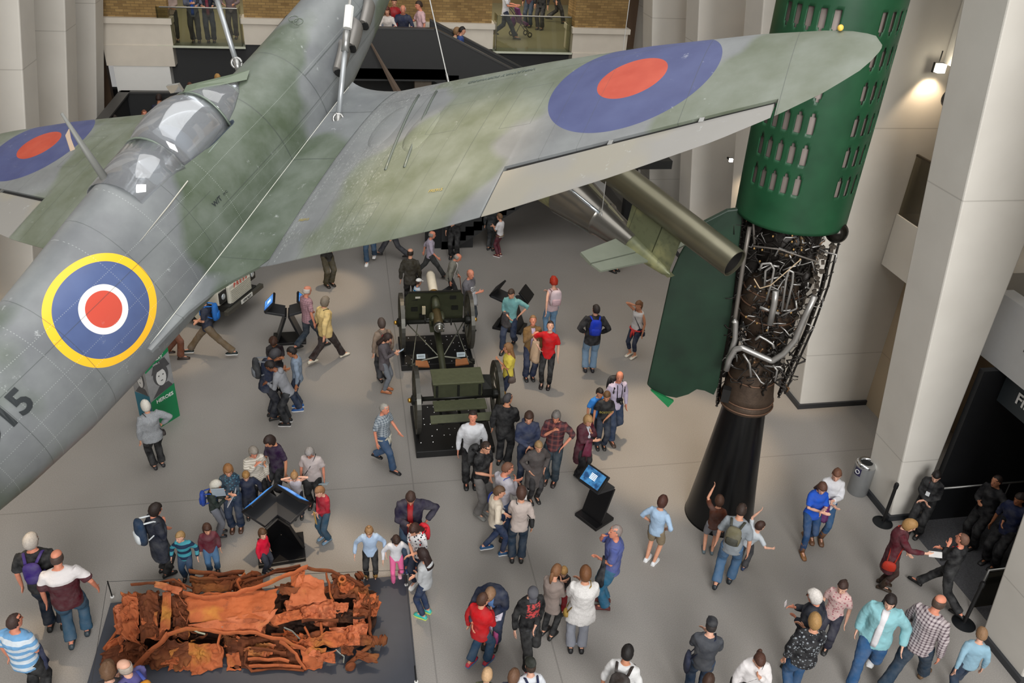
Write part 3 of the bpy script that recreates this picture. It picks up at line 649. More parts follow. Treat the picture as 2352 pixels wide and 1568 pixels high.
# frames either side of the engine
FR = plain('riveted_frame', '#33302d', .45, .6, .3, 30); RUST = plain('rusty_steel', '#4c3e33', .6, .5, .5, 9, .4, 30); PIPE = plain('silver_pipe', '#a5a3a0', .38, .7, .15, 8); DRK = plain('oily_metal', '#2b2724', .5, .5, .4, 20, .3, 60); BRS = plain('brass_fitting', '#b08c58', .4, .7)
def fpath(pts, d): return [rp(x, y, d) for x, y in pts]
Lf = fpath([(1716, 452), (1700, 560), (1676, 720), (1655, 860), (1648, 925)], .05); Rf = fpath([(1912, 560), (1888, 660), (1852, 760), (1812, 850), (1790, 905)], .0)
for P_, nm in ((Lf, 'truss_frame'), (Rf, 'truss_frame')):
    m = MB(); m.tube(P_, [(.035, .12)] * 5, 4, up=(1, 0, 0)); m.tube([p + Vector((.09, .1, 0)) for p in P_], .02, 5)
    for i in range(26):
        f = i / 25 * (len(P_) - 1); a_ = P_[int(min(f, len(P_) - 2))].lerp(P_[int(min(f, len(P_) - 2)) + 1], f - int(min(f, len(P_) - 2))); m.ell(a_ + Vector((0, -.10, 0)), (.028, .03, .016), 6, 4)
        if i % 2: m.tube([a_, a_ + Vector((.12 if nm else 0, .12, .1))], .01, 4)
    m.build(nm, FR, rk)
MB().tube([(-.55, .55, 6.3), (-.42, .5, 4.5), (-.38, .42, 2.9)], .05, 5).build('rear_frame', FR, rk); MB().tube([(.55, .55, 6.3), (.45, .5, 4.5), (.34, .42, 2.9)], .05, 5).build('rear_frame', FR, rk)
# combustion chamber and nozzle
MB().lathe([(.40, 2.62), (.45, 2.64), (.46, 2.75), (.43, 2.8), (.455, 2.85), (.44, 2.92), (.40, 3.2), (.335, 3.55), (.25, 3.85), (.235, 4.0), (.30, 4.2), (.42, 4.4), (.47, 4.62), (.47, 4.95), (.40, 5.15), (.28, 5.3), (.0, 5.36)], 40).build('combustion_chamber', RUST, rk, True, 40)
m = MB()
for z, r in ((2.70, .47), (2.82, .455), (3.25, .41), (4.5, .46), (4.75, .485), (4.98, .475)): m.torus((0, 0, z), r, .014, 36, 5)
m.build('reinforcing_bands', plain('band_brown', '#7a5d4b', .5, .5), rk, True)
MB().lathe([(.0, 2.66), (.38, 2.66), (.2, 3.6)], 24).build('nozzle_throat', plain('opening_shade', '#0c0c0c', .9), rk)  # black cap across the mouth, dark nozzle inside put into the colour
m = MB()
for k in range(12):
    a = 2 * pi * k / 12; m.tube([(.27 * cos(a), .27 * sin(a), 5.1), (.29 * cos(a), .29 * sin(a), 5.42)], .052, 8)
for k in range(6): a = 2 * pi * k / 6; m.tube([(.12 * cos(a), .12 * sin(a), 5.3), (.12 * cos(a), .12 * sin(a), 5.5)], .05, 8)
m.build('injector_cups', DRK, rk, True)
# round manifold, sphere, tanks
q = rp(1812, 556, .35); MB().torus(q, .20, .035, 28, 8, Matrix.Rotation(1.25, 3, 'X')).build('turbine_ring', plain('ring_bronze', '#7d674a', .5, .5), rk, True)
m = MB(); m.lathe([(0, -.02), (.17, -.02), (.16, .03), (.08, .05), (.07, .02), (0, .02)], 24); o = m.build('turbine_casing', DRK, rk, True, 40); o.location = q; o.rotation_euler = (1.25, 0, 0)
MB().ell(rp(1922, 533, .25), (.17, .17, .17), 20, 12).build('pressure_sphere', plain('dark_sphere', '#26231f', .22, .7), rk, True)
MB().ell(rp(1760, 520, -.1), (.25, .25, .3), 16, 10).build('peroxide_tank', DRK, rk, True); MB().ell(rp(1860, 500, -.1), (.3, .25, .25), 16, 10).build('turbopump', DRK, rk, True)
MB().lathe([(.0, 5.4), (.35, 5.4), (.45, 5.8), (.3, 6.3)], 20).build('pump_mount', DRK, rk, True)
for x_, y_ in ((-.38, .1), (.3, .1), (-.1, .45), (.15, .4)): MB().lathe([(0, 4.6), (.14, 4.6), (.2, 5.2), (.22, 6.3), (0, 6.3)], 12, c=(x_, y_, 0)).build('rear_backing', DRK, rk, True)  # added dark backing, closes the bright see-through behind the engine
MB().tube([(-.5, .3, 3.0), (-.55, .35, 4.5), (-.62, .4, 6.3)], [(.1, .25), (.12, .3), (.12, .35)], 6).build('cable_duct', DRK, rk)
for x_, y_, z_ in ((.42, .05, 5.6), (.46, 0, 5.2), (.40, .1, 4.8), (.36, .1, 4.4), (.32, .1, 4.0), (.28, .15, 3.6)): MB().ell((x_, y_, z_), (.13, .16, .26), 10, 7).build('side_filler', DRK, rk, True)  # added dark filler against see-through on the right of the engine
# large silver pipes
def pipe(pts, r, d, mat=PIPE, nm='steam_pipe', n=10):
    P_ = fpath([(x, y) for x, y in pts], d); Q = []
    for i, p in enumerate(P_):
        if 0 < i < len(P_) - 1:
            a_, b_ = P_[i - 1], P_[i + 1]; Q += [p.lerp(a_, .18), p.lerp(a_, .05), p.lerp(b_, .05), p.lerp(b_, .18)]
        else: Q.append(p)
    return MB().tube(Q, r, n).build(nm, mat, rk, True)
pipe([(1668, 850), (1675, 825), (1688, 803), (1704, 798), (1722, 806), (1773, 829), (1800, 812), (1826, 782), (1845, 735), (1872, 680)], .05, .62)
pipe([(1782, 668), (1778, 700), (1768, 745)], .05, .7, nm='feed_pipe'); pipe([(1670, 835), (1688, 780), (1690, 740), (1684, 735)], .045, .55)
pipe([(1722, 520), (1708, 600), (1690, 720), (1684, 760)], .035, .45, plain('dull_pipe', '#7c7670', .5, .6))
pipe([(1733, 560), (1730, 512), (1800, 500), (1810, 492)], .02, .4, plain('dull_pipe', '#7c7670', .5, .6), 'small_pipe')
pipe([(1745, 620), (1750, 606), (1770, 604), (1778, 618), (1772, 650), (1760, 690)], .018, .66, nm='looped_pipe'); pipe([(1756, 660), (1758, 622), (1775, 610), (1790, 612)], .018, .6, nm='looped_pipe')
pipe([(1796, 712), (1806, 640), (1812, 620), (1822, 625), (1820, 650), (1805, 712)], .018, .66, nm='looped_pipe'); pipe([(1795, 725), (1830, 708), (1828, 690)], .015, .66, nm='looped_pipe')
pipe([(1735, 780), (1745, 772), (1760, 780), (1775, 790), (1778, 800)], .02, .6, nm='looped_pipe'); pipe([(1707, 812), (1722, 835), (1725, 865)], .02, .6, nm='looped_pipe'); pipe([(1775, 838), (1785, 850), (1780, 875)], .018, .55, nm='looped_pipe')
pipe([(1730, 565), (1790, 572), (1880, 602)], .014, .6, plain('dull_pipe', '#7c7670', .5, .6), 'small_pipe'); pipe([(1732, 640), (1745, 662), (1770, 655), (1840, 595)], .009, .7, plain('pale_hose', '#b6a184', .6), 'hose')
pipe([(1745, 705), (1765, 712), (1790, 720)], .025, .62); 
random.seed(11); m = MB(); m2 = MB(); m3 = MB()
for k in range(620):                                     # dense small plumbing
    f = random.random(); y_ = 480 + f * 400; xl = 1728 - (y_ - 480) * .12; xr = 1915 - (y_ - 480) * .30
    x_ = xl + (xr - xl) * random.random(); d = -.2 + .7 * random.random() * (1 - abs((x_ - (xl + xr) / 2) / (xr - xl)) * 1.2)
    if k % 2: d = .44 * sqrt(max(0, 1 - (2 * (x_ - (xl + xr) / 2) / (xr - xl)) ** 2)) + .06
    p = rp(x_, y_, d); a_ = random.random() * 6.28; L = .1 + .25 * random.random()
    v = Vector((cos(a_), .3 * sin(a_ * 3), sin(a_))) * L; e = v.cross(Vector((0, 1, 0))) * (random.random() - .5)
    if p.z + v.z > 6.2: continue
    tgt = (m, m2, m3)[0 if k % 5 else (1 if k % 10 else 2)]
    tgt.tube([p, p + v * .4 + e * .3, p + v * .8 + e, p + v], .006 + .013 * random.random(), 5)
    if k % 4 == 0: tgt.ell(p, (.03, .03, .03), 6, 4)
    if tgt is not m: tgt.build('small_pipe', (PIPE, plain('copper_pipe', '#8a6a4d', .45, .6))[tgt is m3], rk, True); m2 = MB(); m3 = MB()
tag(m.build('plumbing', DRK, rk, True), kind='stuff')
m = MB()
for k in range(40):
    y_ = 560 + random.random() * 180; x_ = 1905 - (y_ - 560) * .33 + random.uniform(-22, 12); m = MB(); m.box(rp(x_, y_, .2), (.05, .05, .04 + .05 * random.random()), Matrix.Rotation(random.random() * 3, 3, 'Y')); m.build('side_fitting', plain('fittings_grey', '#5d554c', .45, .6, .4, 20), rk)
m = MB()
for k in range(26):
    y_ = 520 + random.random() * 300; x_ = 1735 + random.random() * 120 - (y_ - 520) * .15; MB().ell(rp(x_, y_, .5), (.018, .018, .022), 6, 4).build('brass_fitting', BRS, rk)
MB().box(rp(1668, 905, .35), (.14, .14, .26)).build('jet_vane', plain('graphite', '#151413', .7), rk); MB().box((.0, .5, 2.72), (.14, .14, .26)).build('jet_vane', plain('graphite', '#151413', .7), rk)
# stand
P_ = at(1650, 1185); std = empty('rocket_stand', (AX.x, AX.y, 0))
MB().lathe([(.62, 0), (.655, .03), (.64, .12), (.56, .8), (.46, 1.75), (.375, 2.6), (.0, 2.6)], 48).build('cone', plain('gloss_black', '#0b0b0c', .3), std, True, 40)
MB().lathe([(.66, 0), (.66, .02), (.0, .02)], 48).build('foot_ring', plain('gloss_black', '#0b0b0c', .3), std)
tag(std, 'tall tapering gloss black cone stand carrying the green rocket', 'stand')
# ---------------------------------------------------------------- flying bomb beyond the wing
VM = mat44([[0.48062, 0.86618, 0.13692], [-0.84459, 0.49923, -0.1935], [-0.23595, -0.02264, 0.9715]], [1.1489, 16.3506, 7.3932])
fb = empty('flying_bomb', mw=VM); tag(fb, 'olive green pulse jet flying bomb hanging below the fighter wing, its jet tube end open', 'aircraft')
t = NT('bomb_olive'); x, y, z = t.xyz(); c = t.mix(t.ramp(t.noise(1.1, 4, None, .6), .42, .58), '#5d6149', '#8c8b62'); c = t.mix(t.ramp(t.noise(14, 4), .55, .75, 0, .5), c, '#3c3f30')
L = None
for v in (4.72, 5.05, 6.1): L = orm(t, L, line(t, x, v, .006))
c = t.mix(t.math('MULTIPLY', L, .6), c, '#25261f'); OLV = t.out(c, .42, .2)
t = NT('jet_tube_steel'); x, y, z = t.xyz(); c = t.mix(t.ramp(t.noise(.8, 3, t.scaled((.5, 2, 2)), .6), .4, .62), '#5b5848', '#716e5d'); c = t.mix(t.ramp(t.noise(2.0, 5), .5, .7, 0, .4), c, '#55523e'); TUBE = t.out(c, .32, .65)
MB().lathe([(.02, 0), (.1, .1), (.25, .5), (.36, 1.1), (.41, 1.9), (.42, 2.8), (.42, 3.6), (.40, 4.3), (.36, 4.72), (.30, 5.2), (.23, 5.7), (.15, 6.3), (.07, 6.95), (.01, 7.05)], 32).build('body', OLV, fb, True, 40)
b_ = ALLCH(fb)[0]
for v in b_.data.vertices: v.co = Vector((v.co.z if v.co.z > 4 else 4 - (4 - v.co.z) * .55, v.co.y * 1.05, v.co.x * 1.05))
mm = [(.10, 3.6), (.30, 3.65), (.31, 3.9), (.28, 4.2), (.27, 4.8), (.215, 5.6), (.205, 7.9), (.19, 7.9), (.19, 5.6), (.05, 5.0)]
j = MB().lathe(mm, 32).build('pulse_jet', TUBE, fb, True, 40)
for v in j.data.vertices: v.co = Vector((v.co.z, v.co.y, v.co.x + .80))
jl = MB().lathe([(.0, 5.7), (.187, 5.7), (.187, 7.86)], 32, cap=False).build('jet_inner_shade', plain('lining_shade', '#242220', .6, .4), fb, True)  # added dark inner tube, shade of the open jet end as colour
for v in jl.data.vertices: v.co = Vector((v.co.z, v.co.y, v.co.x + .80))
cone = MB().lathe([(.365, 4.74), (.30, 5.2), (.26, 5.55), (.262, 5.56), (.235, 5.6), (.16, 6.25)], 32, cap=False).build('bare_metal_cone', plain('polished_cowl', '#73706a', .25, .8), fb, True, 30)
for v in cone.data.vertices: v.co = Vector((v.co.z, v.co.y * 1.12, v.co.x * 1.12))
m = MB(); m.tube([(4.8, -.28, .25), (5.2, -.235, .22), (5.6, -.19, .19)], .03, 8); m.tube([(5.62, -.16, .17), (6.3, -.08, .09)], .028, 8); m.build('polished_pipe', plain('chrome_pipe', '#c2c9cf', .15, .9), fb, True)
MB().prism([(4.4, -.012, .35), (5.0, -.012, .42), (6.4, -.012, .12), (6.0, -.012, .08)], (0, .024, 0)).build('dorsal_plate', plain('plate_green', '#8b8871', .5, .3), fb)
MB().prism([(6.05, -.03, .12), (6.0, -.03, .62), (6.62, -.03, .62), (6.62, -.03, .0)], (0, .06, 0)).build('tail_fin', OLV, fb)
MB().prism([(6.64, -.025, .0), (6.64, -.025, .62), (6.98, -.025, .6), (7.0, -.025, -.02)], (0, .05, 0)).build('rudder', OLV, fb)
MB().prism([(6.6, -.04, -.06), (6.6, -.04, .04), (7.1, -.03, .0), (7.05, -.03, -.05)], (0, .08, 0)).build('tail_cone', OLV, fb)
for s in (-1, 1):
    MB().prism([(6.05, .1 * s, -.02), (6.12, 1.0 * s, -.02), (6.38, 1.04 * s, -.02), (6.44, .1 * s, -.02)], (0, 0, .045)).build('tailplane', plain('tailplane_grey_green', '#7f8577', .4, .3), fb)
    MB().prism([(6.46, .1 * s, -.01), (6.40, 1.04 * s, -.01), (6.58, 1.02 * s, -.01), (6.68, .1 * s, -.01)], (0, 0, .03)).build('elevator', plain('tailplane_grey_green', '#7f8577', .4, .3), fb)
    R = []
    for i in range(8):
        y_ = .3 + 1.2 * i / 7; R.append([Vector((3.0 + .5 - .5 * cos(a), y_ * s, .05 + .06 * sin(a))) for a in [2 * pi * q / 14 for q in range(14)]])
    MB().rings(R).build('wing', OLV, fb, True)
MB().prism([(4.1, -.05, .3), (4.15, -.05, .62), (4.35, -.05, .62), (4.4, -.05, .3)], (0, .1, 0)).build('pylon', OLV, fb)
for (px0, py0, px1, py1, lb) in ((1378, 505, 1392, 380, 'thin wire holding the tail of the flying bomb'),):
    a = VM @ Vector((5.75, 0, .2)); a = on_plane(1380, 505, a, FW); b = a + Vector((.05, -.1, 6)); cable('suspension_wire', a, b, .005, lb, False)

# ---------------------------------------------------------------- field gun and limber
GO = plain('army_green', '#3a3d2b', .5, .1, .25, 12, .15, 60); GD = plain('dark_gun_metal', '#1c1d19', .45, .3, .3, 10); WOODW = plain('wheel_wood', '#3d3a2e', .6, 0, .3, 14); BRA = plain('polished_brass', '#c79a48', .25, .9)
PLT = plain('black_plinth', '#101011', .5, 0, .2); STUD = plain('stud_steel', '#b9b9b9', .3, .8)
def wheel(par, x, y, R=.71, side=1, lean=0):
    w_ = empty('wheel', (0, 0, 0)); w_.parent = par; w_.location = (x, y, R)
    w_.rotation_euler = (0, lean, 0); rot = Matrix.Rotation(pi / 2, 3, 'Y')
    m = MB(); R_ = []
    for i in range(41):
        a = 2 * pi * i / 40; d = Vector((0, cos(a), sin(a))); R_.append([Vector((u_, 0, 0)) + d * r for u_, r in ((-.04, R - .085), (.04, R - .085), (.045, R - .01), (-.045, R - .01))])
    m.rings(R_, True, False); m.build('rim', WOODW, w_); R_ = []
    m = MB()
    for i in range(41):
        a = 2 * pi * i / 40; d = Vector((0, cos(a), sin(a))); R_.append([Vector((u_, 0, 0)) + d * r for u_, r in ((-.045, R - .01), (.045, R - .01), (.045, R + .012), (-.045, R + .012))])
    m.rings(R_, True, False); m.build('tyre', plain('steel_tyre', '#4b4a45', .4, .6), w_)
    for k in range(12):
        a = 2 * pi * (k + .5) / 12; d = Vector((0, cos(a), sin(a))); MB().tube([d * .1 + Vector((.03 * side, 0, 0)), d * (R - .07)], [(.028, .02), (.02, .016)], 6).build('spoke', WOODW, w_)
    MB().tube([(-.12, 0, 0), (-.1, 0, 0), (.1, 0, 0), (.12, 0, 0)], [.07, .11, .11, .07], 14).build('hub', GD, w_, True)
    MB().tube([(.12 * side, 0, 0), (.17 * side, 0, 0), (.19 * side, 0, 0)], [.055, .05, .03], 12).build('hub_cap', BRA, w_, True)
    return w_
def plinth(x0, x1, y0, y1, h, label, rot=0):
    c = Vector(((x0 + x1) / 2, (y0 + y1) / 2, 0)); r = empty('display_plinth', c, rot)
    bevel(MB().box((0, 0, h / 2), (x1 - x0, y1 - y0, h)).build('base', PLT, r), .01)
    m = MB()
    for i in range(12):
        for j in range(8):
            if random.random() < .42: m.ell((-(x1 - x0) / 2 + .12 + i * (x1 - x0 - .24) / 11, -(y1 - y0) / 2 + .1 + j * (y1 - y0 - .2) / 7, h + .002), (.016, .016, .008), 6, 4)
    m.build('studs', STUD, r); tag(r, label, 'plinth'); return r
random.seed(3)
plinth(1.0, 2.75, 17.02, 18.4, .16, 'black studded floor plinth carrying the big wheeled field gun'); plinth(1.08, 2.72, 13.68, 15.35, .16, 'black studded floor plinth under the limber with the green box')
gun = empty('field_gun', (1.90, 17.85, .165)); tag(gun, 'green wheeled field gun with shield and long trail pointing away toward the stairs', 'gun')
for s in (-1, 1): wheel(gun, .83 * s, 0, .71, s)
MB().tube([(-.8, 0, .71), (.8, 0, .71)], .055, 10).build('axle', GD, gun, True)
sh = MB().prism([(-.72, .42, .45), (.72, .42, .45), (.72, .32, 1.22), (.62, .22, 1.40), (-.62, .22, 1.40), (-.72, .32, 1.22)], (0, .02, 0)).build('shield', GO, gun)
MB().box((0, .22, 1.41), (1.28, .05, .03)).build('shield_rim', GD, sh)
for (x, z) in ((-.5, .9), (.5, .9), (-.5, 1.2), (.45, 1.2), (-.3, .7)): MB().box((x, .30, z), (.16, .05, .1)).build('bracket', GD, sh)
MB().box((-.42, .24, 1.25), (.12, .01, .05)).build('plate', plain('pale_plate', '#b9b6a8', .5), sh)
brl = [(0, -.75, .98), (0, -.6, .99), (0, .1, 1.03), (0, .6, 1.06), (0, 1.5, 1.14), (0, 1.52, 1.14)]
MB().tube(brl, [.10, .115, .10, .075, .065, .075], 16).build('barrel', plain('barrel_brown', '#5b4f33', .4, .5), gun, True)
MB().tube([(0, .55, 1.20), (0, .62, 1.21), (0, 1.35, 1.28), (0, 1.45, 1.29)], [.10, .115, .115, .09], 16).build('recuperator', plain('cream_painted_steel', '#ddd4c0', .4), gun, True)
MB().tube([(0, .44, 1.19), (0, .56, 1.20)], [.112, .112], 16).build('brass_collar', BRA, gun, True)
MB().tube([(0, -.1, 1.15), (0, .4, 1.19)], [.10, .10], 14).build('recoil_housing', GO, gun, True)
MB().tube([(0, -.9, .97), (0, -.72, .98)], [.07, .13], 14).build('breech', plain('bright_breech', '#8f8f88', .25, .9), gun, True)
MB().torus((0, -.80, .975), .11, .018, 20, 6, Matrix.Rotation(pi / 2, 3, 'X')).build('breech_ring', STEEL, gun, True)
m = MB(); m.box((0, -.25, .85), (.2, .7, .14)); m.box((0, -.1, .68), (.34, .5, .16)); m.ell((-.12, -.3, 1.0), (.08, .16, .1), 10, 7); m.ell((.13, -.2, .96), (.07, .2, .09), 10, 7); m.build('cradle', GO, gun)
m = MB(); m.tube([(-.1, -.3, .95), (-.28, -.35, .97)], .025, 8); m.torus((-.3, -.36, .97), .1, .014, 18, 6, Matrix.Rotation(pi / 2, 3, 'Y')); m.tube([(.1, -.35, .9), (.3, -.42, .92)], .022, 8); m.torus((.32, -.43, .92), .08, .012, 18, 6, Matrix.Rotation(pi / 2, 3, 'Y')); m.build('handwheels', GD, gun, True)
MB().box((-.3, -.05, 1.05), (.08, .06, .2)).build('sight_block', plain('sight_cream', '#a79d84', .5), gun)
MB().tube([(0, -.1, .62), (0, -1.2, .48), (0, -2.9, .12)], [.085, .08, .06], 12).build('trail', GO, gun, True)
m = MB()
for s in (-1, 1): m.tube([(.68 * s, -.02, .66), (.05 * s, -1.25, .46)], .014, 6); m.tube([(.45 * s, -.05, .66), (.68 * s, -1.2, .2)], .012, 6)
m.tube([(-.72, -1.32, .3), (-.4, -1.3, .42), (0, -1.25, .47), (.4, -1.3, .42), (.72, -1.32, .3)], .022, 6); m.build('tie_rods', plain('rod_grey', '#6f7064', .4, .5), gun, True)
for s in (-1, 1):
    sd = MB().prism([(.30 * s, -1.55, .36), (.62 * s, -1.50, .36), (.60 * s, -1.28, .38), (.33 * s, -1.32, .38)], (0, 0, .03)).build('seat', plain('leather_tan', '#9c6238', .5), gun)
    lb_ = MB().box((.47 * s, -1.22, .47), (.2, .02, .11), Matrix.Rotation(-.7, 3, 'X')).build('caption_card', plain('card_grey', '#a4b2b8', .5), gun)
    m = MB()
    for k in range(4): m.box((.47 * s, -1.225 - .012, .505 - .02 * k), (.15, .003, .007), Matrix.Rotation(-.7, 3, 'X'))
    m.build('caption_lines', plain('print_grey', '#4f5a60', .6), lb_)
MB().box((.74, -1.28, .3), (.1, .1, .1)).build('brake_block', GD, gun); MB().box((-.74, -1.28, .3), (.1, .1, .1)).build('brake_block', GD, gun)
lim = empty('limber', (2.02, 14.55, .165)); tag(lim, 'two wheeled green limber carrying a flat ammunition box behind the field gun', 'limber')
wheel(lim, -.86, -.02, .71, -1); wheel(lim, .86, .05, .71, 1)
MB().tube([(-.85, 0, .71), (.85, 0, .71)], .05, 8).build('axle', GD, lim, True)
bevel(MB().box((0, .12, .98), (1.02, .52, .34)).build('ammunition_box', GO, lim), .012)
l = MB().box((0, .12, 1.165), (1.08, .58, .035)).build('box_lid', plain('box_lid_green', '#4f5239', .6, 0, .3, 14), lim); bevel(l, .008)
for x in (-.45, 0, .45): MB().box((x, -.16, .98), (.05, .03, .26)).build('box_strap', GD, lim)
bevel(MB().box((0, -.42, .80), (1.1, .34, .04)).build('footboard', plain('board_green', '#474a33', .6, 0, .3, 14), lim), .006); bevel(MB().box((0, -.72, .68), (1.28, .2, .04), Matrix.Rotation(.35, 3, 'X')).build('lower_board', plain('board_green', '#474a33', .6, 0, .3, 14), lim), .006)
m = MB(); m.tube([(-.4, .5, .62), (-.4, -.8, .62)], .03, 6); m.tube([(.4, .5, .62), (.4, -.8, .62)], .03, 6); m.tube([(0, .4, .6), (0, -.9, .55), (0, -1.15, .2)], .04, 8); m.tube([(-.5, -.8, .64), (.5, -.8, .64)], .025, 6); m.build('frame_rails', GD, lim, True)
MB().prism([(.53, .30, .9), (.72, .2, .95), (.72, -.1, .78), (.53, -.1, .78)], (0, 0, .16)).build('side_bucket', GD, lim)
# ---------------------------------------------------------------- information kiosks
KB = plain('kiosk_black', '#141416', .35); KS = plain('kiosk_side', '#2c2d30', .4)
def screen_mat(name, a, b):
    t = NT(name); c = t.mix(t.ramp(t.noise(9, 3), .4, .6), a, b); t.out('#101820', .2); t.link(c, t.b.inputs['Emission Color']); t.b.inputs['Emission Strength'].default_value = 1.0; return t.m
SCR = screen_mat('blue_screen', '#2467b4', '#4f8fd0'); SCR2 = screen_mat('dim_blue_screen', '#1c3f66', '#3f7aa8')
def slab(name, a, b, wdir, w_, th, mat, par):     # board from a to b (centre line), width along wdir
    a, b, wd = Vector(a), Vector(b), Vector(wdir).normalized() * w_ / 2; n = (b - a).cross(wd).normalized() * th
    o = MB().prism([a - wd, a + wd, b + wd, b - wd], n).build(name, mat, par); bevel(o, .006); return o
def kiosk_arm(root, base, out, w_, scr, scrmat, h=.72, lean=.26):
    base = Vector(base); out = Vector(out).normalized(); wd = Vector((-out.y, out.x, 0))
    k1 = base + Vector((0, 0, h)) - out * lean; slab('leg_panel', base, k1, wd, w_, .05, KB, root)
    k2 = k1 + out * .46 + Vector((0, 0, .12)); slab('shelf_panel', k1, k2, wd, w_, .06, KS, root)
    tip = k2 + out * -.02 + Vector((0, 0, .02)); up = (Vector((0, 0, 1)) * .72 - out * .69).normalized(); hs = .36
    a = tip; b = tip + up * hs; hd = slab('screen_housing', a, b, wd, w_ + .04, -.05, KB, root)
    n = (b - a).cross(wd).normalized()
    if n.dot(out) < 0: n = -n
    q = [a + up * .03 - wd * w_ * .45, a + up * .03 + wd * w_ * .45, b - up * .03 + wd * w_ * .45, b - up * .03 - wd * w_ * .45]
    off = n * .056
    sc_ = MB(); sc_.add([p + off for p in q], [(0, 1, 2, 3)]); s_ = sc_.build('screen', scrmat, hd)
    if scr:
        ex = wd if (q[1] - q[0]).cross(up).dot(n) > 0 else -wd
        m = MB(); cen = (a + b) / 2 + n * .06
        for k in range(5): m.add([cen + ex * x_ + up * (.06 - .025 * k + y_) for x_, y_ in ((-.07, 0), (.07, 0), (.07, .012), (-.07, .012))], [(0, 1, 2, 3)])
        m.build('screen_text', emis('screen_white', '#dfefff', 1.0), s_)
def kiosk(cx, cy, rot, arms, label, w_=.5, dirs=None):
    r = empty('information_kiosk', (cx, cy, 0), rot); bevel(MB().box((0, 0, .035), (.8 if arms > 1 else .5, w_ + .06, .07)).build('base_plate', KB, r), .008)
    if dirs:
        for i_, dg in enumerate(dirs): kiosk_arm(r, (.28 * cos(radians(dg)), .28 * sin(radians(dg)), .07), (cos(radians(dg)), sin(radians(dg)), 0), w_, False, SCR)
        tag(r, label, 'kiosk', 'touchscreen information kiosks'); return r
    kiosk_arm(r, (-.32 if arms > 1 else -.1, 0, .07), (-1, 0, 0), w_, arms < 3, SCR if arms == 2 else (SCR2 if arms == 1 else KB))
    if arms > 1: kiosk_arm(r, (.32, 0, .07), (1, 0, 0), w_, False, SCR if arms == 2 else KB)
    tag(r, label, 'kiosk', 'touchscreen information kiosks'); return r
P = at(655, 808); kiosk(-1.68, 18.75, .03, 2, 'black twin-armed touchscreen kiosk beside the pink shirted man, blue screens both sides', .5)
kiosk(-1.5, 11.35, .1, 2, 'black twin-armed touchscreen kiosk just behind the rusted car wreck', .62, (138, 38))
P = at(1375, 1215); kiosk(4.3, 11.5, .55, 1, 'single black touchscreen kiosk near the rocket stand, lit blue screen', .5)
kiosk(3.98, 18.9, -.5, 3, 'black twin-armed kiosk mostly hidden behind the man in the teal shirt', .5)
# ---------------------------------------------------------------- banner column
bn = empty('banner_column', (-4.28, 15.55, 0)); tag(bn, 'three sided printed banner column in green and teal with portrait photographs', 'banner')
A_, B_, C_ = Vector((.02, -.32, 0)), Vector((.42, .16, 0)), Vector((-.38, .14, 0)); Hh = 1.95
MB().prism([A_, B_, C_], (0, 0, Hh)).build('column', plain('banner_white', '#c9cccb', .5), bn)
BG = plain('banner_green', '#16804e', .5, 0, .04); BT = plain('banner_teal', '#1d7187', .5, 0, .04); PH1 = plain('portrait_grey', '#8f9091', .5, 0, .3, 9); PHD = plain('portrait_dark', '#4c4c4e', .5, 0, .3, 9); PHL = plain('portrait_light', '#cfcfcd', .5, 0, .1, 9)
def face(name, P0, P1, poly, mat, off=.004):
    e = (P1 - P0); n = Vector((e.y, -e.x, 0)).normalized() * off; m = MB(); m.add([P0 + e * u_ + Vector((0, 0, v_ * Hh)) + n for u_, v_ in poly], [list(range(len(poly)))]); return m.build(name, mat, bn)
def fell(name, P0, P1, cu, cv, ru, rv, mat, off): face(name, P0, P1, [(cu + ru * cos(2 * pi * i / 20), cv + rv * sin(2 * pi * i / 20)) for i in range(20)], mat, off)
for P0, P1, bg in ((A_, B_, BG), (C_, A_, BT)):
    face('photo_panel', P0, P1, [(0, 0), (1, 0), (1, 1), (0, 1)], PH1, .003); face('top_field', P0, P1, [(0, .72), (1, .84), (1, 1), (0, 1)], bg, .005); face('bottom_field', P0, P1, [(0, 0), (1, 0), (1, .44), (0, .36)], bg, .005)
    fell('portrait_hair', P0, P1, .55, .62, .3, .13, PHD, .006); fell('portrait_face', P0, P1, .55, .59, .2, .10, PHL, .008)
    face('portrait_shoulders', P0, P1, [(.1, .38), (.95, .43), (.8, .5), (.45, .5)], PHD, .006)
    fell('portrait_eye', P0, P1, .47, .615, .03, .008, PHD, .01); fell('portrait_eye', P0, P1, .64, .615, .03, .008, PHD, .01); fell('portrait_mouth', P0, P1, .56, .55, .05, .006, PHD, .01)
    if bg is BG: face('portrait_hat', P0, P1, [(.2, .66), (.95, .69), (.8, .80), (.35, .78)], PHD, .009)
ex = (B_ - A_).normalized(); WT = plain('banner_lettering', '#eef0ee', .5)
for k, w_ in enumerate(('THE', 'LORD', 'ASHCROFT', 'GALLERY')): put_text('lettering', w_, .085, WT, A_ + ex * .28 + Vector((0, 0, Hh * .945 - .078 * k)), ex, (0, 0, 1), bn, True, .012)
put_text('lettering', 'LEVEL 5', .05, WT, A_ + ex * .28 + Vector((0, 0, Hh * .77)), ex, (0, 0, 1), bn, False, .012)
put_text('lettering', 'HEROES', .12, WT, A_ + ex * .34 + Vector((0, 0, Hh * .33)), ex, (0, 0, 1), bn, True, .012)
MB().box((0, 0, 0), (.09, .09, .002)).build('crown_mark', WT, bn).matrix_local = Matrix.Translation(A_ + ex * .5 + Vector((0, 0, Hh * .95)) + Vector((ex.y, -ex.x, 0)) * .01) @ Matrix((ex, Vector((0, 0, 1)), Vector((ex.y, -ex.x, 0)))).transposed().to_4x4()
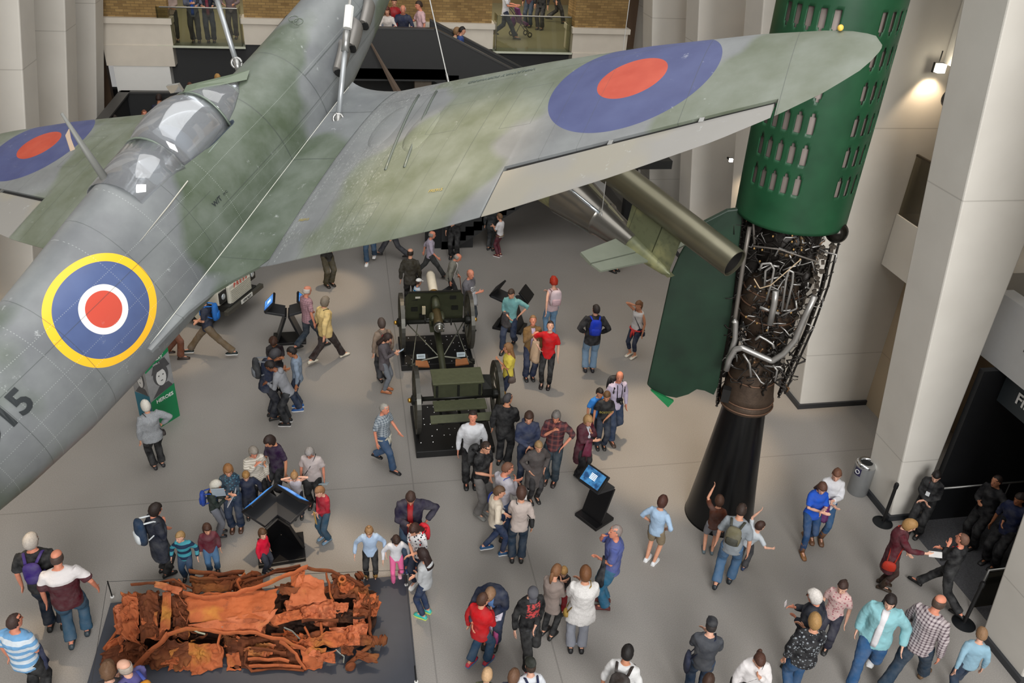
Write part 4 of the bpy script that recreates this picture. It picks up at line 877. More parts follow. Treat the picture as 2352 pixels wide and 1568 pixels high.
# ---------------------------------------------------------------- bin and barrier posts
P = at(1968, 1128); bn_ = empty('litter_bin', (P.x, P.y, 0)); tag(bn_, 'cylindrical brushed grey litter bin beside the tall right column', 'bin')
MB().lathe([(.0, 0), (.19, 0), (.2, .02), (.2, .72), (.0, .72)], 28).build('body', plain('bin_grey', '#8d8f90', .4, .4), bn_, True, 40)
MB().lathe([(.2, .70), (.205, .73), (.17, .78), (.12, .77), (.115, .73)], 28, cap=False).build('chrome_lid', plain('chrome', '#d8dadc', .12, .95), bn_, True); MB().lathe([(0, .74), (.13, .745)], 20).build('opening', plain('opening_shade', '#0c0c0c', .9), bn_)  # black disc under the lid stands in for shade inside the bin
lbm = MB(); d_ = Vector((-bn_.location.x, -bn_.location.y, 0)).normalized(); a0 = atan2(d_.y, d_.x)
for i in range(6):
    a = a0 - .9 + .12 * i; b = a + .12; lbm.add([(.203 * cos(a), .203 * sin(a), .5), (.203 * cos(b), .203 * sin(b), .5), (.203 * cos(b), .203 * sin(b), .68), (.203 * cos(a), .203 * sin(a), .68)], [(0, 1, 2, 3)])
lbl_ = lbm.build('sticker', plain('sticker_navy', '#2a2748', .5), bn_)
mm_ = Vector((cos(a0 - .55), sin(a0 - .55), 0)); MB().torus(mm_ * .206 + Vector((0, 0, .59)), .045, .007, 16, 5, (Vector((0, 0, 1)).rotation_difference(mm_)).to_matrix()).build('sticker_symbol', WT, lbl_)
def belt_post(px_, py_, label):
    P = at(px_, py_); r = empty('barrier_post', (P.x, P.y, 0)); MB().lathe([(.0, 0), (.19, 0), (.19, .012), (.12, .03), (.035, .05), (.0, .05)], 28).build('weighted_base', plain('post_base', '#232528', .35, .5), r, True, 40)
    MB().lathe([(0, .04), (.032, .04), (.032, .88), (0, .88)], 16).build('post', BLACK, r, True, 40); MB().lathe([(0, .88), (.04, .88), (.042, .97), (.03, 1.0), (0, 1.0)], 16).build('belt_head', BLACK, r, True, 40); tag(r, label, 'barrier post', 'belt barrier posts'); return r
belt_post(2027, 1200, 'black belt barrier post standing at the foot of the right column, by the staff woman'); bp = belt_post(2213, 1432, 'black belt barrier post at the lower right, by the boy in the denim shirt')
MB().box((0, .04, .93), (.02, .01, .05)).build('red_mark', plain('red_mark', '#c22a20', .5), bp)
# handrail in the entrance
a = on_y(2320, 1306, 7.95); 
r = empty('handrail', (0, 0, 0)); P0 = at(2228, 1400); P1 = P0 + Vector((0, 0, .95)); P2 = P1 + Vector((2.2, .05, 0)); MB().tube([P0, P1, P2, P2 - Vector((0, 0, .95))], .02, 8).build('rail', STEEL, r, True); gl_ = MB().prism([P0 + Vector((.05, 0, .05)), P1 + Vector((.05, 0, -.05)), P2 - Vector((0, 0, .05)), P2 - Vector((0, 0, .9))], (0, .01, 0)).build('glass_panel', glassm('balustrade_glass', tint='#cfcabb'), r); tag(r, 'steel handrail with glass panel at the near side of the dark entrance', 'handrail')
r = empty('handrail', (0, 0, 0)); P1 = on_y(2160, 1122, 10.35); P2 = P1 + Vector((3.0, .0, .0)); MB().tube([P1, P2], .02, 8).build('rail', STEEL, r, True)
for f in (0, .5, 1): q = P1.lerp(P2, f); MB().tube([q, (q.x, q.y, 0)], .012, 6).build('stanchion', STEEL, r)
tag(r, 'steel handrail running into the dark entrance behind the staff woman', 'handrail')
# ---------------------------------------------------------------- white press vehicle, half hidden by the aircraft
WH = plain('worn_white_paint', '#d6d3c6', .4, 0, .08, 5); TY = plain('tyre_rubber', '#191817', .8)
F0 = at(452, 765); F1 = at(572, 672)       # front wheels contact line region
lr = empty('press_vehicle', (-3.35, 19.95, 0), 0); tag(lr, 'white boxy off-road vehicle marked PRESS, nose out beneath the aircraft wing root', 'vehicle')
dirw = Vector((.44, .9, 0)).normalized(); lr.location = Vector((-3.12, 19.2, 0)) + dirw * .82; lr.rotation_euler = (0, 0, atan2(dirw.y, dirw.x))
lr.location.z = 0
def lb(name, c, d, mat=WH, w_=.03, par=None): o = MB().box(c, d).build(name, mat, par or lr); bevel(o, w_); return o
lb('bonnet', (0, .85, 1.08), (1.0, 1.1, .10)); lb('front_wing', (-.66, .85, .93), (.36, 1.2, .42)); lb('front_wing', (.66, .85, .93), (.36, 1.2, .42)); lb('grille_panel', (0, .20, .86), (1.0, .10, .52))
gp = None
m = MB()
for k in range(8): m.box((0, .14, .66 + .048 * k), (.9, .03, .026))
m.build('grille_slats', plain('slat_white', '#c9c6b8', .5), lr)
for s in (-1, 1):
    h_ = lb('headlamp_panel', (.68 * s, .235, .92), (.28, .05, .30), plain('lamp_black', '#1a1a1a', .5), .01); MB().ell((.68 * s, .21, .93), (.08, .03, .08), 14, 8).build('headlamp', plain('lamp_glass', '#cdd4d8', .1, .5), h_, True)
lb('bumper', (0, .08, .55), (1.7, .12, .12), plain('bumper_grey', '#55534c', .5, .4), .01); lb('number_plate', (0, .0, .60), (.52, .02, .11), plain('plate_white', '#d9d9d2', .5), .003)
put_text('plate_lettering', 'VPR760T', .10, plain('plate_black', '#1a1a1a', .5), (0, -.012, .60), (1, 0, 0), (0, 0, 1), lr)
put_text('press_lettering', 'P R E S S', .17, plain('press_red', '#d6402a', .5), (0, .145, 1.07), (1, 0, 0), (0, 0, 1), lr, True, .012)
lb('body', (0, 2.6, 1.35), (1.65, 2.4, 1.1)); lb('roof', (0, 2.7, 1.93), (1.5, 2.3, .06)); lb('chassis', (0, 1.9, .55), (1.3, 3.6, .2), plain('chassis_black', '#1d1c1a', .7), .02)
lb('windscreen', (0, 1.42, 1.62), (1.35, .04, .42), plain('vehicle_glass', '#28323a', .1), .005)
for s in (-1, 1):
    for y_ in (.85, 3.0):
        w_ = empty('wheel'); w_.parent = lr; w_.location = (.72 * s, y_, .38); R_ = []
        MB().tube([(-.1, 0, 0), (-.095, 0, 0), (.095, 0, 0), (.1, 0, 0)], [.33, .38, .38, .33], 28).build('tyre', TY, w_, True, 40); MB().tube([(.08 * s, 0, 0), (.115 * s, 0, 0)], [.22, .20], 20).build('rim', plain('rim_cream', '#c9c2ae', .5), w_, True, 40)
lb('spare_tyre_cover', (.25, .9, 1.18), (.5, .5, .12), plain('spare_black', '#1c1c1c', .7), .05)
# ---------------------------------------------------------------- rusted car wreck on its low plinth
random.seed(21)
cp = empty('car_plinth', (-1.75, 8.3, 0)); bevel(MB().box((0, 0, .03), (4.8, 4.3, .06)).build('base', plain('slate_plinth', '#3d4049', .6, 0, .1), cp), .006); tag(cp, 'low dark slate plinth lying under the rusted car wreck', 'plinth')
def rustm(name, a, b, c2, seed):
    t = NT(name); v = t.scaled((1, 1, 1)); v.node.inputs['Location'].default_value = (seed, seed, 0)
    c = t.mix(t.ramp(t.noise(3, 5, v, .6), .35, .65), a, b); c = t.mix(t.ramp(t.noise(1.6, 4, v), .58, .72, 0, .7), c, c2); c = t.mix(t.ramp(t.noise(6, 5, v, .7), .60, .74, 0, .55), c, '#4a3a34')
    t.out(c, .85, 0, .2); t.bump(t.noise(25, 5, None, .7), .5, .02); return t.m
RA = rustm('rust_orange', '#b5653f', '#9c5433', '#c08a3e', 1); RB = rustm('rust_brown', '#7d472c', '#5c3423', '#8a5a34', 4); RC = rustm('rust_dark', '#412a20', '#2e201b', '#5c3b28', 7); RD = rustm('rust_pinkish', '#bd7150', '#a65c3b', '#b58347', 9)
car = empty('car_wreck', (-1.8, 9.5, .06)); tag(car, 'crushed burnt out rust orange car wreck lying on the low slate plinth', 'car wreck')
CO = car.location
def crump(p, amp, f, sd):
    n1 = noise.noise(p * f + Vector((sd, 0, 0))); n2 = noise.noise(p * f * 2.3 + Vector((0, sd, 0))); n3 = noise.noise(p * f * 5 + Vector((0, 0, sd)))
    return ((abs(n1) * 2 - .5) + .75 * (abs(n2) * 2 - .5) + .5 * (abs(n3) * 2 - .4)) * amp
def sheet(c4, mat, amp=.06, f=2.2, n=22, name='crumpled_panel', edge=.05, th=.008):
    P4 = [at(x, y, z) - CO for x, y, z in c4]; sd = random.random() * 50; vs = []; nrm = (P4[1] - P4[0]).cross(P4[3] - P4[0]).normalized(); nrm = -nrm if nrm.z < 0 else nrm
    for i in range(n + 1):
        for j in range(n + 1):
            u_, v_ = i / n, j / n; e1 = noise.noise(Vector((u_ * 4, sd, 0))) * edge; e2 = noise.noise(Vector((v_ * 4, 0, sd))) * edge
            u2 = u_ + e2 * (1 if u_ in (0, 1) else .5); v2 = v_ + e1 * (1 if v_ in (0, 1) else .5)
            p = P4[0] * (1 - u2) * (1 - v2) + P4[1] * u2 * (1 - v2) + P4[2] * u2 * v2 + P4[3] * (1 - u2) * v2
            q = p + nrm * crump(p, amp, f, sd) + Vector((noise.noise(p * 3 + Vector((sd, 1, 1))), noise.noise(p * 3 + Vector((1, sd, 1))), 0)) * amp * .6
            q.z = max(q.z, .02); vs.append(q)
    m = MB(); m.add(vs, [(i * (n + 1) + j, (i + 1) * (n + 1) + j, (i + 1) * (n + 1) + j + 1, i * (n + 1) + j + 1) for i in range(n) for j in range(n)])
    o = m.build(name, mat, car, True, 28); mod(o, 'SOLIDIFY', thickness=th); return o
def beam(pts, r, mat, name='bent_rail', wob=.02, flat=.5):
    P = [at(x, y, z) - CO for x, y, z in pts]; Q = []; sd = random.random() * 40
    for a, b in zip(P, P[1:]):
        k = max(2, int((b - a).length / .07))
        for i in range(k): Q.append(a.lerp(b, i / k))
    Q.append(P[-1]); Q = [q + Vector((noise.noise(q * 5 + Vector((sd, 0, 0))), noise.noise(q * 5 + Vector((0, sd, 0))), noise.noise(q * 5 + Vector((0, 0, sd))))) * wob * 1.6 for q in Q]
    R = [(r * (1 + .35 * noise.noise(q * 7)), r * flat * (1 + .35 * noise.noise(q * 9))) for q in Q]
    for q, rr_ in zip(Q, R): q.z = max(q.z, rr_[0] + .002)
    return MB().tube(Q, R, 7).build(name, mat, car, True, 45)
# underlying floor pan and dark inside
sheet([(275, 1372, .28), (860, 1358, .25), (850, 1478, .12), (300, 1525, .08)], RC, .10, 1.6, 60, 'floor_pan', .04)
sheet([(515, 1455, .34), (690, 1470, .32), (690, 1535, .05), (520, 1535, .05)], RB, .07, 3, 24); sheet([(440, 1322, .3), (600, 1315, .35), (605, 1352, .5), (445, 1355, .5)], RB, .08, 3, 26)
sheet([(620, 1400, .42), (800, 1400, .42), (800, 1450, .25), (640, 1460, .25)], RC, .08, 3, 26)
L_ = [([(428, 1368, .74), (642, 1350, .8), (618, 1418, .76), (432, 1428, .66)], RA, .035, 1.8, 34), ([(430, 1434, .66), (640, 1398, .78), (597, 1452, .60), (470, 1448, .60)], RD, .045, 2.0, 34),
 ([(282, 1360, .55), (318, 1362, .62), (318, 1480, .5), (275, 1455, .38)], RA, .11, 2.6, 30), ([(262, 1390, .42), (285, 1375, .52), (290, 1470, .42), (265, 1448, .28)], RD, .09, 3, 26),
 ([(318, 1360, .62), (366, 1358, .64), (362, 1455, .5), (320, 1478, .46)], RB, .09, 2.4, 30), ([(325, 1408, .56), (364, 1402, .58), (358, 1462, .5), (330, 1465, .48)], RA, .06, 2.6, 22),
 ([(374, 1358, .70), (394, 1360, .70), (390, 1445, .62), (366, 1452, .62)], RA, .03, 3, 18), ([(358, 1334, .74), (418, 1350, .74), (410, 1366, .66), (352, 1348, .66)], RD, .03, 3, 18),
 ([(395, 1368, .52), (430, 1368, .6), (432, 1440, .5), (392, 1440, .48)], RB, .08, 3.4, 26), ([(688, 1312, .84), (742, 1330, .78), (752, 1380, .72), (660, 1392, .74)], RD, .04, 2.2, 28),
 ([(668, 1315, .78), (702, 1312, .82), (690, 1350, .78), (668, 1345, .72)], RA, .03, 3, 18), ([(632, 1345, .80), (690, 1350, .82), (668, 1368, .76), (630, 1352, .74)], RB, .03, 3, 18),
 ([(655, 1378, .76), (768, 1376, .70), (768, 1418, .58), (660, 1420, .60)], RD, .11, 3.0, 40), ([(612, 1416, .70), (688, 1398, .70), (696, 1420, .60), (626, 1440, .58)], RA, .05, 3, 22),
 ([(760, 1315, .66), (832, 1332, .52), (845, 1392, .46), (768, 1368, .60)], RB, .09, 2.8, 32), ([(790, 1325, .62), (815, 1335, .58), (808, 1375, .5), (778, 1360, .58)], RA, .06, 3, 20),
 ([(832, 1368, .48), (878, 1382, .40), (868, 1412, .3), (838, 1415, .38)], RA, .09, 3.5, 24), ([(812, 1372, .5), (840, 1372, .48), (842, 1440, .38), (815, 1432, .42)], RD, .08, 3.4, 26),
 ([(680, 1475, .46), (800, 1440, .46), (800, 1478, .28), (690, 1492, .3)], RA, .07, 2.8, 34), ([(755, 1440, .46), (852, 1432, .40), (838, 1480, .26), (765, 1488, .28)], RD, .09, 3.0, 30),
 ([(690, 1488, .38), (750, 1488, .32), (738, 1536, .06), (700, 1545, .04)], RA, .04, 2.4, 24), ([(320, 1490, .44), (432, 1468, .46), (442, 1546, .05), (340, 1535, .06)], RB, .10, 2.4, 38),
 ([(395, 1490, .34), (470, 1480, .40), (455, 1546, .05), (385, 1540, .06)], RA, .08, 2.6, 28), ([(432, 1472, .44), (516, 1486, .38), (512, 1532, .10), (445, 1548, .05)], RA, .07, 2.6, 32),
 ([(236, 1495, .26), (290, 1470, .44), (305, 1530, .1), (232, 1540, .03)], RB, .10, 3.0, 28), ([(240, 1480, .30), (285, 1460, .46), (282, 1500, .3), (238, 1505, .14)], RA, .08, 3.4, 22),
 ([(520, 1500, .22), (548, 1495, .24), (556, 1540, .05), (522, 1545, .03)], RA, .04, 3, 16), ([(290, 1475, .42), (330, 1480, .42), (345, 1520, .15), (300, 1530, .1)], RB, .09, 3, 24),
 ([(755, 1400, .52), (830, 1398, .46), (826, 1430, .36), (770, 1428, .40)], RC, .07, 3.5, 22)]
for c4, mt_, a_, f_, n_ in L_: sheet(c4, mt_, a_, f_, n_)
for pts, r_, mt_ in [([(420, 1358, .78), (470, 1372, .78), (545, 1362, .82), (600, 1345, .86), (645, 1325, .9), (705, 1303, .86)], .045, RA), ([(384, 1458, .60), (430, 1446, .64), (480, 1446, .63), (560, 1455, .62), (590, 1452, .62), (640, 1465, .52), (700, 1492, .42)], .04, RA),
 ([(437, 1310, .42), (500, 1318, .44), (560, 1312, .44)], .05, RB), ([(438, 1325, .45), (500, 1330, .45), (590, 1322, .5)], .04, RB), ([(705, 1303, .86), (760, 1312, .76), (800, 1322, .66), (845, 1352, .5)], .035, RB), ([(560, 1340, .6), (620, 1318, .74), (700, 1300, .82)], .03, RB), ([(590, 1330, .6), (640, 1308, .74), (690, 1299, .8)], .03, RB),
 ([(388, 1452, .6), (345, 1495, .4), (312, 1532, .18)], .06, RA), ([(510, 1450, .58), (500, 1478, .46), (505, 1500, .36)], .035, RA), ([(558, 1362, .76), (545, 1338, .6), (560, 1320, .5)], .04, RA), ([(528, 1362, .72), (535, 1335, .55)], .04, RB), ([(575, 1322, .6), (545, 1330, .58), (530, 1345, .6)], .03, RB),
 ([(565, 1492, .34), (562, 1520, .2), (578, 1545, .06), (640, 1536, .08), (700, 1542, .06)], .04, RB), ([(570, 1512, .26), (630, 1515, .26), (665, 1518, .24)], .03, RA), ([(640, 1472, .46), (680, 1500, .34), (700, 1540, .08)], .04, RA), ([(580, 1486, .38), (630, 1496, .34), (660, 1500, .34)], .035, RB), ([(570, 1530, .14), (620, 1527, .16), (690, 1530, .14)], .035, RA),
 ([(750, 1318, .72), (755, 1350, .68), (765, 1378, .6)], .035, RA), ([(842, 1350, .48), (850, 1400, .42), (848, 1450, .34), (862, 1480, .26)], .05, RB), ([(690, 1425, .55), (740, 1420, .52), (780, 1425, .48)], .04, RB), ([(700, 1440, .5), (712, 1465, .42)], .03, RA), ([(735, 1430, .5), (738, 1462, .42)], .05, RA),
 ([(262, 1400, .35), (268, 1450, .3), (240, 1490, .28)], .04, RA), ([(300, 1345, .6), (340, 1340, .66), (400, 1330, .7), (440, 1350, .68)], .03, RB), ([(410, 1330, .7), (425, 1352, .7)], .035, RA), ([(412, 1370, .62), (436, 1400, .58), (430, 1430, .6)], .014, RD), ([(400, 1368, .6), (408, 1400, .55), (428, 1428, .58)], .012, RD)]: beam(pts, r_, mt_)
ZN = plain('bare_zinc', '#8c8f88', .5, .4)
for pts in ([(652, 1440, .5), (672, 1450, .46), (690, 1468, .42)], [(770, 1490, .3), (790, 1505, .2), (788, 1520, .15)], [(430, 1441, .66), (455, 1450, .62), (472, 1456, .6)], [(480, 1443, .64), (505, 1440, .62), (525, 1447, .6)]): beam(pts, .018, ZN if pts[0][0] != 430 else plain('pale_lime', '#a8ab95', .6), 'bare_strip', .015)
for k in range(70):
    x, y = random.uniform(285, 850), random.uniform(1345, 1515); z = .50 - .30 * (y - 1345) / 170 + random.uniform(0, .16); a, b = random.uniform(9, 26), random.uniform(7, 17); q_ = random.uniform(-9, 9)
    if 430 < x < 640 and y < 1450: continue
    sheet([(x - a, y - b + q_, z + random.uniform(-.05, .05)), (x + a, y - b - q_, z + random.uniform(-.05, .05)), (x + a * .8, y + b, z - .05), (x - a, y + b * .8, z - .04)], random.choice((RA, RB, RD, RB, RA)), .05, 5, 10, 'torn_sheet', .12)
# axle, hubs and springs at the right hand end
a, b = at(855, 1478, .32) - CO, at(800, 1525, .14) - CO
MB().tube([a, b], .035, 8).build('axle', RB, car, True)
for (x, y, z, r_, L, ax_) in ((860, 1472, .30, .085, .14, (1, .3, .3)), (880, 1470, .24, .09, .12, (1, -.3, 0)), (805, 1530, .12, .08, .10, (.3, -1, .2)), (826, 1322, .40, .085, .12, (1, .6, .2)), (770, 1352, .60, .04, .16, (0, 1, .2))):
    c = at(x, y, z) - CO; d = Vector(ax_).normalized() * L / 2; m = MB()
    m.tube([c - d, c - d * .4, c - d * .35, c + d * .1, c + d * .15, c + d], [r_ * .8, r_, r_ * .7, r_ * .75, r_ * 1.05, r_ * .6], 14); m.build('hub', RB, car, True, 40)
MB().torus(at(786, 1330, .66) - CO, .05, .02, 16, 6, Matrix.Rotation(.5, 3, 'X')).build('ring', RA, car, True); MB().torus(at(788, 1358, .58) - CO, .035, .01, 16, 6).build('ring', RB, car, True)
for k in range(4): beam([(845 - 12 * k, 1470 + 3 * k, .26), (800 - 6 * k, 1500 + 4 * k, .16)], .012, RC, 'suspension_arm')
for k in range(46):
    x, y = random.uniform(300, 840), random.uniform(1345, 1500); z = .5 - .25 * (y - 1345) / 155 + random.uniform(-.08, .1); dx, dy = random.uniform(-32, 32), random.uniform(-14, 14)
    beam([(x, y, z), (x + dx * .5 + random.uniform(-5, 5), y + dy * .5, z + random.uniform(-.04, .08)), (x + dx, y + dy, z + random.uniform(-.06, .05))], random.uniform(.010, .024), random.choice((RA, RB, RC, RB)), 'torn_strip', .03)
# rope barrier
RW = plain('barrier_wire', '#3a3a3a', .6)
posts = [(258, 1371), (933, 1343), (956, 1566)]
for (x, y), lb_ in zip(posts, ('short black wire post with white foot at the left rear corner of the car plinth', 'short black wire post by the girl in pink trousers, rear right of the car', 'short black wire post at the right edge of the car plinth near the bottom')):
    P = at(x, y, .06); r = empty('wire_post', P); MB().lathe([(0, 0), (.03, 0), (.03, .015), (0, .02)], 12).build('white_foot', plain('foot_white', '#e2e2e0', .4), r); MB().tube([(0, 0, .02), (-.02, .03, .34)], .011, 8).build('rod', BLACK, r); tag(r, lb_, 'barrier post', 'wire posts around the car plinth')
q = [at(x, y, .06) + Vector((-.02, .03, .33)) for x, y in posts]; q0 = Vector((-3.75, 6.6, .39))
for a, b, lb_ in ((q[0], q[1], 'thin barrier wire running along the far side of the car wreck'), (q[1], q[2], 'thin barrier wire along the right side of the car plinth'), (q[0], q0, 'thin barrier wire along the left side of the car plinth')):
    r = MB().tube([a - a, b - a], .004, 5).build('barrier_wire', RW); r.location = a; tag(r, lb_, 'wire', 'wires around the car plinth')
# ---------------------------------------------------------------- people
_cm = {}
def cloth(c, pat=None, c2='#e8e8e8'):
    key = (c, pat, c2)
    if key in _cm: return _cm[key]
    t = NT('cloth'); X, Y, Z = t.xyz(); col = t.mix(t.ramp(t.noise(7, 3), .3, .7, 0, .22), c, '#8b8b8b' if sum(lin(c)[:3]) < .5 else '#6b6b6b')
    if pat == 'stripe': col = t.mix(t.math('LESS_THAN', t.math('FRACT', t.math('MULTIPLY', Z, 8)), .5), col, c2)
    if pat == 'fine': col = t.mix(t.math('LESS_THAN', t.math('FRACT', t.math('MULTIPLY', Z, 26)), .4), col, c2)
    if pat == 'check':
        a = t.math('LESS_THAN', t.math('FRACT', t.math('MULTIPLY', Z, 20)), .4); b = t.math('LESS_THAN', t.math('FRACT', t.math('MULTIPLY', X, 20)), .4)
        col = t.mix(t.math('MULTIPLY', t.math('ADD', a, b), .5), col, c2)
    if pat == 'plaid':
        a = t.math('LESS_THAN', t.math('FRACT', t.math('MULTIPLY', Z, 9)), .35); b = t.math('LESS_THAN', t.math('FRACT', t.math('MULTIPLY', X, 9)), .35)
        col = t.mix(t.math('MULTIPLY', t.math('ADD', a, b), .5), col, c2)
    if pat == 'floral':
        v = t.n('TexVoronoi'); v.inputs['Scale'].default_value = 22; t.link(t.obj, v.inputs['Vector']); col = t.mix(t.math('LESS_THAN', v.outputs['Distance'], .32), col, c2)
    if pat == 'yoke': col = t.mix(t.math('GREATER_THAN', Z, 1.385), col, c2)
    if pat == 'print': col = t.mix(t.math('MULTIPLY', t.math('MULTIPLY', between(t, Z, 1.08, 1.36), between(t, X, -.11, .11)), t.math('MULTIPLY', t.math('GREATER_THAN', Y, .04), t.ramp(t.noise(28, 3), .42, .55))), col, c2)
    if pat == 'tweed': col = t.mix(t.ramp(t.noise(90, 2), .4, .6, 0, .5), col, c2)
    m = t.out(col, .9, 0, .15); t.bump(t.noise(9, 4, None, .6, .6), .35, .03); _cm[key] = m; return m
SK = {'a': '#d9a184', 'b': '#c98d6c', 'c': '#9a6544', 'd': '#6e452d', 'p': '#e3b39b', 'r': '#d98f74'}
def skin(k):
    if k in _cm: return _cm[k]
    t = NT('skin'); c = t.mix(t.ramp(t.noise(14, 3), .3, .7, 0, .3), SK[k], '#b96f55'); _cm[k] = t.out(c, .55, 0, .4); t.b.inputs['Subsurface Weight'].default_value = 0; return _cm[k]
def hairm(c): return plain('hair', c, .65, 0, .3, 40, .5, 60)
EYE = plain('eye_dark', '#1d1512', .3); LIP = plain('lip', '#9c4a42', .5)
def ik(a, b, l1, l2, hint):
    d = b - a; L = min(d.length, (l1 + l2) * .999); d = d.normalized(); h = Vector(hint); h = (h - d * h.dot(d)).normalized()
    x = (l1 * l1 - l2 * l2 + L * L) / (2 * L); y = sqrt(max(0, l1 * l1 - x * x)); return a + d * x + h * y, a + d * L
ARM = {'down': (.16, .04, -.97, (.6, -.8, 0)), 'back': (.15, -.38, -.88, (.4, -1, -.2)), 'fwd': (.12, .42, -.84, (.5, -.8, -.3)), 'pocket': (.05, .14, -.74, (.9, -.7, 0)), 'hip': (.16, .05, -.6, (1, -.5, 0)),
       'hold': (-.28, .52, -.38, (.6, -.4, -.7)), 'low': (-.30, .36, -.66, (.7, -.5, -.4)), 'cross': (-.46, .34, -.36, (.6, -.2, -.7)), 'face': (-.20, .36, .06, (.6, .2, -1)), 'chin': (-.26, .34, -.10, (.6, .1, -1)), 'head': (-.12, .16, .34, (1, .2, .1)),
       'up': (.06, .22, .92, (1, 0, 0)), 'behind': (-.32, -.22, -.62, (.8, -.8, 0)), 'reach': (.05, .84, -.30, (.6, -.2, -.8)), 'out': (.60, .40, -.50, (.4, -.6, -.5)), 'strap': (-.16, .26, -.22, (.5, 0, -1)), 'side': (.34, .1, -.85, (.6, -.7, 0)), 'rest': (.0, .62, -.48, (.6, -.6, -.5))}
def oval(c, rx, ry, n=14, rot=None, tw=0):
    out = []
    for j in range(n):
        a = 2 * pi * j / n; v = Vector((rx * cos(a), ry * sin(a), 0)); out.append(Vector(c) + (rot @ v if rot is not None else v))
    return out
NP = 0
def person(label, f, foot=None, hy=None, head=None, h=1.72, top=('long', '#555555'), leg=('long', '#26303f'), shoe='#222222', hair=('short', '#4a3426'), sk='a', arms=('down', 'down'), st=0.0, lean=0.0, look=(0, 10), fat=1.0, z=0.0, fem=False, group=None, extra=None, side=0.0, tie=None, under=None, cat='person', name='person'):
    """f: facing, degrees clockwise from straight away from the camera as seen in the photo. foot/hy: pixel of the feet and of the crown; head: pixel of the crown when feet are hidden"""
    global NP; NP += 1; random.seed(NP * 17)
    if foot is not None:
        P = at(foot[0], foot[1], z)
        if hy is not None:
            lo, hi = .6, 2.3
            for _ in range(30):
                h = (lo + hi) / 2
                if pix(P + Vector((0, 0, h)))[1] > hy: lo = h
                else: hi = h
    else: P = at(head[0], head[1], z + h); P.z = z
    v = Vector((P.x - CAM.x, P.y - CAM.y, 0)).normalized(); ang = atan2(v.y, v.x) - radians(f)
    root = empty(name, P, ang - pi / 2); H = h * (1 + .10 * lean) ; kid = h < 1.38; tag(root, label, cat, group or ('visitors on the hall floor' if z < 1 else 'visitors on the stairs and upper gallery'))
    hh = .232 * (h / 1.75) ** (.45); s = h / 1.75; k = s * fat
    ra = Matrix.Rotation(-lean * .9, 3, 'X') @ Matrix.Rotation(side, 3, 'Y')      # torso lean
    hipz = .505 * h * (1 - abs(st) * .06); hip = Vector((0, -.10 * lean * h, hipz)); L1, L2 = .245 * h, .245 * h
    def T(p): return hip + ra @ (Vector(p) - Vector((0, 0, .505 * h)))
    shz = h - hh * 1.36; nz = h - hh * 1.12; chz = shz - .10 * s; waz = .60 * h; sw = (.185 if not fem else .165) * s * (1 + (fat - 1) * .5)
    if kid: sw = .16 * s * 1.08
    # feet
    ft = []
    for sd in (-1, 1):
        y = st * .38 * h * sd; lift = .05 * h if st and y < 0 else 0; y *= 1
        ft.append(Vector((sd * (.085 * s * (1 if not kid else 1.1)), y, .045 * h + lift)))
    body = MB(); tr = MB(); topm = MB(); n = 12
    thigh, knee, ank = .074 * k, .050 * s, .036 * s; lk, lt = leg; kn = []; bs = .86 if lk in ('long', 'slim', 'capri') else 1
    for sd, F in zip((-1, 1), ft):
        hp = hip + Vector((sd * .085 * s, 0, 0)); K, A = ik(hp, F, L1, L2, (sd * .15, 1, 0)); kn.append((hp, K, A))
        body.tube([hp + Vector((0, 0, .03 * s)), hp.lerp(K, .5), K, K.lerp(A, .35), A], [thigh * bs, thigh * .85 * bs, knee * bs, knee * 1.0 * bs, ank], 10)
        body.tube([A + Vector((0, -.045 * s, -.01 * s)), A + Vector((0, .05 * s, -.02 * s)), A + Vector((0, .13 * s, -.03 * s))], [(.03 * s, .03 * s), (.035 * s, .03 * s), (.03 * s, .015 * s)], 8)
        if lk == 'long': tr.tube([hp + Vector((0, 0, .04 * s)), hp.lerp(K, .5), K, K.lerp(A, .5), A.lerp(K, .06)], [thigh * 1.25, thigh * 1.18, knee * 1.52, knee * 1.45, ank * 2.25], 12)
        if lk == 'slim': tr.tube([hp + Vector((0, 0, .04 * s)), hp.lerp(K, .5), K, K.lerp(A, .4), A.lerp(K, .05)], [thigh * 1.2, thigh * 1.05, knee * 1.22, knee * 1.2, ank * 1.45], 12)
        if lk == 'shorts': tr.tube([hp + Vector((0, 0, .04 * s)), hp.lerp(K, .5), K.lerp(hp, .08)], [thigh * 1.25, thigh * 1.25, knee * 1.6], 12)
        if lk == 'capri': tr.tube([hp + Vector((0, 0, .04 * s)), hp.lerp(K, .5), K, K.lerp(A, .6)], [thigh * 1.2, thigh * 1.05, knee * 1.2, knee * 1.15], 12)
    hw = (.145 if not fem else .155) * k
    tr.rings([oval(T((0, 0, z_)), rx, ry, 16, ra) for z_, rx, ry in ((.465 * h, hw * .8, .09 * k), (.50 * h, hw, .108 * k), (.54 * h, hw, .108 * k), (.585 * h, hw * .92, .098 * k))])
    prof = [(.47 * h, hw * .92, .095 * k), (.54 * h, hw * .95, .10 * k), (waz, hw * (.88 if not fem else .78), .092 * k), (chz, sw * .86, .112 * k), (shz - .03 * s, sw * .86, .095 * s), (shz + .015 * s, sw * .58, .065 * s), (nz, .055 * s, .055 * s)]
    body.rings([oval(T((0, 0, z_)), rx * .84, ry * .80, 14, ra) for z_, rx, ry in prof])
    # head
    hr = Matrix.Rotation(radians(look[0]) * -1, 3, 'Z') @ Matrix.Rotation(-radians(look[1]), 3, 'X'); hr = ra.lerp(Matrix.Identity(3), .55) @ hr
    neck = T((0, .005, nz)); hc = neck + ra.lerp(Matrix.Identity(3), .4) @ Vector((0, .02 * s, .0)) + hr @ Vector((0, .012, hh * .56)); q = hh / .232
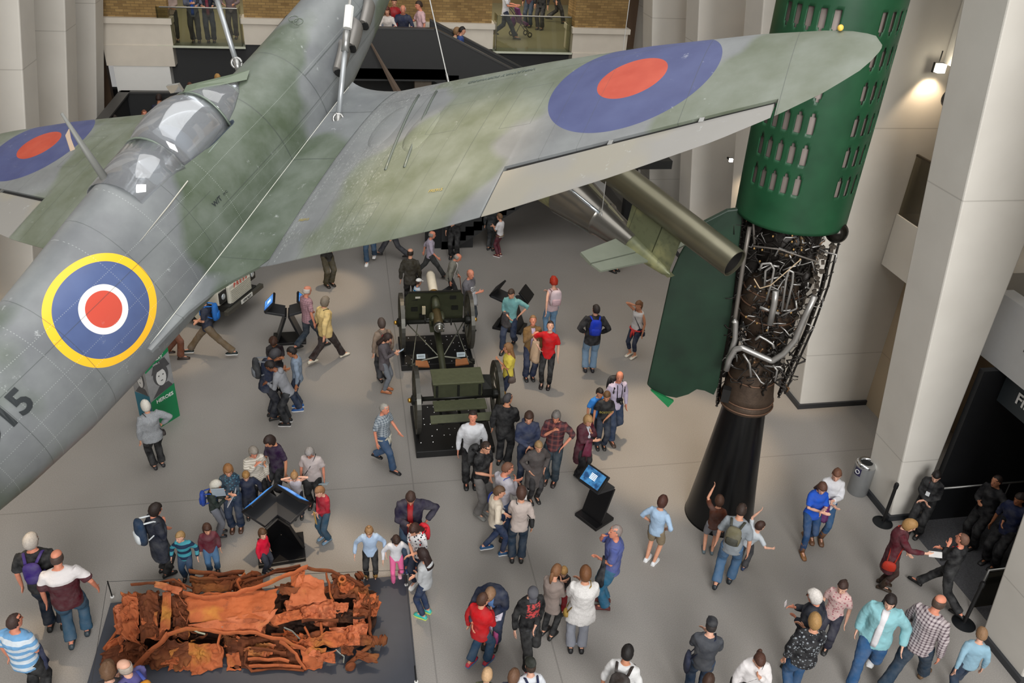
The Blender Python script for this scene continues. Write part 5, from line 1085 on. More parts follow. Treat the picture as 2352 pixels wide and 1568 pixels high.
    body.tube([T((0, 0, shz)), neck, hc - Vector((0, 0, hh * .2))], [.062 * s, .054 * s, .052 * s], 10)
    R = []
    for z_, rx, ry, yo in ((-.112, .028, .03, .045), (-.10, .043, .05, .03), (-.07, .056, .074, .014), (-.03, .066, .088, .004), (.01, .071, .094, .0), (.045, .073, .096, -.004), (.08, .066, .086, -.006), (.10, .05, .066, -.006), (.113, .022, .03, -.006)):
        R.append([hc + hr @ Vector((rx * q * cos(a), (ry * sin(a) + yo) * q, z_ * q)) for a in [2 * pi * j / 16 for j in range(16)]])
    body.rings(R)
    hp_ = lambda x, y, z_: hc + hr @ (Vector((x, y, z_)) * q)
    body.tube([hp_(0, .088, .022), hp_(0, .104, -.008), hp_(0, .110, -.024), hp_(0, .088, -.034)], [.008 * q, .011 * q, .014 * q, .009 * q], 6)
    for sd in (-1, 1): body.ell(hp_(.074 * sd, -.004, -.004), (.009 * q, .02 * q, .03 * q), 8, 6, hr)
    # arms and hands
    tk, tcol = top[0], top[1]; hands = []
    la, lf = .165 * h, .150 * h; AL = la + lf
    for sd, an in zip((-1, 1), arms):
        S0 = T((sd * sw * .90, 0, shz - .035 * s)); o = ARM[an] if isinstance(an, str) else an
        tg = S0 + ra.lerp(Matrix.Identity(3), .5) @ (Vector((o[0] * sd, o[1], o[2])) * AL); E_, W_ = ik(S0, tg, la, lf, (o[3][0] * sd, o[3][1], o[3][2]))
        ab = .8 if tk in ('long', 'coat', 'jacket', 'dress', 'cardigan', 'open') else 1; body.tube([S0 - Vector((sd * .02, 0, .02)), S0.lerp(E_, .5), E_, E_.lerp(W_, .4), W_], [.042 * k, .040 * k * ab, .035 * s * ab, .034 * s * ab, .024 * s], 8)
        dv = (W_ - E_).normalized(); pal = Vector((sd, 0, 0)) if abs(dv.x) < .8 else Vector((0, 0, 1)); sdv = pal.cross(dv).normalized(); nv = dv.cross(sdv); cu = -.35 if an in ('down', 'side', 'back', 'fwd', 'pocket') else -.7
        hs = h * .105; C_ = W_ + dv * hs * .5; body.tube([W_ - dv * .01, C_ * .5 + W_ * .5, C_], [(.024 * s, .018 * s), (.036 * s, .016 * s), (.038 * s, .014 * s)], 8, up=sdv)
        for fi in range(4):
            b = C_ + sdv * ((fi - 1.5) * .018 * s); fl = hs * (.42, .50, .47, .36)[fi]; m1 = b + (dv * .9 + nv * cu * .5 * sd).normalized() * fl * .5; m2 = m1 + (dv * .6 + nv * cu * 1.1 * sd).normalized() * fl * .5
            body.tube([b - dv * .01, m1, m2], [.0092 * s, .0085 * s, .0068 * s], 6)
        tb = W_ + dv * hs * .15 + sdv * .028 * s; m1 = tb + (dv * .7 + sdv * .7).normalized() * hs * .24; body.tube([tb - sdv * .01, m1, m1 + (dv * .9 + sdv * .15).normalized() * hs * .2], [.012 * s, .010 * s, .008 * s], 6)
        hands.append((C_ + dv * hs * .1, dv, E_, W_, S0))
        if tk in ('long', 'coat', 'jacket', 'dress', 'cardigan', 'open'):
            g = 1.28 if tk in ('coat', 'jacket', 'open') else 1.16; topm.tube([S0 + Vector((-sd * .03 * s, 0, .01)), S0.lerp(E_, .5), E_, E_.lerp(W_, .5), E_.lerp(W_, .93)], [.058 * k * g, .05 * k * g, .044 * k * g, .038 * k * g, .031 * k * g], 10)
        elif tk == 'tee': topm.tube([S0 + Vector((-sd * .03 * s, 0, .01)), S0.lerp(E_, .45), S0.lerp(E_, .82)], [.062 * k, .056 * k, .056 * k], 10)
        elif tk == 'roll': topm.tube([S0 + Vector((-sd * .03 * s, 0, .01)), S0.lerp(E_, .5), E_, E_.lerp(W_, .25)], [.062 * k, .054 * k, .046 * k, .045 * k], 10)
    g = {'coat': 1.16, 'jacket': 1.15, 'open': 1.15, 'cardigan': 1.1}.get(tk, 1.06); bot = {'coat': .27, 'dress': .33, 'cardigan': .41, 'jacket': .44, 'open': .44}.get(tk, .465)
    pr = [(bot * h, hw * g * (1.12 if bot < .42 else .98), .115 * k * g)] + ([(.42 * h, hw * g * 1.08, .115 * k * g)] if bot < .4 else []) + [(.52 * h, hw * g * 1.02, .112 * k * g), (waz, hw * (.93 if not fem else .84) * g, .102 * k * g), (chz, sw * .93 * g, .122 * k * g * (1.08 if fem else 1)), (shz - .035 * s, sw * .93 * g, .104 * s * g), (shz - .0 * s, sw * .72 * g, .08 * s * g), (shz + .028 * s, .085 * s, .072 * s)]
    if tk in ('tank',): pr = pr[:-2] + [(shz - .02 * s, sw * .72, .085 * s)]
    if tk not in ('coat', 'jacket'): pass
    topm.rings([oval(T((0, 0, z_)), rx, ry, 18, ra) for z_, rx, ry in pr])
    if tk in ('jacket', 'coat', 'open'): topm.tube([T((0, -.0, shz + .01 * s)), T((0, -.01, shz + .055 * s))], [(.078 * s, .074 * s), (.066 * s, .064 * s)], 14, up=(1, 0, 0))
    det = (pix(P)[1] > 900); vx = .0105 if det else .013
    b = body.build('body', skin(sk), root, True); mod(b, 'REMESH', mode='VOXEL', voxel_size=vx, use_smooth_shade=True)
    tcl = cloth(*top[1:]); o_ = topm.build({'tee': 'shirt', 'long': 'top', 'roll': 'shirt', 'tank': 'vest_top', 'coat': 'coat', 'jacket': 'jacket', 'open': 'jacket', 'dress': 'dress', 'cardigan': 'cardigan'}[tk], tcl, root, True)
    mod(o_, 'REMESH', mode='VOXEL', voxel_size=.017, use_smooth_shade=True); mod(o_, 'SMOOTH', factor=.5, iterations=3)
    tx = bpy.data.textures.get('fold_noise') or bpy.data.textures.new('fold_noise', 'CLOUDS'); tx.noise_scale = .11; tx.noise_depth = 2
    mod(o_, 'DISPLACE', texture=tx, strength=.030 * s, mid_level=.30, texture_coords='GLOBAL')
    if under:                                    # shirt showing in an open jacket
        u_ = MB(); u_.rings([[T((x, y, z_)) for x, y in ((-.05 * s, yy * .90), (-.03 * s, yy + .012), (.03 * s, yy + .012), (.05 * s, yy * .90))] for z_, yy in ((.475 * h, .118 * k * g), (.52 * h, .122 * k * g), (waz, .114 * k * g), (chz, .132 * k * g), (shz - .02 * s, .115 * s * g), (shz + .035 * s, .075 * s))], close=False, cap=False)
        u_.v = [tuple(Vector(v_)) for v_ in u_.v]; uo = u_.build('shirt_front', cloth(under), root, True); mod(uo, 'SOLIDIFY', thickness=.012)
    if lk != 'none':
        t_ = tr.build({'shorts': 'shorts'}.get(lk, 'trousers'), cloth(lt), root, True); mod(t_, 'REMESH', mode='VOXEL', voxel_size=.017, use_smooth_shade=True); mod(t_, 'SMOOTH', factor=.5, iterations=2); mod(t_, 'DISPLACE', texture=tx, strength=.024 * s, mid_level=.30, texture_coords='GLOBAL')
    for (hp2, K, A) in kn:
        c = A + Vector((0, 0, 0)); z0 = A.z - .045 * h + .002; sl = .5 * .152 * h; m = MB(); sm_ = shoe if isinstance(shoe, str) else shoe[0]
        ys = [-.42, -.30, .0, .35, .75, 1.0]; hs_ = [.04, .08, .09, .075, .055, .035]; ws_ = [.03, .042, .042, .05, .052, .036]
        if not isinstance(shoe, str) and shoe[1] == 'boot': m.tube([A + Vector((0, -.005, -.02 * s)), A + (K - A) * .55], [(.052 * s, .058 * s), (.06 * s, .062 * s)], 12)
        m.rings([[Vector((c.x + ws_[i] * s * cos(a), c.y + ys[i] * sl * 1.5, z0 + max(0, hs_[i] * s * (.5 + .5 * sin(a))))) for a in [2 * pi * j / 10 for j in range(10)]] for i in range(6)])
        so = m.build('boot' if not isinstance(shoe, str) and shoe[1] == 'boot' else 'shoe', plain('footwear', sm_, .5, 0, .1), root, True)
        if not isinstance(shoe, str) and shoe[1] != 'boot':
            m = MB(); m.rings([[Vector((c.x + ws_[i] * 1.06 * s * cs, c.y + ys[i] * sl * 1.52, zz)) for cs, zz in ((-1, z0), (1, z0), (1, z0 + .018 * s), (-1, z0 + .018 * s))] for i in range(6)]); m.build('sole', plain('sole', shoe[1], .6), so)
    # face and hair
    for sd in (-1, 1): MB().ell(hp_(.028 * sd, .083, .018), (.011 * q, .007 * q, .006 * q), 6, 5, hr).build('eye', EYE, root)
    MB().ell(hp_(0, .090, -.055), (.02 * q, .006 * q, .005 * q), 8, 5, hr).build('mouth', LIP, root)
    hk, hcol = hair[0], hair[1]; hm = hairm(hcol); m = MB(); nu, nv_ = 22, 14; sdn = NP * 3.1
    tkn = {'short': 1.16, 'bald': 1.12, 'crop': 1.11, 'long': 1.2, 'bob': 1.25, 'pony': 1.15, 'bun': 1.14, 'curly': 1.4, 'cap': 1.08, 'thick': 1.24, 'hood': 1.2}[hk]
    keep = []; G = []
    for i in range(nv_ + 1):
        ph = -pi / 2 + pi * i / nv_; row = []
        for j in range(nu):
            a = 2 * pi * j / nu; d = Vector((cos(ph) * cos(a), cos(ph) * sin(a), sin(ph))); nz_ = 1 + .06 * noise.noise(d * 3.2 + Vector((sdn, 0, 0))) * (3 if hk == 'curly' else 1)
            row.append(hp_(d.x * .075 * tkn * nz_, d.y * .098 * tkn * nz_ - .010, d.z * .112 * tkn * nz_ + .004))
        G.append(row)
    vs = [p for r_ in G for p in r_]; fs = []
    for i in range(nv_):
        for j in range(nu):
            ph = -pi / 2 + pi * (i + .5) / nv_; a = 2 * pi * (j + .5) / nu; d = Vector((cos(ph) * cos(a), cos(ph) * sin(a), sin(ph)))
            line_ = .52 if d.y > .45 else (.52 - (.45 - d.y) * 1.15)
            if hk in ('long', 'bob', 'thick', 'hood'): line_ = .45 if d.y > .55 else (.45 - (.55 - d.y) * 2.6); line_ = max(line_, -.75)
            else: line_ = max(line_, -.38)
            ok = d.z > line_
            if hk == 'bald': ok = (-.42 < d.z < .42) and d.y < .15
            if ok: fs.append((i * nu + j, i * nu + (j + 1) % nu, (i + 1) * nu + (j + 1) % nu, (i + 1) * nu + j))
    m.add(vs, fs)
    if hk == 'long': m.rings([oval(hp_(0, -.055 - .012 * i, .02 - .055 * i), (.078 + .004 * i) * q, (.052 - .001 * i) * q, 12, hr) for i in range(6)])
    if hk == 'pony': m.tube([hp_(0, -.10, .02), hp_(0, -.135, -.0), hp_(0, -.13, -.10), hp_(0, -.115, -.20)], [.018 * q, .032 * q, .035 * q, .012 * q], 8)
    if hk == 'bun': m.ell(hp_(0, -.05, .12), (.035 * q, .035 * q, .03 * q), 10, 7)
    ho = m.build('hair', hm, root, True); bm = bmesh.new(); bm.from_mesh(ho.data); bmesh.ops.delete(bm, geom=[v for v in bm.verts if not v.link_faces], context='VERTS'); bm.to_mesh(ho.data); bm.free(); mod(ho, 'SOLIDIFY', thickness=.006)
    if hk == 'cap':
        cm = MB(); cm.rings([[hp_(rr * .084 * cos(a), rr * .106 * sin(a) - .004, z_) for a in [2 * pi * j / 18 for j in range(18)]] for z_, rr in ((.045, 1.0), (.07, 1.0), (.10, .88), (.12, .62), (.131, .2))]); co = cm.build('cap', cloth(hair[2]), root, True)
        MB().rings([[hp_(x, y, z_) for x, z_ in ((-.065, .046), (0, .058), (.065, .046), (.065, .052), (0, .064), (-.065, .052))] for y in (.08,)] + [[hp_(x * .7, .155, z_ - .008) for x, z_ in ((-.065, .046), (0, .056), (.065, .046), (.065, .05), (0, .06), (-.065, .05))]]).build('peak', cloth(hair[2]), co)
    if tie: m = MB(); m.tube([T((hw * 1.12 * cos(a), .125 * k * sin(a), .50 * h)) for a in [pi / 2 + 2 * pi * i / 12 for i in range(13)]], [(.02 * s, .035 * s)] * 13, 6, up=(0, 0, 1)); m.tube([T((.02, .13 * k, .50 * h)), T((.03, .15 * k, .44 * h)), T((.05, .14 * k, .36 * h))], [.03 * s, .035 * s, .02 * s], 6); m.tube([T((-.02, .13 * k, .50 * h)), T((-.04, .15 * k, .42 * h))], [.03 * s, .02 * s], 6); m.build('shirt_tied_at_waist', cloth(tie), root, True)
    W = {'root': root, 'T': T, 's': s, 'h': h, 'k': k, 'sw': sw, 'shz': shz, 'chz': chz, 'hands': hands, 'hp': hp_, 'hc': hc, 'M': Matrix.Translation(P) @ Matrix.Rotation(ang - pi / 2, 4, 'Z'), 'waz': waz, 'q': q}
    for e in (extra or []): EX_[e[0]](W, *e[1:])
    return W
def held(W, name, mb, mat, label, cat, smooth=True):
    o = mb.build(name, mat, None, smooth); o.matrix_world = W['M']; tag(o, label, cat); return o
def x_backpack(W, col, label, size=1.0, col2=None):
    s = W['s']; T = W['T']; r = empty('backpack', mw=W['M']); hh_ = .40 * s * size; w_ = .27 * s * size; d = .14 * s * size; c = T((0, -.135 * W['k'] - d / 2 - .02, W['chz'] - .05 * s)); rot = Matrix.Rotation(.05, 3, 'X'); m = MB()
    m.rings([oval(c + Vector((0, 0, z_ * hh_)), w_ / 2 * r_, d / 2 * r_, 16) for z_, r_ in ((-.5, .6), (-.46, .95), (-.2, 1.08), (.1, 1.05), (.35, .95), (.47, .75), (.5, .45))]); m.build('bag', cloth(col), r, True)
    m = MB(); m.rings([oval(c + Vector((0, -d * .45, z_ * hh_)), w_ / 2 * r_ * .8, d / 4 * r_, 12) for z_, r_ in ((-.42, .6), (-.36, 1), (-.05, 1.0), (.0, .7))]); m.build('front_pocket', cloth(col2 or col), r, True)
    for sd in (-1, 1): MB().tube([c + Vector((sd * w_ * .3, d * .3, .45 * hh_)), T((sd * W['sw'] * .55, -.04 * s, W['shz'] + .035 * s)), T((sd * W['sw'] * .62, .09 * s, W['shz'] - .05 * s)), T((sd * W['sw'] * .72, .10 * s, W['chz'] - .06 * s)), c + Vector((sd * w_ * .45, d * .4, -.3 * hh_))], [(.012 * s, .022 * s)] * 5, 6).build('shoulder_strap', cloth(col2 or col), r, True)
    tag(r, label, 'backpack', 'backpacks worn by the visitors')
def x_bag(W, col, label, size=1.0, sd=1, zz=.50, strap=True):
    s = W['s']; T = W['T']; r = empty('shoulder_bag', mw=W['M']); c = T((sd * .22 * s, -.02, zz * W['h'])); m = MB(); w_ = .26 * s * size
    m.rings([oval(c + Vector((0, 0, z_)), .05 * s * r_, w_ / 2 * r_, 12) for z_, r_ in ((-.13 * s * size, .7), (-.10 * s * size, 1.05), (0, 1.05), (.07 * s * size, .85), (.09 * s * size, .5))]); m.build('bag', cloth(col), r, True)
    if strap: MB().tube([c + Vector((0, -.06, .05)), T((-sd * W['sw'] * .5, -.06 * s, W['shz'] + .045 * s)), T((-sd * W['sw'] * .5, .06 * s, W['shz'] + .03 * s)), T((0, .14 * W['k'], W['chz'] - .05 * s)), c + Vector((0, .06, .05))], [(.006, .014)] * 5, 5).build('strap', cloth(col), r, True)
    tag(r, label, 'bag', 'bags carried by the visitors')
def x_coat(W, col, label, hand=1, L=.5, nm='jacket'):
    c, dv, E_, W_, S0 = W['hands'][hand]; m = MB(); s = W['s']; mid = E_.lerp(W_, .6); N = 10; R = []
    for i in range(N):
        f = i / (N - 1); z_ = mid.z + .04 * s - L * f; wv = (.07 + .06 * f) * s; R.append([Vector((mid.x + wv * cos(a) * (1 + .25 * sin(3 * a + f * 4)), mid.y + (wv * .6) * sin(a) * (1 + .25 * cos(2 * a + f * 3)), z_ + .03 * sin(2 * a) * f)) for a in [2 * pi * j / 16 for j in range(16)]])
    m.rings(R); held(W, nm, m, cloth(col), label, 'jacket')
def x_paper(W, col, label, hand=1, w_=.21, h_=.28, tilt=.9, nm='leaflet', cat='leaflet'):
    c, dv, *_ = W['hands'][hand]; m = MB(); s = .8; rot = Matrix.Rotation(-tilt, 3, 'X'); m.box(c + Vector((0, .05, .02)), (w_, .006, h_), rot); o = held(W, nm, m, col if not isinstance(col, str) else plain('paper', col, .6), label, cat, False); return o
def x_print(W, txt, hgt, col, zf=.66, yk=.155):
    T = W['T']; m = text_mb(txt, hgt, True); m.v = [tuple(T((-a, yk * W['k'] - abs(a) ** 2 * 1.2, W['h'] * zf + b))) for a, b, c in m.v]; m.build('printed_lettering', plain('print', col, .7), W['root'])
def x_lanyard(W, col='#c01f24'):
    T = W['T']; s = W['s']; m = MB(); m.tube([T((-.05 * s, .02, W['shz'] + .05 * s)), T((-.05 * s, .10 * s, W['shz'] - .02 * s)), T((0, .155 * s, W['chz'] - .10 * s)), T((.05 * s, .10 * s, W['shz'] - .02 * s)), T((.05 * s, .02, W['shz'] + .05 * s))], .008, 5); l = m.build('lanyard', cloth(col), W['root'])
    MB().box(T((0, .165 * s, W['chz'] - .14 * s)), (.07, .006, .09)).build('badge', plain('badge_white', '#dfe3e6', .4), l)
def x_cane(W, label):
    c, dv, *_ = W['hands'][0]; m = MB(); b = Vector((c.x + .05, c.y + .12, .0)); m.tube([c + Vector((0, -.06, .0)), c + Vector((0, .0, .03)), c, b], .011, 7); held(W, 'walking_stick', m, plain('stick_wood', '#7a4a2a', .5), label, 'walking stick')
def x_camera(W, label):
    T = W['T']; s = W['s']; r = empty('camera_gear', mw=W['M']); MB().box(T((0, .17 * W['k'], W['waz'] + .06)), (.12, .07, .08)).build('body', BLACK, r); MB().tube([T((0, .19 * W['k'], W['waz'] + .06)), T((0, .27 * W['k'], W['waz'] + .04))], .035, 12).build('lens', BLACK, r, True)
    MB().tube([T((-.05, .15 * W['k'], W['waz'] + .09)), T((-.06 * s, .11 * s, W['shz'])), T((0, -.05, W['shz'] + .06 * s)), T((.06 * s, .11 * s, W['shz'])), T((.05, .15 * W['k'], W['waz'] + .09))], .009, 5).build('neck_strap', BLACK, r); tag(r, label, 'camera')
def x_glasses(W):
    m = MB()
    for sd in (-1, 1): m.torus(W['hp'](.029 * sd, .099, .016), .019 * W['q'], .0025, 12, 4, Matrix.Rotation(pi / 2, 3, 'X'))
    m.tube([W['hp'](-.072, .0, .02), W['hp'](-.048, .098, .02), W['hp'](.048, .098, .02), W['hp'](.072, 0, .02)], .002, 4); m.build('glasses', BLACK, W['root'])
def x_cuff(W, col, nm='fur_cuff'):
    for A in W['root'].children:
        pass
    for o in [x for x in ALLCH(W['root']) if x.name.startswith('boot')]:
        vs = [Vector(v.co) for v in o.data.vertices]; zt_ = max(v.z for v in vs); c = sum((v for v in vs if v.z > zt_ - .02), Vector()) / max(1, len([v for v in vs if v.z > zt_ - .02])); MB().torus(c, .055 * W['s'], .02 * W['s'], 14, 6).build(nm, cloth(col, 'tweed', '#f0e2c4'), o, True)
def x_hood(W, col):
    T = W['T']; s = W['s']; m = MB(); m.rings([oval(T((0, -.09 * s, W['shz'] + z_ * s)), rx * s, ry * s, 12) for z_, rx, ry in ((-.06, .05, .02), (-.03, .10, .05), (.03, .10, .055), (.06, .06, .03))]); m.build('hood', cloth(col), W['root'], True)
EX_ = {'backpack': x_backpack, 'bag': x_bag, 'coat': x_coat, 'paper': x_paper, 'print': x_print, 'lanyard': x_lanyard, 'cane': x_cane, 'camera': x_camera, 'glasses': x_glasses, 'cuff': x_cuff, 'hood': x_hood}
p = person
D, J = '#1c1c20', '#2c405c'
PHONE = plain('phone_screen_pale', '#bcd3e6', .2)
# --- far end of the hall
p('person under the wing in a dark jacket and olive trousers, standing beside a long shadow', 150, (755, 655), h=1.78, top=('jacket', '#26241f'), leg=('long', '#4b4430'), shoe='#2a211a', arms=('hold', 'hold'))
p('person in jeans and white trainers whose head is hidden by the aircraft wing', 190, (852, 600), h=1.72, top=('long', '#3a4a5c'), leg=('long', '#2c4a66'), shoe=('#e8e8e4', '#ffffff'), st=.3)
p('person in charcoal trousers walking left under the wing edge', 280, (905, 592), h=1.76, top=('jacket', '#3a3a40'), leg=('long', '#33343a'), st=.7)
p('balding person in a dark olive jacket seen from behind at the gun muzzle', 5, head=(942, 572), h=1.78, top=('jacket', '#2f2a1e'), leg=('long', '#1d1c1c'), hair=('bald', '#2a1f18'), extra=[('bag', '#1a1a1c', 'black shoulder bag of the man in the olive jacket', 1.0, 1)])
p('small child in a white and blue top with a white cap beside the gun wheel', 60, head=(958, 640), h=1.12, top=('tee', '#dfe8ee', 'stripe', '#2f8fd0'), leg=('long', D), hair=('cap', '#3a2a20', '#e8e8e4'))
p('grey haired person in a lavender shirt walking to the right', 90, (988, 638), 527, top=('roll', '#a9a0b0'), leg=('long', '#2a2c2c'), hair=('bald', '#8a8580'), sk='r', arms=('back', 'fwd'), st=.75, fat=1.12)
p('person all in black with a white badge at the far end of the hall', 190, (1043, 592), h=1.78, top=('long', '#161618'), leg=('long', '#161618'), arms=('hold', 'down'), extra=[('lanyard', '#22242a')])
p('elderly bald person in a grey blazer leaning on a walking stick', 100, (1035, 690), 575, top=('open', '#7c7a70'), under='#c9c4c0', leg=('long', '#1d1d22'), shoe='#a98a66', hair=('bald', '#9a938c'), sk='r', arms=('low', 'down'), st=.5, lean=.28, look=(0, 25), extra=[('cane', 'wooden walking stick held by the old man in the grey blazer')])
p('bald person in a printed grey T-shirt carrying a pale jacket by the gun', 120, head=(1078, 617), h=1.8, top=('tee', '#66646a', 'print', '#e0e0e0'), leg=('long', '#26303a'), hair=('bald', '#a0705c'), sk='r', arms=('down', 'hold'), look=(20, 5), fat=1.15, extra=[('coat', '#a9abae', 'pale grey jacket over the arm of the bald man by the gun', 1, .35)])
p('child in a white T-shirt, maroon trousers and a brown shirt tied at the waist', 300, (1146, 588), 490, top=('tee', '#d6d4d6'), leg=('slim', '#5a1f2c'), shoe=('#5a2a2a', '#ffffff'), hair=('short', '#6a5038'), arms=('hold', 'hold'), tie='#6a5434')
p('person in dark clothes standing left of the child in maroon trousers', 20, (1127, 574), h=1.62, top=('jacket', '#23282a'), leg=('long', '#2c2e30'))
p('person in black shoes and trousers, mostly hidden behind the flying bomb tail', 120, (1407, 622), h=1.75, top=('jacket', '#26262a'), leg=('long', '#1a1a1c'))
# --- by the press vehicle
p('balding person in a pink checked shirt walking away past the twin kiosk', 60, (712, 802), 655, top=('tee', '#b08a92', 'check', '#8a6a72'), leg=('long', '#24303c'), hair=('bald', '#c9c0b8'), sk='r', arms=('fwd', 'down'), st=.5)
p('grey haired person in a pale yellow jacket and brown trousers walking away', 55, (752, 830), 680, top=('jacket', '#dcc082'), leg=('long', '#2b1f1c'), shoe='#d9d2c0', hair=('bob', '#7d7264'), arms=('down', 'back'), st=.6, fem=True, fat=1.1, extra=[('bag', '#2a2420', 'small dark bag worn across the pale yellow jacket', .6, -1)])
p('person in a navy polo shirt and khaki trousers walking left past the press vehicle', 285, (487, 818), h=1.74, top=('tee', '#232a3e'), leg=('long', '#6b5a44'), shoe=('#1e2a2a', '#f0f0f0'), arms=('low', 'low'), st=.85, extra=[('backpack', '#1e6fc4', 'bright blue backpack on the man in khaki trousers')])
p('person in brown corduroy trousers, upper body hidden by the aircraft', 100, (400, 822), h=1.78, top=('jacket', '#5a4430'), leg=('long', '#7a4a34'), shoe='#3a2c26', st=.25)
# --- the group looking down at a phone
p('curly haired child in a black top looking down inside the huddle', 185, head=(627, 767), h=1.56, top=('tee', '#1c1418'), leg=('long', '#1c1c20'), hair=('curly', '#3a2216'), sk='c', arms=('hold', 'cross'), look=(0, 35))
p('person in a navy jacket bending over the huddle, grey black hair, seen from the left', 80, (625, 960), 800, top=('jacket', '#20283e'), leg=('long', '#181b26'), hair=('thick', '#37363a'), sk='c', arms=('hold', 'hold'), lean=.22, look=(0, 40), fat=1.12, extra=[('backpack', '#2b2d31', 'grey and black backpack on the person bending over the huddle', 1.05, '#70747a')])
p('person in a grey hoodie bending left over the huddle', 285, (662, 972), 822, top=('long', '#8b8d93'), leg=('long', '#14161c'), shoe=('#1c1c1e', '#e8e8e8'), hair=('short', '#1c1412'), sk='d', arms=('hold', 'hold'), lean=.42, look=(0, 30), extra=[('hood', '#8b8d93')])
p('boy in a grey and navy top standing right of the huddle', 275, (690, 938), 795, top=('long', '#7f8ea0'), leg=('long', '#1f2c44'), shoe=('#2a5a9a', '#e8e8e8'), hair=('short', '#17110f'), sk='c', look=(0, 20))
# --- left
p('white haired person in a grey fleece jacket facing the banner column', 345, (365, 1072), 922, top=('jacket', '#8d9196', 'tweed', '#b3b6b9'), leg=('long', '#121214'), shoe='#26262a', hair=('thick', '#d6d2c8'), arms=('down', 'hip'), fem=True, fat=1.22, extra=[('bag', '#2a211e', 'dark bag with a strap across the grey fleece jacket', .55, 1)])
p('stout person in a check short sleeved shirt with a shirt tied round the waist', 125, (882, 1070), 922, top=('tee', '#a4adb4', 'check', '#5c6772'), leg=('long', '#2f4c6e'), shoe='#1d1d20', hair=('crop', '#9a968e'), sk='r', arms=('fwd', 'down'), st=.45, fat=1.18, tie='#b9b5a6')
p('person in a beige coat with a red bag, back turned, at the gun plinth', 340, head=(878, 733), h=1.66, top=('jacket', '#8c7a6a'), leg=('long', '#2a2a2e'), hair=('bob', '#4a3e38'), fem=True, extra=[('backpack', '#b5262c', 'red and grey backpack beside the field gun', .9, '#6a5a50')])
p('long haired person in a grey cardigan holding a phone by the field gun', 105, (884, 898), 762, top=('cardigan', '#4f484c'), leg=('slim', '#6b7078'), shoe='#a4623a', hair=('long', '#2e1e18'), arms=('hold', 'hold'), look=(0, 30), fem=True, extra=[('paper', PHONE, 'small phone in the hands of the long haired woman', 1, .07, .14, .9, 'phone', 'phone')])
# --- centre right
p('person in a teal shirt and navy jeans carrying a dark jacket', 195, (1168, 800), 658, top=('roll', '#6fa3a4'), leg=('long', '#1f2e4a'), hair=('short', '#3a2c24'), arms=('hip', 'low'), st=.35, look=(0, 18), extra=[('coat', '#3a3638', 'dark grey jacket over the arm of the man in the teal shirt', 1, .38)])
p('person with bright red curly hair and a pale backpack, walking away', 340, (1262, 772), 638, top=('tank', '#cfb6bc'), leg=('long', '#6f93b4'), hair=('curly', '#a82a10'), sk='p', arms=('back', 'hold'), fem=True, extra=[('backpack', '#d6c3ca', 'pale pink and white backpack on the red haired woman', 1.1, '#c9aab2')])
p('person in a brown tweed jacket looking up at the aircraft', 165, (1214, 868), 725, top=('open', '#80623a', 'tweed', '#5e4628'), under='#b9a9c0', leg=('long', '#222c48'), hair=('short', '#8a6a48'), sk='r', arms=('down', 'chin'), look=(10, -30))
p('person in a red V-neck top and black trousers looking up, beige coat on arm', 185, (1252, 886), 738, top=('tee', '#c9161d'), leg=('slim', '#141416'), shoe='#1c1416', hair=('pony', '#2a1a16'), sk='p', arms=('down', 'hip'), look=(-5, -35), fem=True, extra=[('coat', '#c4a688', 'beige coat over the arm of the woman in red', 1, .55)])
p('person in a yellow T-shirt with folded arms and long light brown hair', 250, head=(1172, 787), h=1.66, top=('tee', '#e0cc52'), leg=('slim', '#1c2740'), hair=('long', '#8a6440'), sk='b', arms=('cross', 'cross'), look=(10, 5), fem=True, extra=[('bag', '#5a4a42', 'brown shoulder bag of the woman in yellow', .7, -1)])
p('person in a black padded jacket with pale jeans, back to the camera', 350, (1352, 852), 700, top=('jacket', '#17171b'), leg=('long', '#7d9ab6'), shoe='#26262c', hair=('short', '#28211f'), arms=('pocket', 'pocket'), look=(-25, -5), fat=1.08, extra=[('backpack', '#1737b8', 'royal blue backpack on the person in the black padded jacket', .95)])
p('person in a white vest top and navy cropped trousers, hand raised to the hair', 215, (1452, 818), 688, top=('tank', '#dddada'), leg=('capri', '#1c2740'), shoe='#d6cfc0', hair=('pony', '#7a5438'), sk='b', arms=('down', 'head'), fem=True, tie='#d43a38', extra=[('bag', '#262a3c', 'small navy crossbody bag of the woman in the white vest', .55, -1, .46)])
p('balding person in a lilac shirt with a camera at the waist and rucksack straps', 150, (1402, 1003), 850, top=('long', '#c4b9d0'), leg=('long', '#1f3350'), shoe='#4a3a30', hair=('bald', '#4a3324'), sk='r', arms=('down', 'down'), st=.3, look=(25, 0), extra=[('camera', 'black camera hanging from the neck of the man in lilac'), ('backpack', '#1c1c20', 'black rucksack worn by the man in the lilac shirt')])
p('teenager in a black T-shirt reading BOSTON', 165, (1378, 1025), 893, top=('tee', '#17171a'), leg=('long', '#1f2a3c'), hair=('short', '#5c4228'), sk='b', arms=('low', 'down'), look=(20, 20), extra=[('print', 'BOSTON', .07, '#8a7f3c')])
p('dark haired boy just behind the teenager in the BOSTON shirt', 150, head=(1377, 888), h=1.40, top=('tee', '#2f7fd0'), leg=('long', '#26303c'), hair=('short', '#1c1614'), sk='b')
p('blond person in a maroon coat with a pale scarf and hand at the chin', 130, (1330, 1092), 948, top=('coat', '#4c1424'), leg=('long', '#17151a'), hair=('bob', '#a88458'), arms=('chin', 'hold'), look=(15, 20), fem=True, fat=1.1, under='#cfd0d8', extra=[('coat', '#6d1f3c', 'folded maroon jacket carried by the blond woman', 1, .38)])
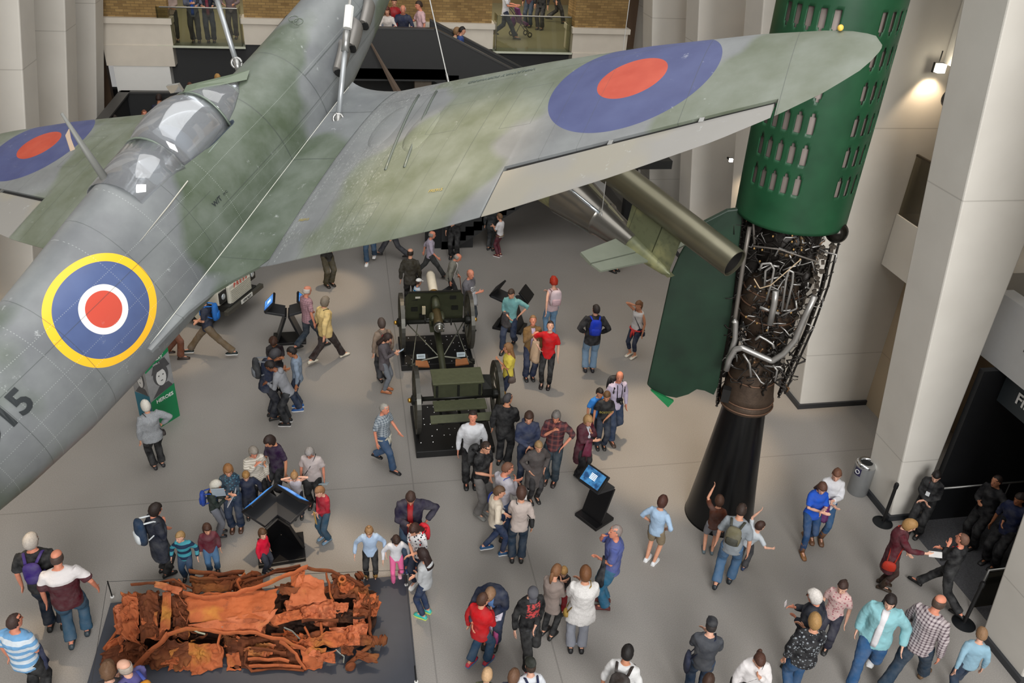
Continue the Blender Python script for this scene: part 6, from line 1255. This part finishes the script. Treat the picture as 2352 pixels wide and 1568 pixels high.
p('grey haired person in a red and navy plaid shirt with rolled sleeves', 190, (1264, 1105), 938, top=('roll', '#3a1c26', 'plaid', '#7d4a48'), leg=('long', '#24343f'), shoe='#2a2220', hair=('thick', '#6f6a66'), sk='r', arms=('pocket', 'chin'), look=(0, 18), fat=1.12)
p('teenager in a navy hoodie left of the plaid shirt', 165, (1202, 1112), 940, top=('long', '#2c3550'), leg=('slim', '#1e2b45'), shoe=('#14151c', '#ffffff'), hair=('thick', '#3f2a20'), arms=('low', 'low'), look=(15, 15), extra=[('hood', '#2c3550')])
p('person in a long charcoal tweed coat with short fair hair', 155, (1224, 1148), 1008, top=('coat', '#46403f', 'tweed', '#5f5856'), leg=('slim', '#201d20'), hair=('short', '#9a7c56'), arms=('pocket', 'pocket'), look=(10, 15), fem=True, fat=1.18)
p('large person in a black sweater and black trousers seen from behind', 15, (1155, 1066), 905, top=('long', '#141416'), leg=('long', '#121318'), hair=('crop', '#3c3a3c'), sk='b', arms=('down', 'hold'), look=(35, 5), fat=1.2)
p('person in a white long sleeved top with black trousers looking up', 175, (1080, 1112), 945, top=('long', '#d6d8dd'), leg=('long', '#121216'), shoe='#161618', hair=('short', '#2a201c'), sk='r', arms=('down', 'down'), look=(5, -22), fat=1.05)
p('cropped haired person in a black T-shirt and grey trousers by the limber plinth', 130, (1103, 1180), 1008, top=('tee', '#101012'), leg=('long', '#6d6a68'), shoe='#7d7d7a', hair=('crop', '#33251e'), arms=('low', 'low'), look=(15, 20), extra=[('backpack', '#1a1a1c', 'black backpack on the man in the black T-shirt by the plinth')])
p('person in a pale grey shirt with a blue bag behind the cream sweater', 45, (1148, 1235), 1063, top=('long', '#b3b0b8'), leg=('long', '#2a4670'), hair=('crop', '#6e4a38'), sk='r', arms=('hold', 'hold'), look=(30, 15), extra=[('bag', '#1c3fa8', 'blue crossbody bag on the man in the pale grey shirt', .9, -1)])
p('person in a cream sweater, navy trousers and blue trainers', 70, (1132, 1270), 1115, top=('long', '#d2c6b4'), leg=('slim', '#1e2f50'), shoe=('#24507a', '#e6e6e6'), hair=('short', '#5c4430'), arms=('low', 'pocket'), st=.25, look=(20, 10))
p('person in a beige knitted top with dark jeans, black handbag at the elbow', 355, (1186, 1287), 1122, top=('long', '#c0b2ab'), leg=('long', '#1c3044'), hair=('bob', '#4a3026'), arms=('hold', 'down'), fem=True, extra=[('bag', '#131315', 'glossy black handbag on the shoulder of the woman in beige', .95, 1, .60), ('paper', '#e8e8e8', 'small white card held by the woman in beige', 0, .1, .15)])
# --- front centre
p('person in an open navy jacket over a red T-shirt looking down at the two girls', 185, (945, 1300), 1118, top=('open', '#241f36'), under='#a3161e', leg=('long', '#38506a'), shoe=('#2c4a7a', '#e6e6e6'), hair=('short', '#3c2a24'), sk='r', arms=('hip', 'hold'), look=(-5, 30), fat=1.1, extra=[('paper', '#c9d6e2', 'folded map in the hand of the man in the navy jacket', 0, .16, .22)])
p('little girl in a pale blue sweater, black leggings and furry tan boots', 182, (853, 1330), 1200, top=('long', '#a9c0dc'), leg=('slim', '#121214'), shoe=('#a07840', 'boot'), hair=('bun', '#8a6a48'), sk='p', arms=('side', 'side'), look=(0, 25), fem=True, extra=[('cuff', '#d9c49a')])
p('little girl in a white cardigan and bright pink trousers', 175, (911, 1333), 1220, top=('long', '#dadbe0'), leg=('slim', '#e86a9e'), shoe='#e2a9be', hair=('long', '#2f1e18'), sk='p', arms=('side', 'side'), st=.2, look=(0, 30), fem=True)
p('person in a white and black floral T-shirt with a red backpack', 215, (962, 1345), 1190, top=('tee', '#e6e6e8', 'floral', '#3a3a44'), leg=('slim', '#1c2740'), shoe=('#e6e6e6', '#f2f2f2'), hair=('long', '#3a221a'), arms=('low', 'low'), lean=.12, look=(0, 25), fem=True, extra=[('backpack', '#d02030', 'red backpack on the woman in the floral T-shirt', .85)])
p('girl with very long dark hair, grey hooded top and turquoise trainers', 300, (977, 1412), 1262, top=('long', '#b9bcbf'), leg=('slim', '#1e3050'), shoe=('#43b7b0', '#d9e86a'), hair=('long', '#2a1916'), arms=('low', 'low'), look=(0, 10), fem=True, extra=[('hood', '#b9bcbf')])
p('person in a navy jacket bending forward over the two children', 190, (1128, 1475), 1296, top=('open', '#222a40'), under='#5a7fb4', leg=('long', '#24304a'), hair=('short', '#8a6a50'), sk='r', arms=('low', 'reach'), lean=.62, look=(0, 35), fat=1.15)
p('boy in a red jacket and jeans with red and blue trainers', 35, (1098, 1528), 1365, top=('jacket', '#c2141c'), leg=('long', '#2a4864'), shoe=('#c43a4a', '#4a7ab0'), hair=('short', '#4a2e20'), sk='a', arms=('down', 'hold'), look=(20, 5), st=.2)
p('small girl in a white top, yellow skirt and pink leggings beside the red jacket', 200, (1132, 1478), 1360, top=('dress', '#e2dcea'), leg=('slim', '#c0568e'), shoe='#e8709a', hair=('short', '#3f2a20'), sk='p', arms=('hold', 'down'), look=(0, 20), fem=True)
p('teenager in a grey baseball cap, black printed top and red trainers', 150, (1207, 1515), 1338, top=('long', '#121214', 'print', '#c24a4a'), leg=('long', '#0f0f11'), shoe=('#c41c2a', '#f0f0f0'), hair=('cap', '#2a2220', '#4a4a52'), sk='p', arms=('low', 'down'), look=(25, 20), st=.35, tie='#2c2e32')
p('person with a brown ponytail in a taupe cardigan', 30, (1257, 1460), 1302, top=('cardigan', '#8e8079'), leg=('slim', '#121214'), hair=('pony', '#7a5436'), arms=('hold', 'hold'), look=(0, 15), fem=True)
p('small child in a black top facing the camera between two women', 180, head=(1297, 1295), h=1.08, top=('long', '#1a1216'), leg=('long', '#a31c26'), hair=('short', '#a8824e'), sk='p', arms=('low', 'low'), look=(0, 20))
p('person in a fluffy white cardigan and grey trousers seen from behind', 350, (1322, 1492), 1308, top=('cardigan', '#cfccca', 'tweed', '#e6e4e2'), leg=('long', '#8f929c'), shoe='#1a1a1c', hair=('thick', '#6b4426'), arms=('hold', 'hold'), fem=True, fat=1.22, extra=[('bag', '#9c7c34', 'tan shoulder bag strap across the fluffy white cardigan', .5, -1)])
p('person in a violet blue T-shirt with teal jeans, hand to the mouth, by the kiosk', 265, (1390, 1390), 1207, top=('tee', '#4e5a96'), leg=('long', '#246080'), shoe='#5c2a28', hair=('crop', '#8a7d78'), sk='r', arms=('low', 'face'), look=(-20, -5), fat=1.14, extra=[('coat', '#23252b', 'black jacket hanging from the arm of the man in violet blue', 0, .5)])
# --- left front
p('person in a dark raincoat with a sports backpack, hand on the strap', 75, (380, 1318), 1160, top=('coat', '#161c2c'), leg=('long', '#131314'), shoe='#17181a', hair=('bob', '#221610'), sk='r', arms=('fwd', 'strap'), look=(0, 15), fem=True, fat=1.15, extra=[('backpack', '#12304e', 'navy and white sports backpack on the person in the dark raincoat', 1.25, '#dfe6ea')])
p('small boy in a teal and navy striped fleece', 200, (435, 1326), 1218, top=('jacket', '#3d98a8', 'stripe', '#26364e'), leg=('long', '#24405e'), hair=('short', '#a08054'), sk='p', arms=('side', 'side'), look=(25, 5), fat=1.1)
p('small boy in a maroon zipped jacket and jeans', 182, (492, 1310), 1198, top=('jacket', '#5c1c2a'), leg=('long', '#4a7096'), hair=('thick', '#3c2418'), sk='a', look=(-10, 15), fat=1.08)
p('small boy in a bright red hooded top by the rusted car', 130, (612, 1312), 1213, top=('jacket', '#d01036'), leg=('long', '#2a3040'), hair=('thick', '#4c3420'), sk='p', look=(30, 5), fat=1.05)
p('white haired person with a blue backpack reading an open paper map', 100, (503, 1228), 1102, top=('long', '#16251f'), leg=('long', '#7a7d86'), shoe='#2c2c30', hair=('thick', '#c4c0b4'), sk='b', arms=('hold', 'hold'), look=(0, 30), extra=[('backpack', '#17409c', 'royal blue backpack on the white haired map reader', .9), ('paper', '#e3e2e6', 'open paper map in the hands of the white haired person', 1, .32, .36, .5, 'map', 'map')])
p('brown haired person in a patterned navy top holding a magazine', 190, (545, 1212), 1060, top=('long', '#243848', 'floral', '#4a7080'), leg=('long', '#182a44'), shoe='#4a3226', hair=('bob', '#8a6038'), arms=('cross', 'hold'), look=(-10, 20), fem=True, extra=[('paper', '#a9b8c4', 'magazine held by the woman in the patterned navy top', 0, .22, .28, .4, 'magazine', 'magazine')])
p('fair haired child in a navy jacket with a pale shoulder patch by the kiosk', 182, (578, 1185), 1075, top=('jacket', '#1c2640'), leg=('long', '#1a2438'), hair=('short', '#9c7440'), sk='p', arms=('side', 'side'), look=(0, 25), fat=1.15)
p('grey haired person in a cream striped cardigan, hand at the mouth', 170, (597, 1165), 1020, top=('cardigan', '#b9b1a4', 'fine', '#d6d0c4'), leg=('long', '#121214'), hair=('bob', '#8a8278'), sk='r', arms=('down', 'chin'), look=(-5, 20), fem=True, fat=1.2)
p('teenager in a dark purple T-shirt looking at a phone', 230, (645, 1148), 992, top=('tee', '#2a1634'), leg=('long', '#17171c'), shoe=('#161618', '#3a3a3a'), hair=('thick', '#2a1a14'), sk='b', arms=('down', 'hold'), look=(10, 30), st=.2, extra=[('paper', PHONE, 'lit phone in the hand of the teenager in purple', 1, .07, .14, .9, 'phone', 'phone'), ('paper', '#3c3f42', 'small dark booklet hanging from the other hand of the teenager in purple', 0, .14, .2, .3, 'booklet', 'booklet')])
p('little girl in a white vest with pink print, both arms raised to the head', 185, (686, 1185), 1075, top=('tank', '#cfccd6', 'print', '#e24a8c'), leg=('long', '#2c2c3a'), hair=('pony', '#9c7850'), sk='p', arms=('head', 'head'), look=(0, 30), fem=True)
p('grey haired person in glasses and white short sleeved top holding a leaflet', 195, (724, 1160), 1020, top=('tee', '#bdb2b0'), leg=('long', '#121214'), hair=('bob', '#8e8a88'), sk='r', arms=('down', 'down'), look=(0, 25), fem=True, fat=1.25, extra=[('glasses',), ('bag', '#141416', 'black bag at the hip of the woman in glasses', .9, 1, .44), ('paper', '#9fb4c0', 'leaflet in the hand of the woman in glasses', 0, .16, .2, 1.1)])
p('small boy in a crimson sweater at the right of the twin kiosk', 235, (750, 1238), 1112, top=('long', '#a3122a'), leg=('long', '#2c4a60'), shoe='#7a98b0', hair=('short', '#8a6444'), sk='p', arms=('low', 'low'), look=(0, 20), extra=[('paper', '#c9a25c', 'folded tan paper held by the boy in the crimson sweater', 1, .04, .30, .1, 'paper_strip', 'paper')])
p('grey haired person in a black polo shirt with a purple drawstring bag', 20, (133, 1440), 1230, top=('tee', '#141416'), leg=('long', '#162233'), hair=('thick', '#b5ada4'), sk='r', arms=('down', 'down'), look=(30, 0), fat=1.2, extra=[('backpack', '#35206c', 'purple drawstring bag hanging behind the black polo shirt', .8)])
p('balding person in a maroon rugby shirt with white shoulders and blue jeans', 15, (186, 1472), 1270, top=('tee', '#4a0f1c', 'yoke', '#d9d4d4'), leg=('long', '#33556e'), shoe='#2f3b42', hair=('bald', '#4a3a34'), sk='r', arms=('down', 'side'), st=.2, look=(10, 10), fat=1.28)
p('person in a pale blue and white striped polo shirt holding a navy jacket', 50, head=(22, 1417), h=1.78, top=('tee', '#74a8d6', 'stripe', '#cfd9e2'), leg=('long', '#161618'), hair=('crop', '#3c2a24'), sk='r', arms=('down', 'low'), look=(15, 5), fat=1.22, extra=[('coat', '#1c2444', 'navy jacket held by the man in the striped polo shirt', 1, .42)])
p('balding person in violet with an orange backpack, bottom edge by the car', 330, head=(288, 1520), h=1.74, top=('jacket', '#55508a'), leg=('long', '#2a2c36'), hair=('bald', '#a89c90'), sk='p', arms=('hold', 'hold'), look=(-10, 5), fat=1.1, extra=[('backpack', '#e0921c', 'orange and blue backpack at the bottom edge of the view', .9, '#3a4a9a')])
p('curly brown haired person at the bottom edge photographing the car wreck', 20, head=(243, 1532), h=1.62, top=('long', '#3a3a40'), leg=('long', '#26262c'), hair=('curly', '#6a4e38'), sk='p', arms=('hold', 'hold'))
# --- right side
p('boy in a pale denim shirt and beige shorts with white trainers, back turned', 20, (1493, 1290), 1142, top=('roll', '#a9c4e0'), leg=('shorts', '#8f8068'), shoe=('#e4e6ea', '#ffffff'), hair=('thick', '#4a2a20'), sk='a', arms=('pocket', 'pocket'))
p('child in a brown T-shirt with one arm raised in front of the black stand', 350, (1625, 1268), 1140, top=('tee', '#5a301e'), leg=('shorts', '#8a8a90'), shoe='#5c6a70', hair=('thick', '#4a3022'), sk='a', arms=('up', 'down'), look=(-10, 0))
p('person in a grey T-shirt and jeans with an olive backpack near the rocket stand', 5, (1658, 1345), 1160, top=('tee', '#8d949a'), leg=('long', '#44678a'), shoe='#20262c', hair=('crop', '#33251e'), sk='a', arms=('down', 'down'), st=.25, extra=[('backpack', '#6c6750', 'olive grey backpack on the man near the rocket stand', .85, '#3a3a30')])
p('child in a white T-shirt leaning out sideways right of the olive backpack', 20, (1700, 1302), 1185, top=('tee', '#c2c9cf'), leg=('long', '#3c3c40'), shoe='#2a3a5c', hair=('short', '#3a241c'), sk='p', arms=('up', 'out'), look=(30, -5), side=.35)
p('girl in a bright blue T-shirt with jeans and tan boots', 150, (1842, 1255), 1098, top=('tee', '#1c55c4'), leg=('slim', '#1e4470'), shoe=('#8a5e38', 'boot'), hair=('long', '#5a3c30'), sk='p', arms=('hold', 'hold'), look=(15, 25), st=.3, fem=True)
p('girl in a white top carrying a purple jacket behind the blue T-shirt', 160, (1872, 1238), 1070, top=('long', '#d6d6da'), leg=('slim', '#24507a'), shoe=('#6a4a34', 'boot'), hair=('pony', '#6a4634'), sk='p', arms=('hold', 'low'), look=(15, 20), fem=True, extra=[('coat', '#5c1460', 'purple jacket held by the girl in white', 1, .5)])
p('person in a burgundy coat reaching out a white paper to the staff member', 80, (2022, 1345), 1188, top=('coat', '#500d1c'), leg=('slim', '#3a2018'), shoe=('#3a2c20', 'boot'), hair=('bob', '#a07a4a'), sk='p', arms=('low', 'reach'), look=(0, 25), fem=True, extra=[('paper', '#ececec', 'white paper held out by the person in the burgundy coat', 1, .15, .2, 1.3), ('bag', '#b5301c', 'orange red bag at the side of the burgundy coat', .9, 1, .42)])
p('shaven headed staff member in black with a red lanyard', 285, (2150, 1382), 1224, top=('long', '#101013'), leg=('long', '#101013'), shoe='#0c0c0d', hair=('crop', '#6a4a3a'), sk='r', arms=('chin', 'hold'), look=(0, -5), st=.7, extra=[('lanyard',)])
p('dark haired staff member in a black blazer with a red lanyard by the entrance', 190, (2098, 1225), 1075, top=('open', '#0f0f12'), under='#1a1a1e', leg=('long', '#0f0f12'), hair=('pony', '#120c0c'), sk='p', arms=('low', 'low'), look=(-10, 25), fem=True, extra=[('lanyard',)])
p('person in black entering the dim gallery beside the handrail', 210, head=(2300, 1090), h=1.74, top=('long', '#15151a'), leg=('long', '#101014'), hair=('crop', '#2c201c'), sk='b', arms=('out', 'hold'))
p('person in a navy shirt at the far right edge of the view', 200, head=(2352, 1130), h=1.76, top=('roll', '#1a2346'), leg=('long', '#14141a'), hair=('short', '#2a201c'), sk='c', arms=('down', 'down'))
p('girl in a pink floral top with a red flower brooch', 185, head=(1943, 1328), h=1.56, top=('tee', '#d2b2ae', 'floral', '#a86a72'), leg=('long', '#2a2a3a'), hair=('pony', '#3a2620'), sk='p', look=(0, 15), fem=True)
p('white haired person in a dark navy jacket holding a pale cup', 280, head=(1885, 1360), h=1.74, top=('jacket', '#151a28'), leg=('long', '#14161c'), hair=('thick', '#cfc9c4'), sk='r', arms=('low', 'hold'), look=(0, 15), fat=1.2, extra=[('glasses',), ('paper', '#e2dfe2', 'pale paper cup in the hand of the white haired person', 1, .07, .09, .2, 'paper_cup', 'cup')])
p('person with wavy fair hair in a black floral blouse and jeans', 335, (1815, 1600), 1416, top=('long', '#121218', 'floral', '#8a9096'), leg=('long', '#2a5078'), hair=('thick', '#a07c4c'), arms=('down', 'hold'), fem=True, fat=1.15, st=.3)
p('dark haired person in a turquoise cardigan and white top walking forward', 175, (1975, 1550), 1358, top=('open', '#8ec4cc'), under='#e6e4e8', leg=('long', '#28527e'), shoe=('#e6e6e6', '#ffffff'), hair=('long', '#1e1412'), sk='p', arms=('side', 'down'), st=.5, look=(0, 10), fem=True, fat=1.22)
p('balding person in a brown and white checked shirt walking away', 15, (2068, 1575), 1368, top=('long', '#bdb2b4', 'check', '#54464e'), leg=('long', '#26384a'), shoe='#6a5038', hair=('bald', '#4a3a30'), sk='r', arms=('fwd', 'down'), st=.6, fat=1.12)
p('boy in a pale denim shirt walking away at the lower right', 335, (2190, 1592), 1446, top=('long', '#8fb4c8'), leg=('long', '#1c3048'), hair=('short', '#8a6a4c'), sk='p', arms=('back', 'down'), st=.5)
p('person in a black cap and dark grey top with a navy shoulder bag', 350, (1592, 1605), 1428, top=('long', '#3e4148'), leg=('long', '#263a54'), hair=('cap', '#2c2624', '#2a2b30'), sk='p', arms=('hold', 'hold'), fat=1.05, extra=[('bag', '#1a2340', 'navy shoulder bag on the person in the black cap', 1.2, -1, .5)])
p('dark haired person in a white shirt with black rucksack straps at the bottom edge', 5, head=(1442, 1490), h=1.78, top=('roll', '#dcdcdc'), leg=('long', '#26262c'), hair=('short', '#120d0c'), sk='b', arms=('down', 'down'), extra=[('backpack', '#2c2420', 'dark rucksack on the white shirted person at the bottom edge', 1.0)])
p('brown haired person in a white wrap cardigan with hand to the mouth', 150, head=(1748, 1487), h=1.66, top=('cardigan', '#e2dede'), leg=('long', '#1a1a1e'), hair=('pony', '#4a2c20'), sk='a', arms=('chin', 'down'), look=(15, 30), fem=True, fat=1.1, extra=[('bag', '#1a1718', 'black bag beside the woman in the white wrap cardigan', 1.0, 1, .52)])
p('boy in a black cap with a yellow badge and navy backpack at the bottom edge', 340, head=(1222, 1522), h=1.48, top=('tee', '#dfe3ea'), leg=('long', '#24304a'), hair=('cap', '#3a2a20', '#20231c'), sk='p', extra=[('backpack', '#1c2448', 'navy backpack of the boy in the badge cap', .95)])
p('blond child in a green patterned jacket at the bottom edge', 10, head=(1118, 1543), h=1.36, top=('jacket', '#4e543e', 'floral', '#6c7058'), leg=('long', '#3a3a3a'), hair=('short', '#c4a07a'), sk='p')
p('brown haired child at the bottom edge left of the badge cap', 20, head=(1178, 1546), h=1.34, top=('long', '#2c3448'), leg=('long', '#2a2a34'), hair=('bob', '#6a4c38'), sk='p')
p('person with dark hair barely showing at the bottom edge right of the black cap', 10, head=(1628, 1555), h=1.5, top=('long', '#3a4a5c'), leg=('long', '#24304a'), hair=('short', '#3a2418'), sk='p')
# --- gallery level
gz = 5.25
for lbl, x, y, f, kw in (('person with rucksack straps and a grey top, leftmost behind the left glass balcony', 403, 96, 182, dict(top=('long', '#a08d84'), leg=('slim', '#19181a'), arms=('low', 'low'), fem=True, hair=('long', '#6a4630'))),
    ('person in grey jacket and blue shirt behind the left glass balcony', 452, 97, 185, dict(top=('open', '#5a5f70'), under='#2455b8', leg=('long', '#181c2a'), arms=('rest', 'hold'))),
    ('person in a navy jacket and red patterned shirt behind the left glass balcony', 486, 97, 180, dict(top=('open', '#191d2c'), under='#7a3040', leg=('long', '#22304e'), arms=('rest', 'rest'))),
    ('person in a mauve top leaning on the handrail of the left glass balcony', 538, 88, 190, dict(top=('long', '#76666a'), leg=('long', '#2a2226'), arms=('rest', 'rest'), lean=.2)),
    ('person in a white T-shirt and navy trousers pushing the pushchair on the gallery', 1158, 88, 95, dict(top=('tee', '#cdd0da'), leg=('long', '#1f2a40'), arms=('rest', 'rest'), st=.6, sk='r')),
    ('person in a maroon top behind the right glass balcony', 1213, 62, 200, dict(top=('long', '#4a2228'), leg=('long', '#2c3a4c'))),
    ('person in a black jacket with red bag behind the right glass balcony', 1240, 68, 200, dict(top=('jacket', '#141416'), leg=('long', '#1d1d20'))),
    ('person in dark clothes walking at the right end of the right balcony', 1275, 52, 100, dict(top=('jacket', '#1e1c1a'), leg=('long', '#22211e'), st=.5))):
    p(lbl, f, (x, y), h=1.72, z=gz, **kw)
for lbl, x, y, f, h_, kw in (('person in a blue top and jeans at the left end of the stair landing parapet', 868, -18, 190, 1.6, dict(top=('long', '#7a8290'), leg=('long', '#2a4c80'))),
    ('long haired person in a white cardigan and floral top leaning over the landing parapet', 890, 2, 185, 1.62, dict(top=('cardigan', '#d8cfc8'), hair=('long', '#5a2a1c'), fem=True, arms=('rest', 'rest'), lean=.25)),
    ('white haired person in a navy gilet leaning over the landing parapet', 926, 8, 182, 1.70, dict(top=('roll', '#252c46'), hair=('bald', '#cfc8c4'), sk='r', arms=('rest', 'rest'), lean=.35, fat=1.1)),
    ('person in a pink short sleeved shirt at the right of the landing parapet', 966, -4, 250, 1.76, dict(top=('tee', '#d9b4b6'), hair=('short', '#33241c'), sk='r', arms=('down', 'rest'))),
    ('person in a red top standing behind the landing group', 905, -28, 180, 1.72, dict(top=('long', '#a01a20'), hair=('short', '#2a1c18')))):
    P = on_y(x, y, 25.75 if y > -20 else 26.5); q = P - Vector((0, 0, h_)); u0, v0 = P.x, P.y
    W = p(lbl, f, head=(x, y), h=h_, z=gz, **kw); W['root'].location = (P.x, P.y, gz)
    for o in list(COL.objects):
        pass
for lbl, x, y, zz, yy, kw in (('child in a blue top coming down the right hand stair flight', 1058, 60, 4.35, 25.8, dict(top=('tee', '#2a4a8c'), hair=('short', '#1c1614'), h=1.5)),
    ('fair haired child just behind the blue topped child on the stairs', 1046, 62, 4.5, 26.1, dict(top=('tee', '#c4b49a'), hair=('bob', '#8a6a48'), h=1.45))):
    P = on_y(x, y, yy); h_ = kw['h']; W = p(lbl, 90, head=(x, y), z=zz, **kw); W['root'].location = (P.x, P.y, P.z - h_)
for lbl, x, y, yy, f, kw in (('dark haired bearded person in an orange top on the lower left landing', 261, 262, 24.2, 180, dict(top=('long', '#c07a5c'), hair=('short', '#241a16'), sk='b')),
    ('short haired person in a white top on the lower left landing', 330, 250, 24.4, 180, dict(top=('long', '#d9d4d0'), hair=('crop', '#7a4a34'), sk='r')),
    ('person in a navy top walking away on the lower left landing', 362, 216, 25.4, 20, dict(top=('long', '#1c1e3c'), hair=('short', '#2c1c18'), sk='b')),
    ('reddish haired person at the back of the lower left landing beside the mirror', 434, 187, 25.7, 170, dict(top=('long', '#3a2a28'), hair=('crop', '#5c3424'), sk='r')),
    ('person with long blond curly hair on the left hand stair flight', 497, 168, 25.8, 160, dict(top=('long', '#1a1a1e'), hair=('long', '#b48a50'), sk='p', fem=True))):
    P = on_y(x, y, yy); hh2 = P.z - 3.05; hh2 = 1.72 if not 1.5 < hh2 < 1.95 else hh2; W = p(lbl, f, head=(x, y), z=3.05, h=hh2, **kw); W['root'].location = (P.x, P.y, P.z - hh2)
# pushchair on the gallery
P = at(1195, 84, gz); r = empty('pushchair', P, .2); m = MB()
for s in (-1, 1): m.tube([(-.45, .2 * s, .98), (-.2, .2 * s, .7), (.25, .2 * s, .15)], .014, 6); m.tube([(.05, .2 * s, .75), (-.25, .2 * s, .15)], .014, 6)
m.tube([(-.45, -.2, .98), (-.45, .2, .98)], .018, 6); m.build('frame', plain('pushchair_frame', '#4a4a4e', .4, .5), r, True)
MB().prism([(-.1, -.17, .45), (.2, -.17, .38), (.22, -.17, .46), (-.02, -.17, .52), (-.15, -.17, .95), (-.22, -.17, .93)], (0, .34, 0)).build('seat', cloth('#5c1d5e'), r)
for x_, y_ in ((.27, .2), (.27, -.2), (-.27, .2), (-.27, -.2)): MB().torus((x_, y_, .09), .07, .02, 16, 6, Matrix.Rotation(pi / 2, 3, 'X')).build('wheel', BLACK, r, True)
MB().ell((-.3, 0, .5), (.09, .14, .18), 10, 7).build('hanging_bag', cloth('#54205e'), r, True); MB().ell((-.05, .0, .62), (.07, .07, .15), 10, 7).build('blanket', cloth('#d84a80'), r, True)
tag(r, 'purple pushchair behind the right glass balcony', 'pushchair')
S.cursor.location = (0, 0, 0)
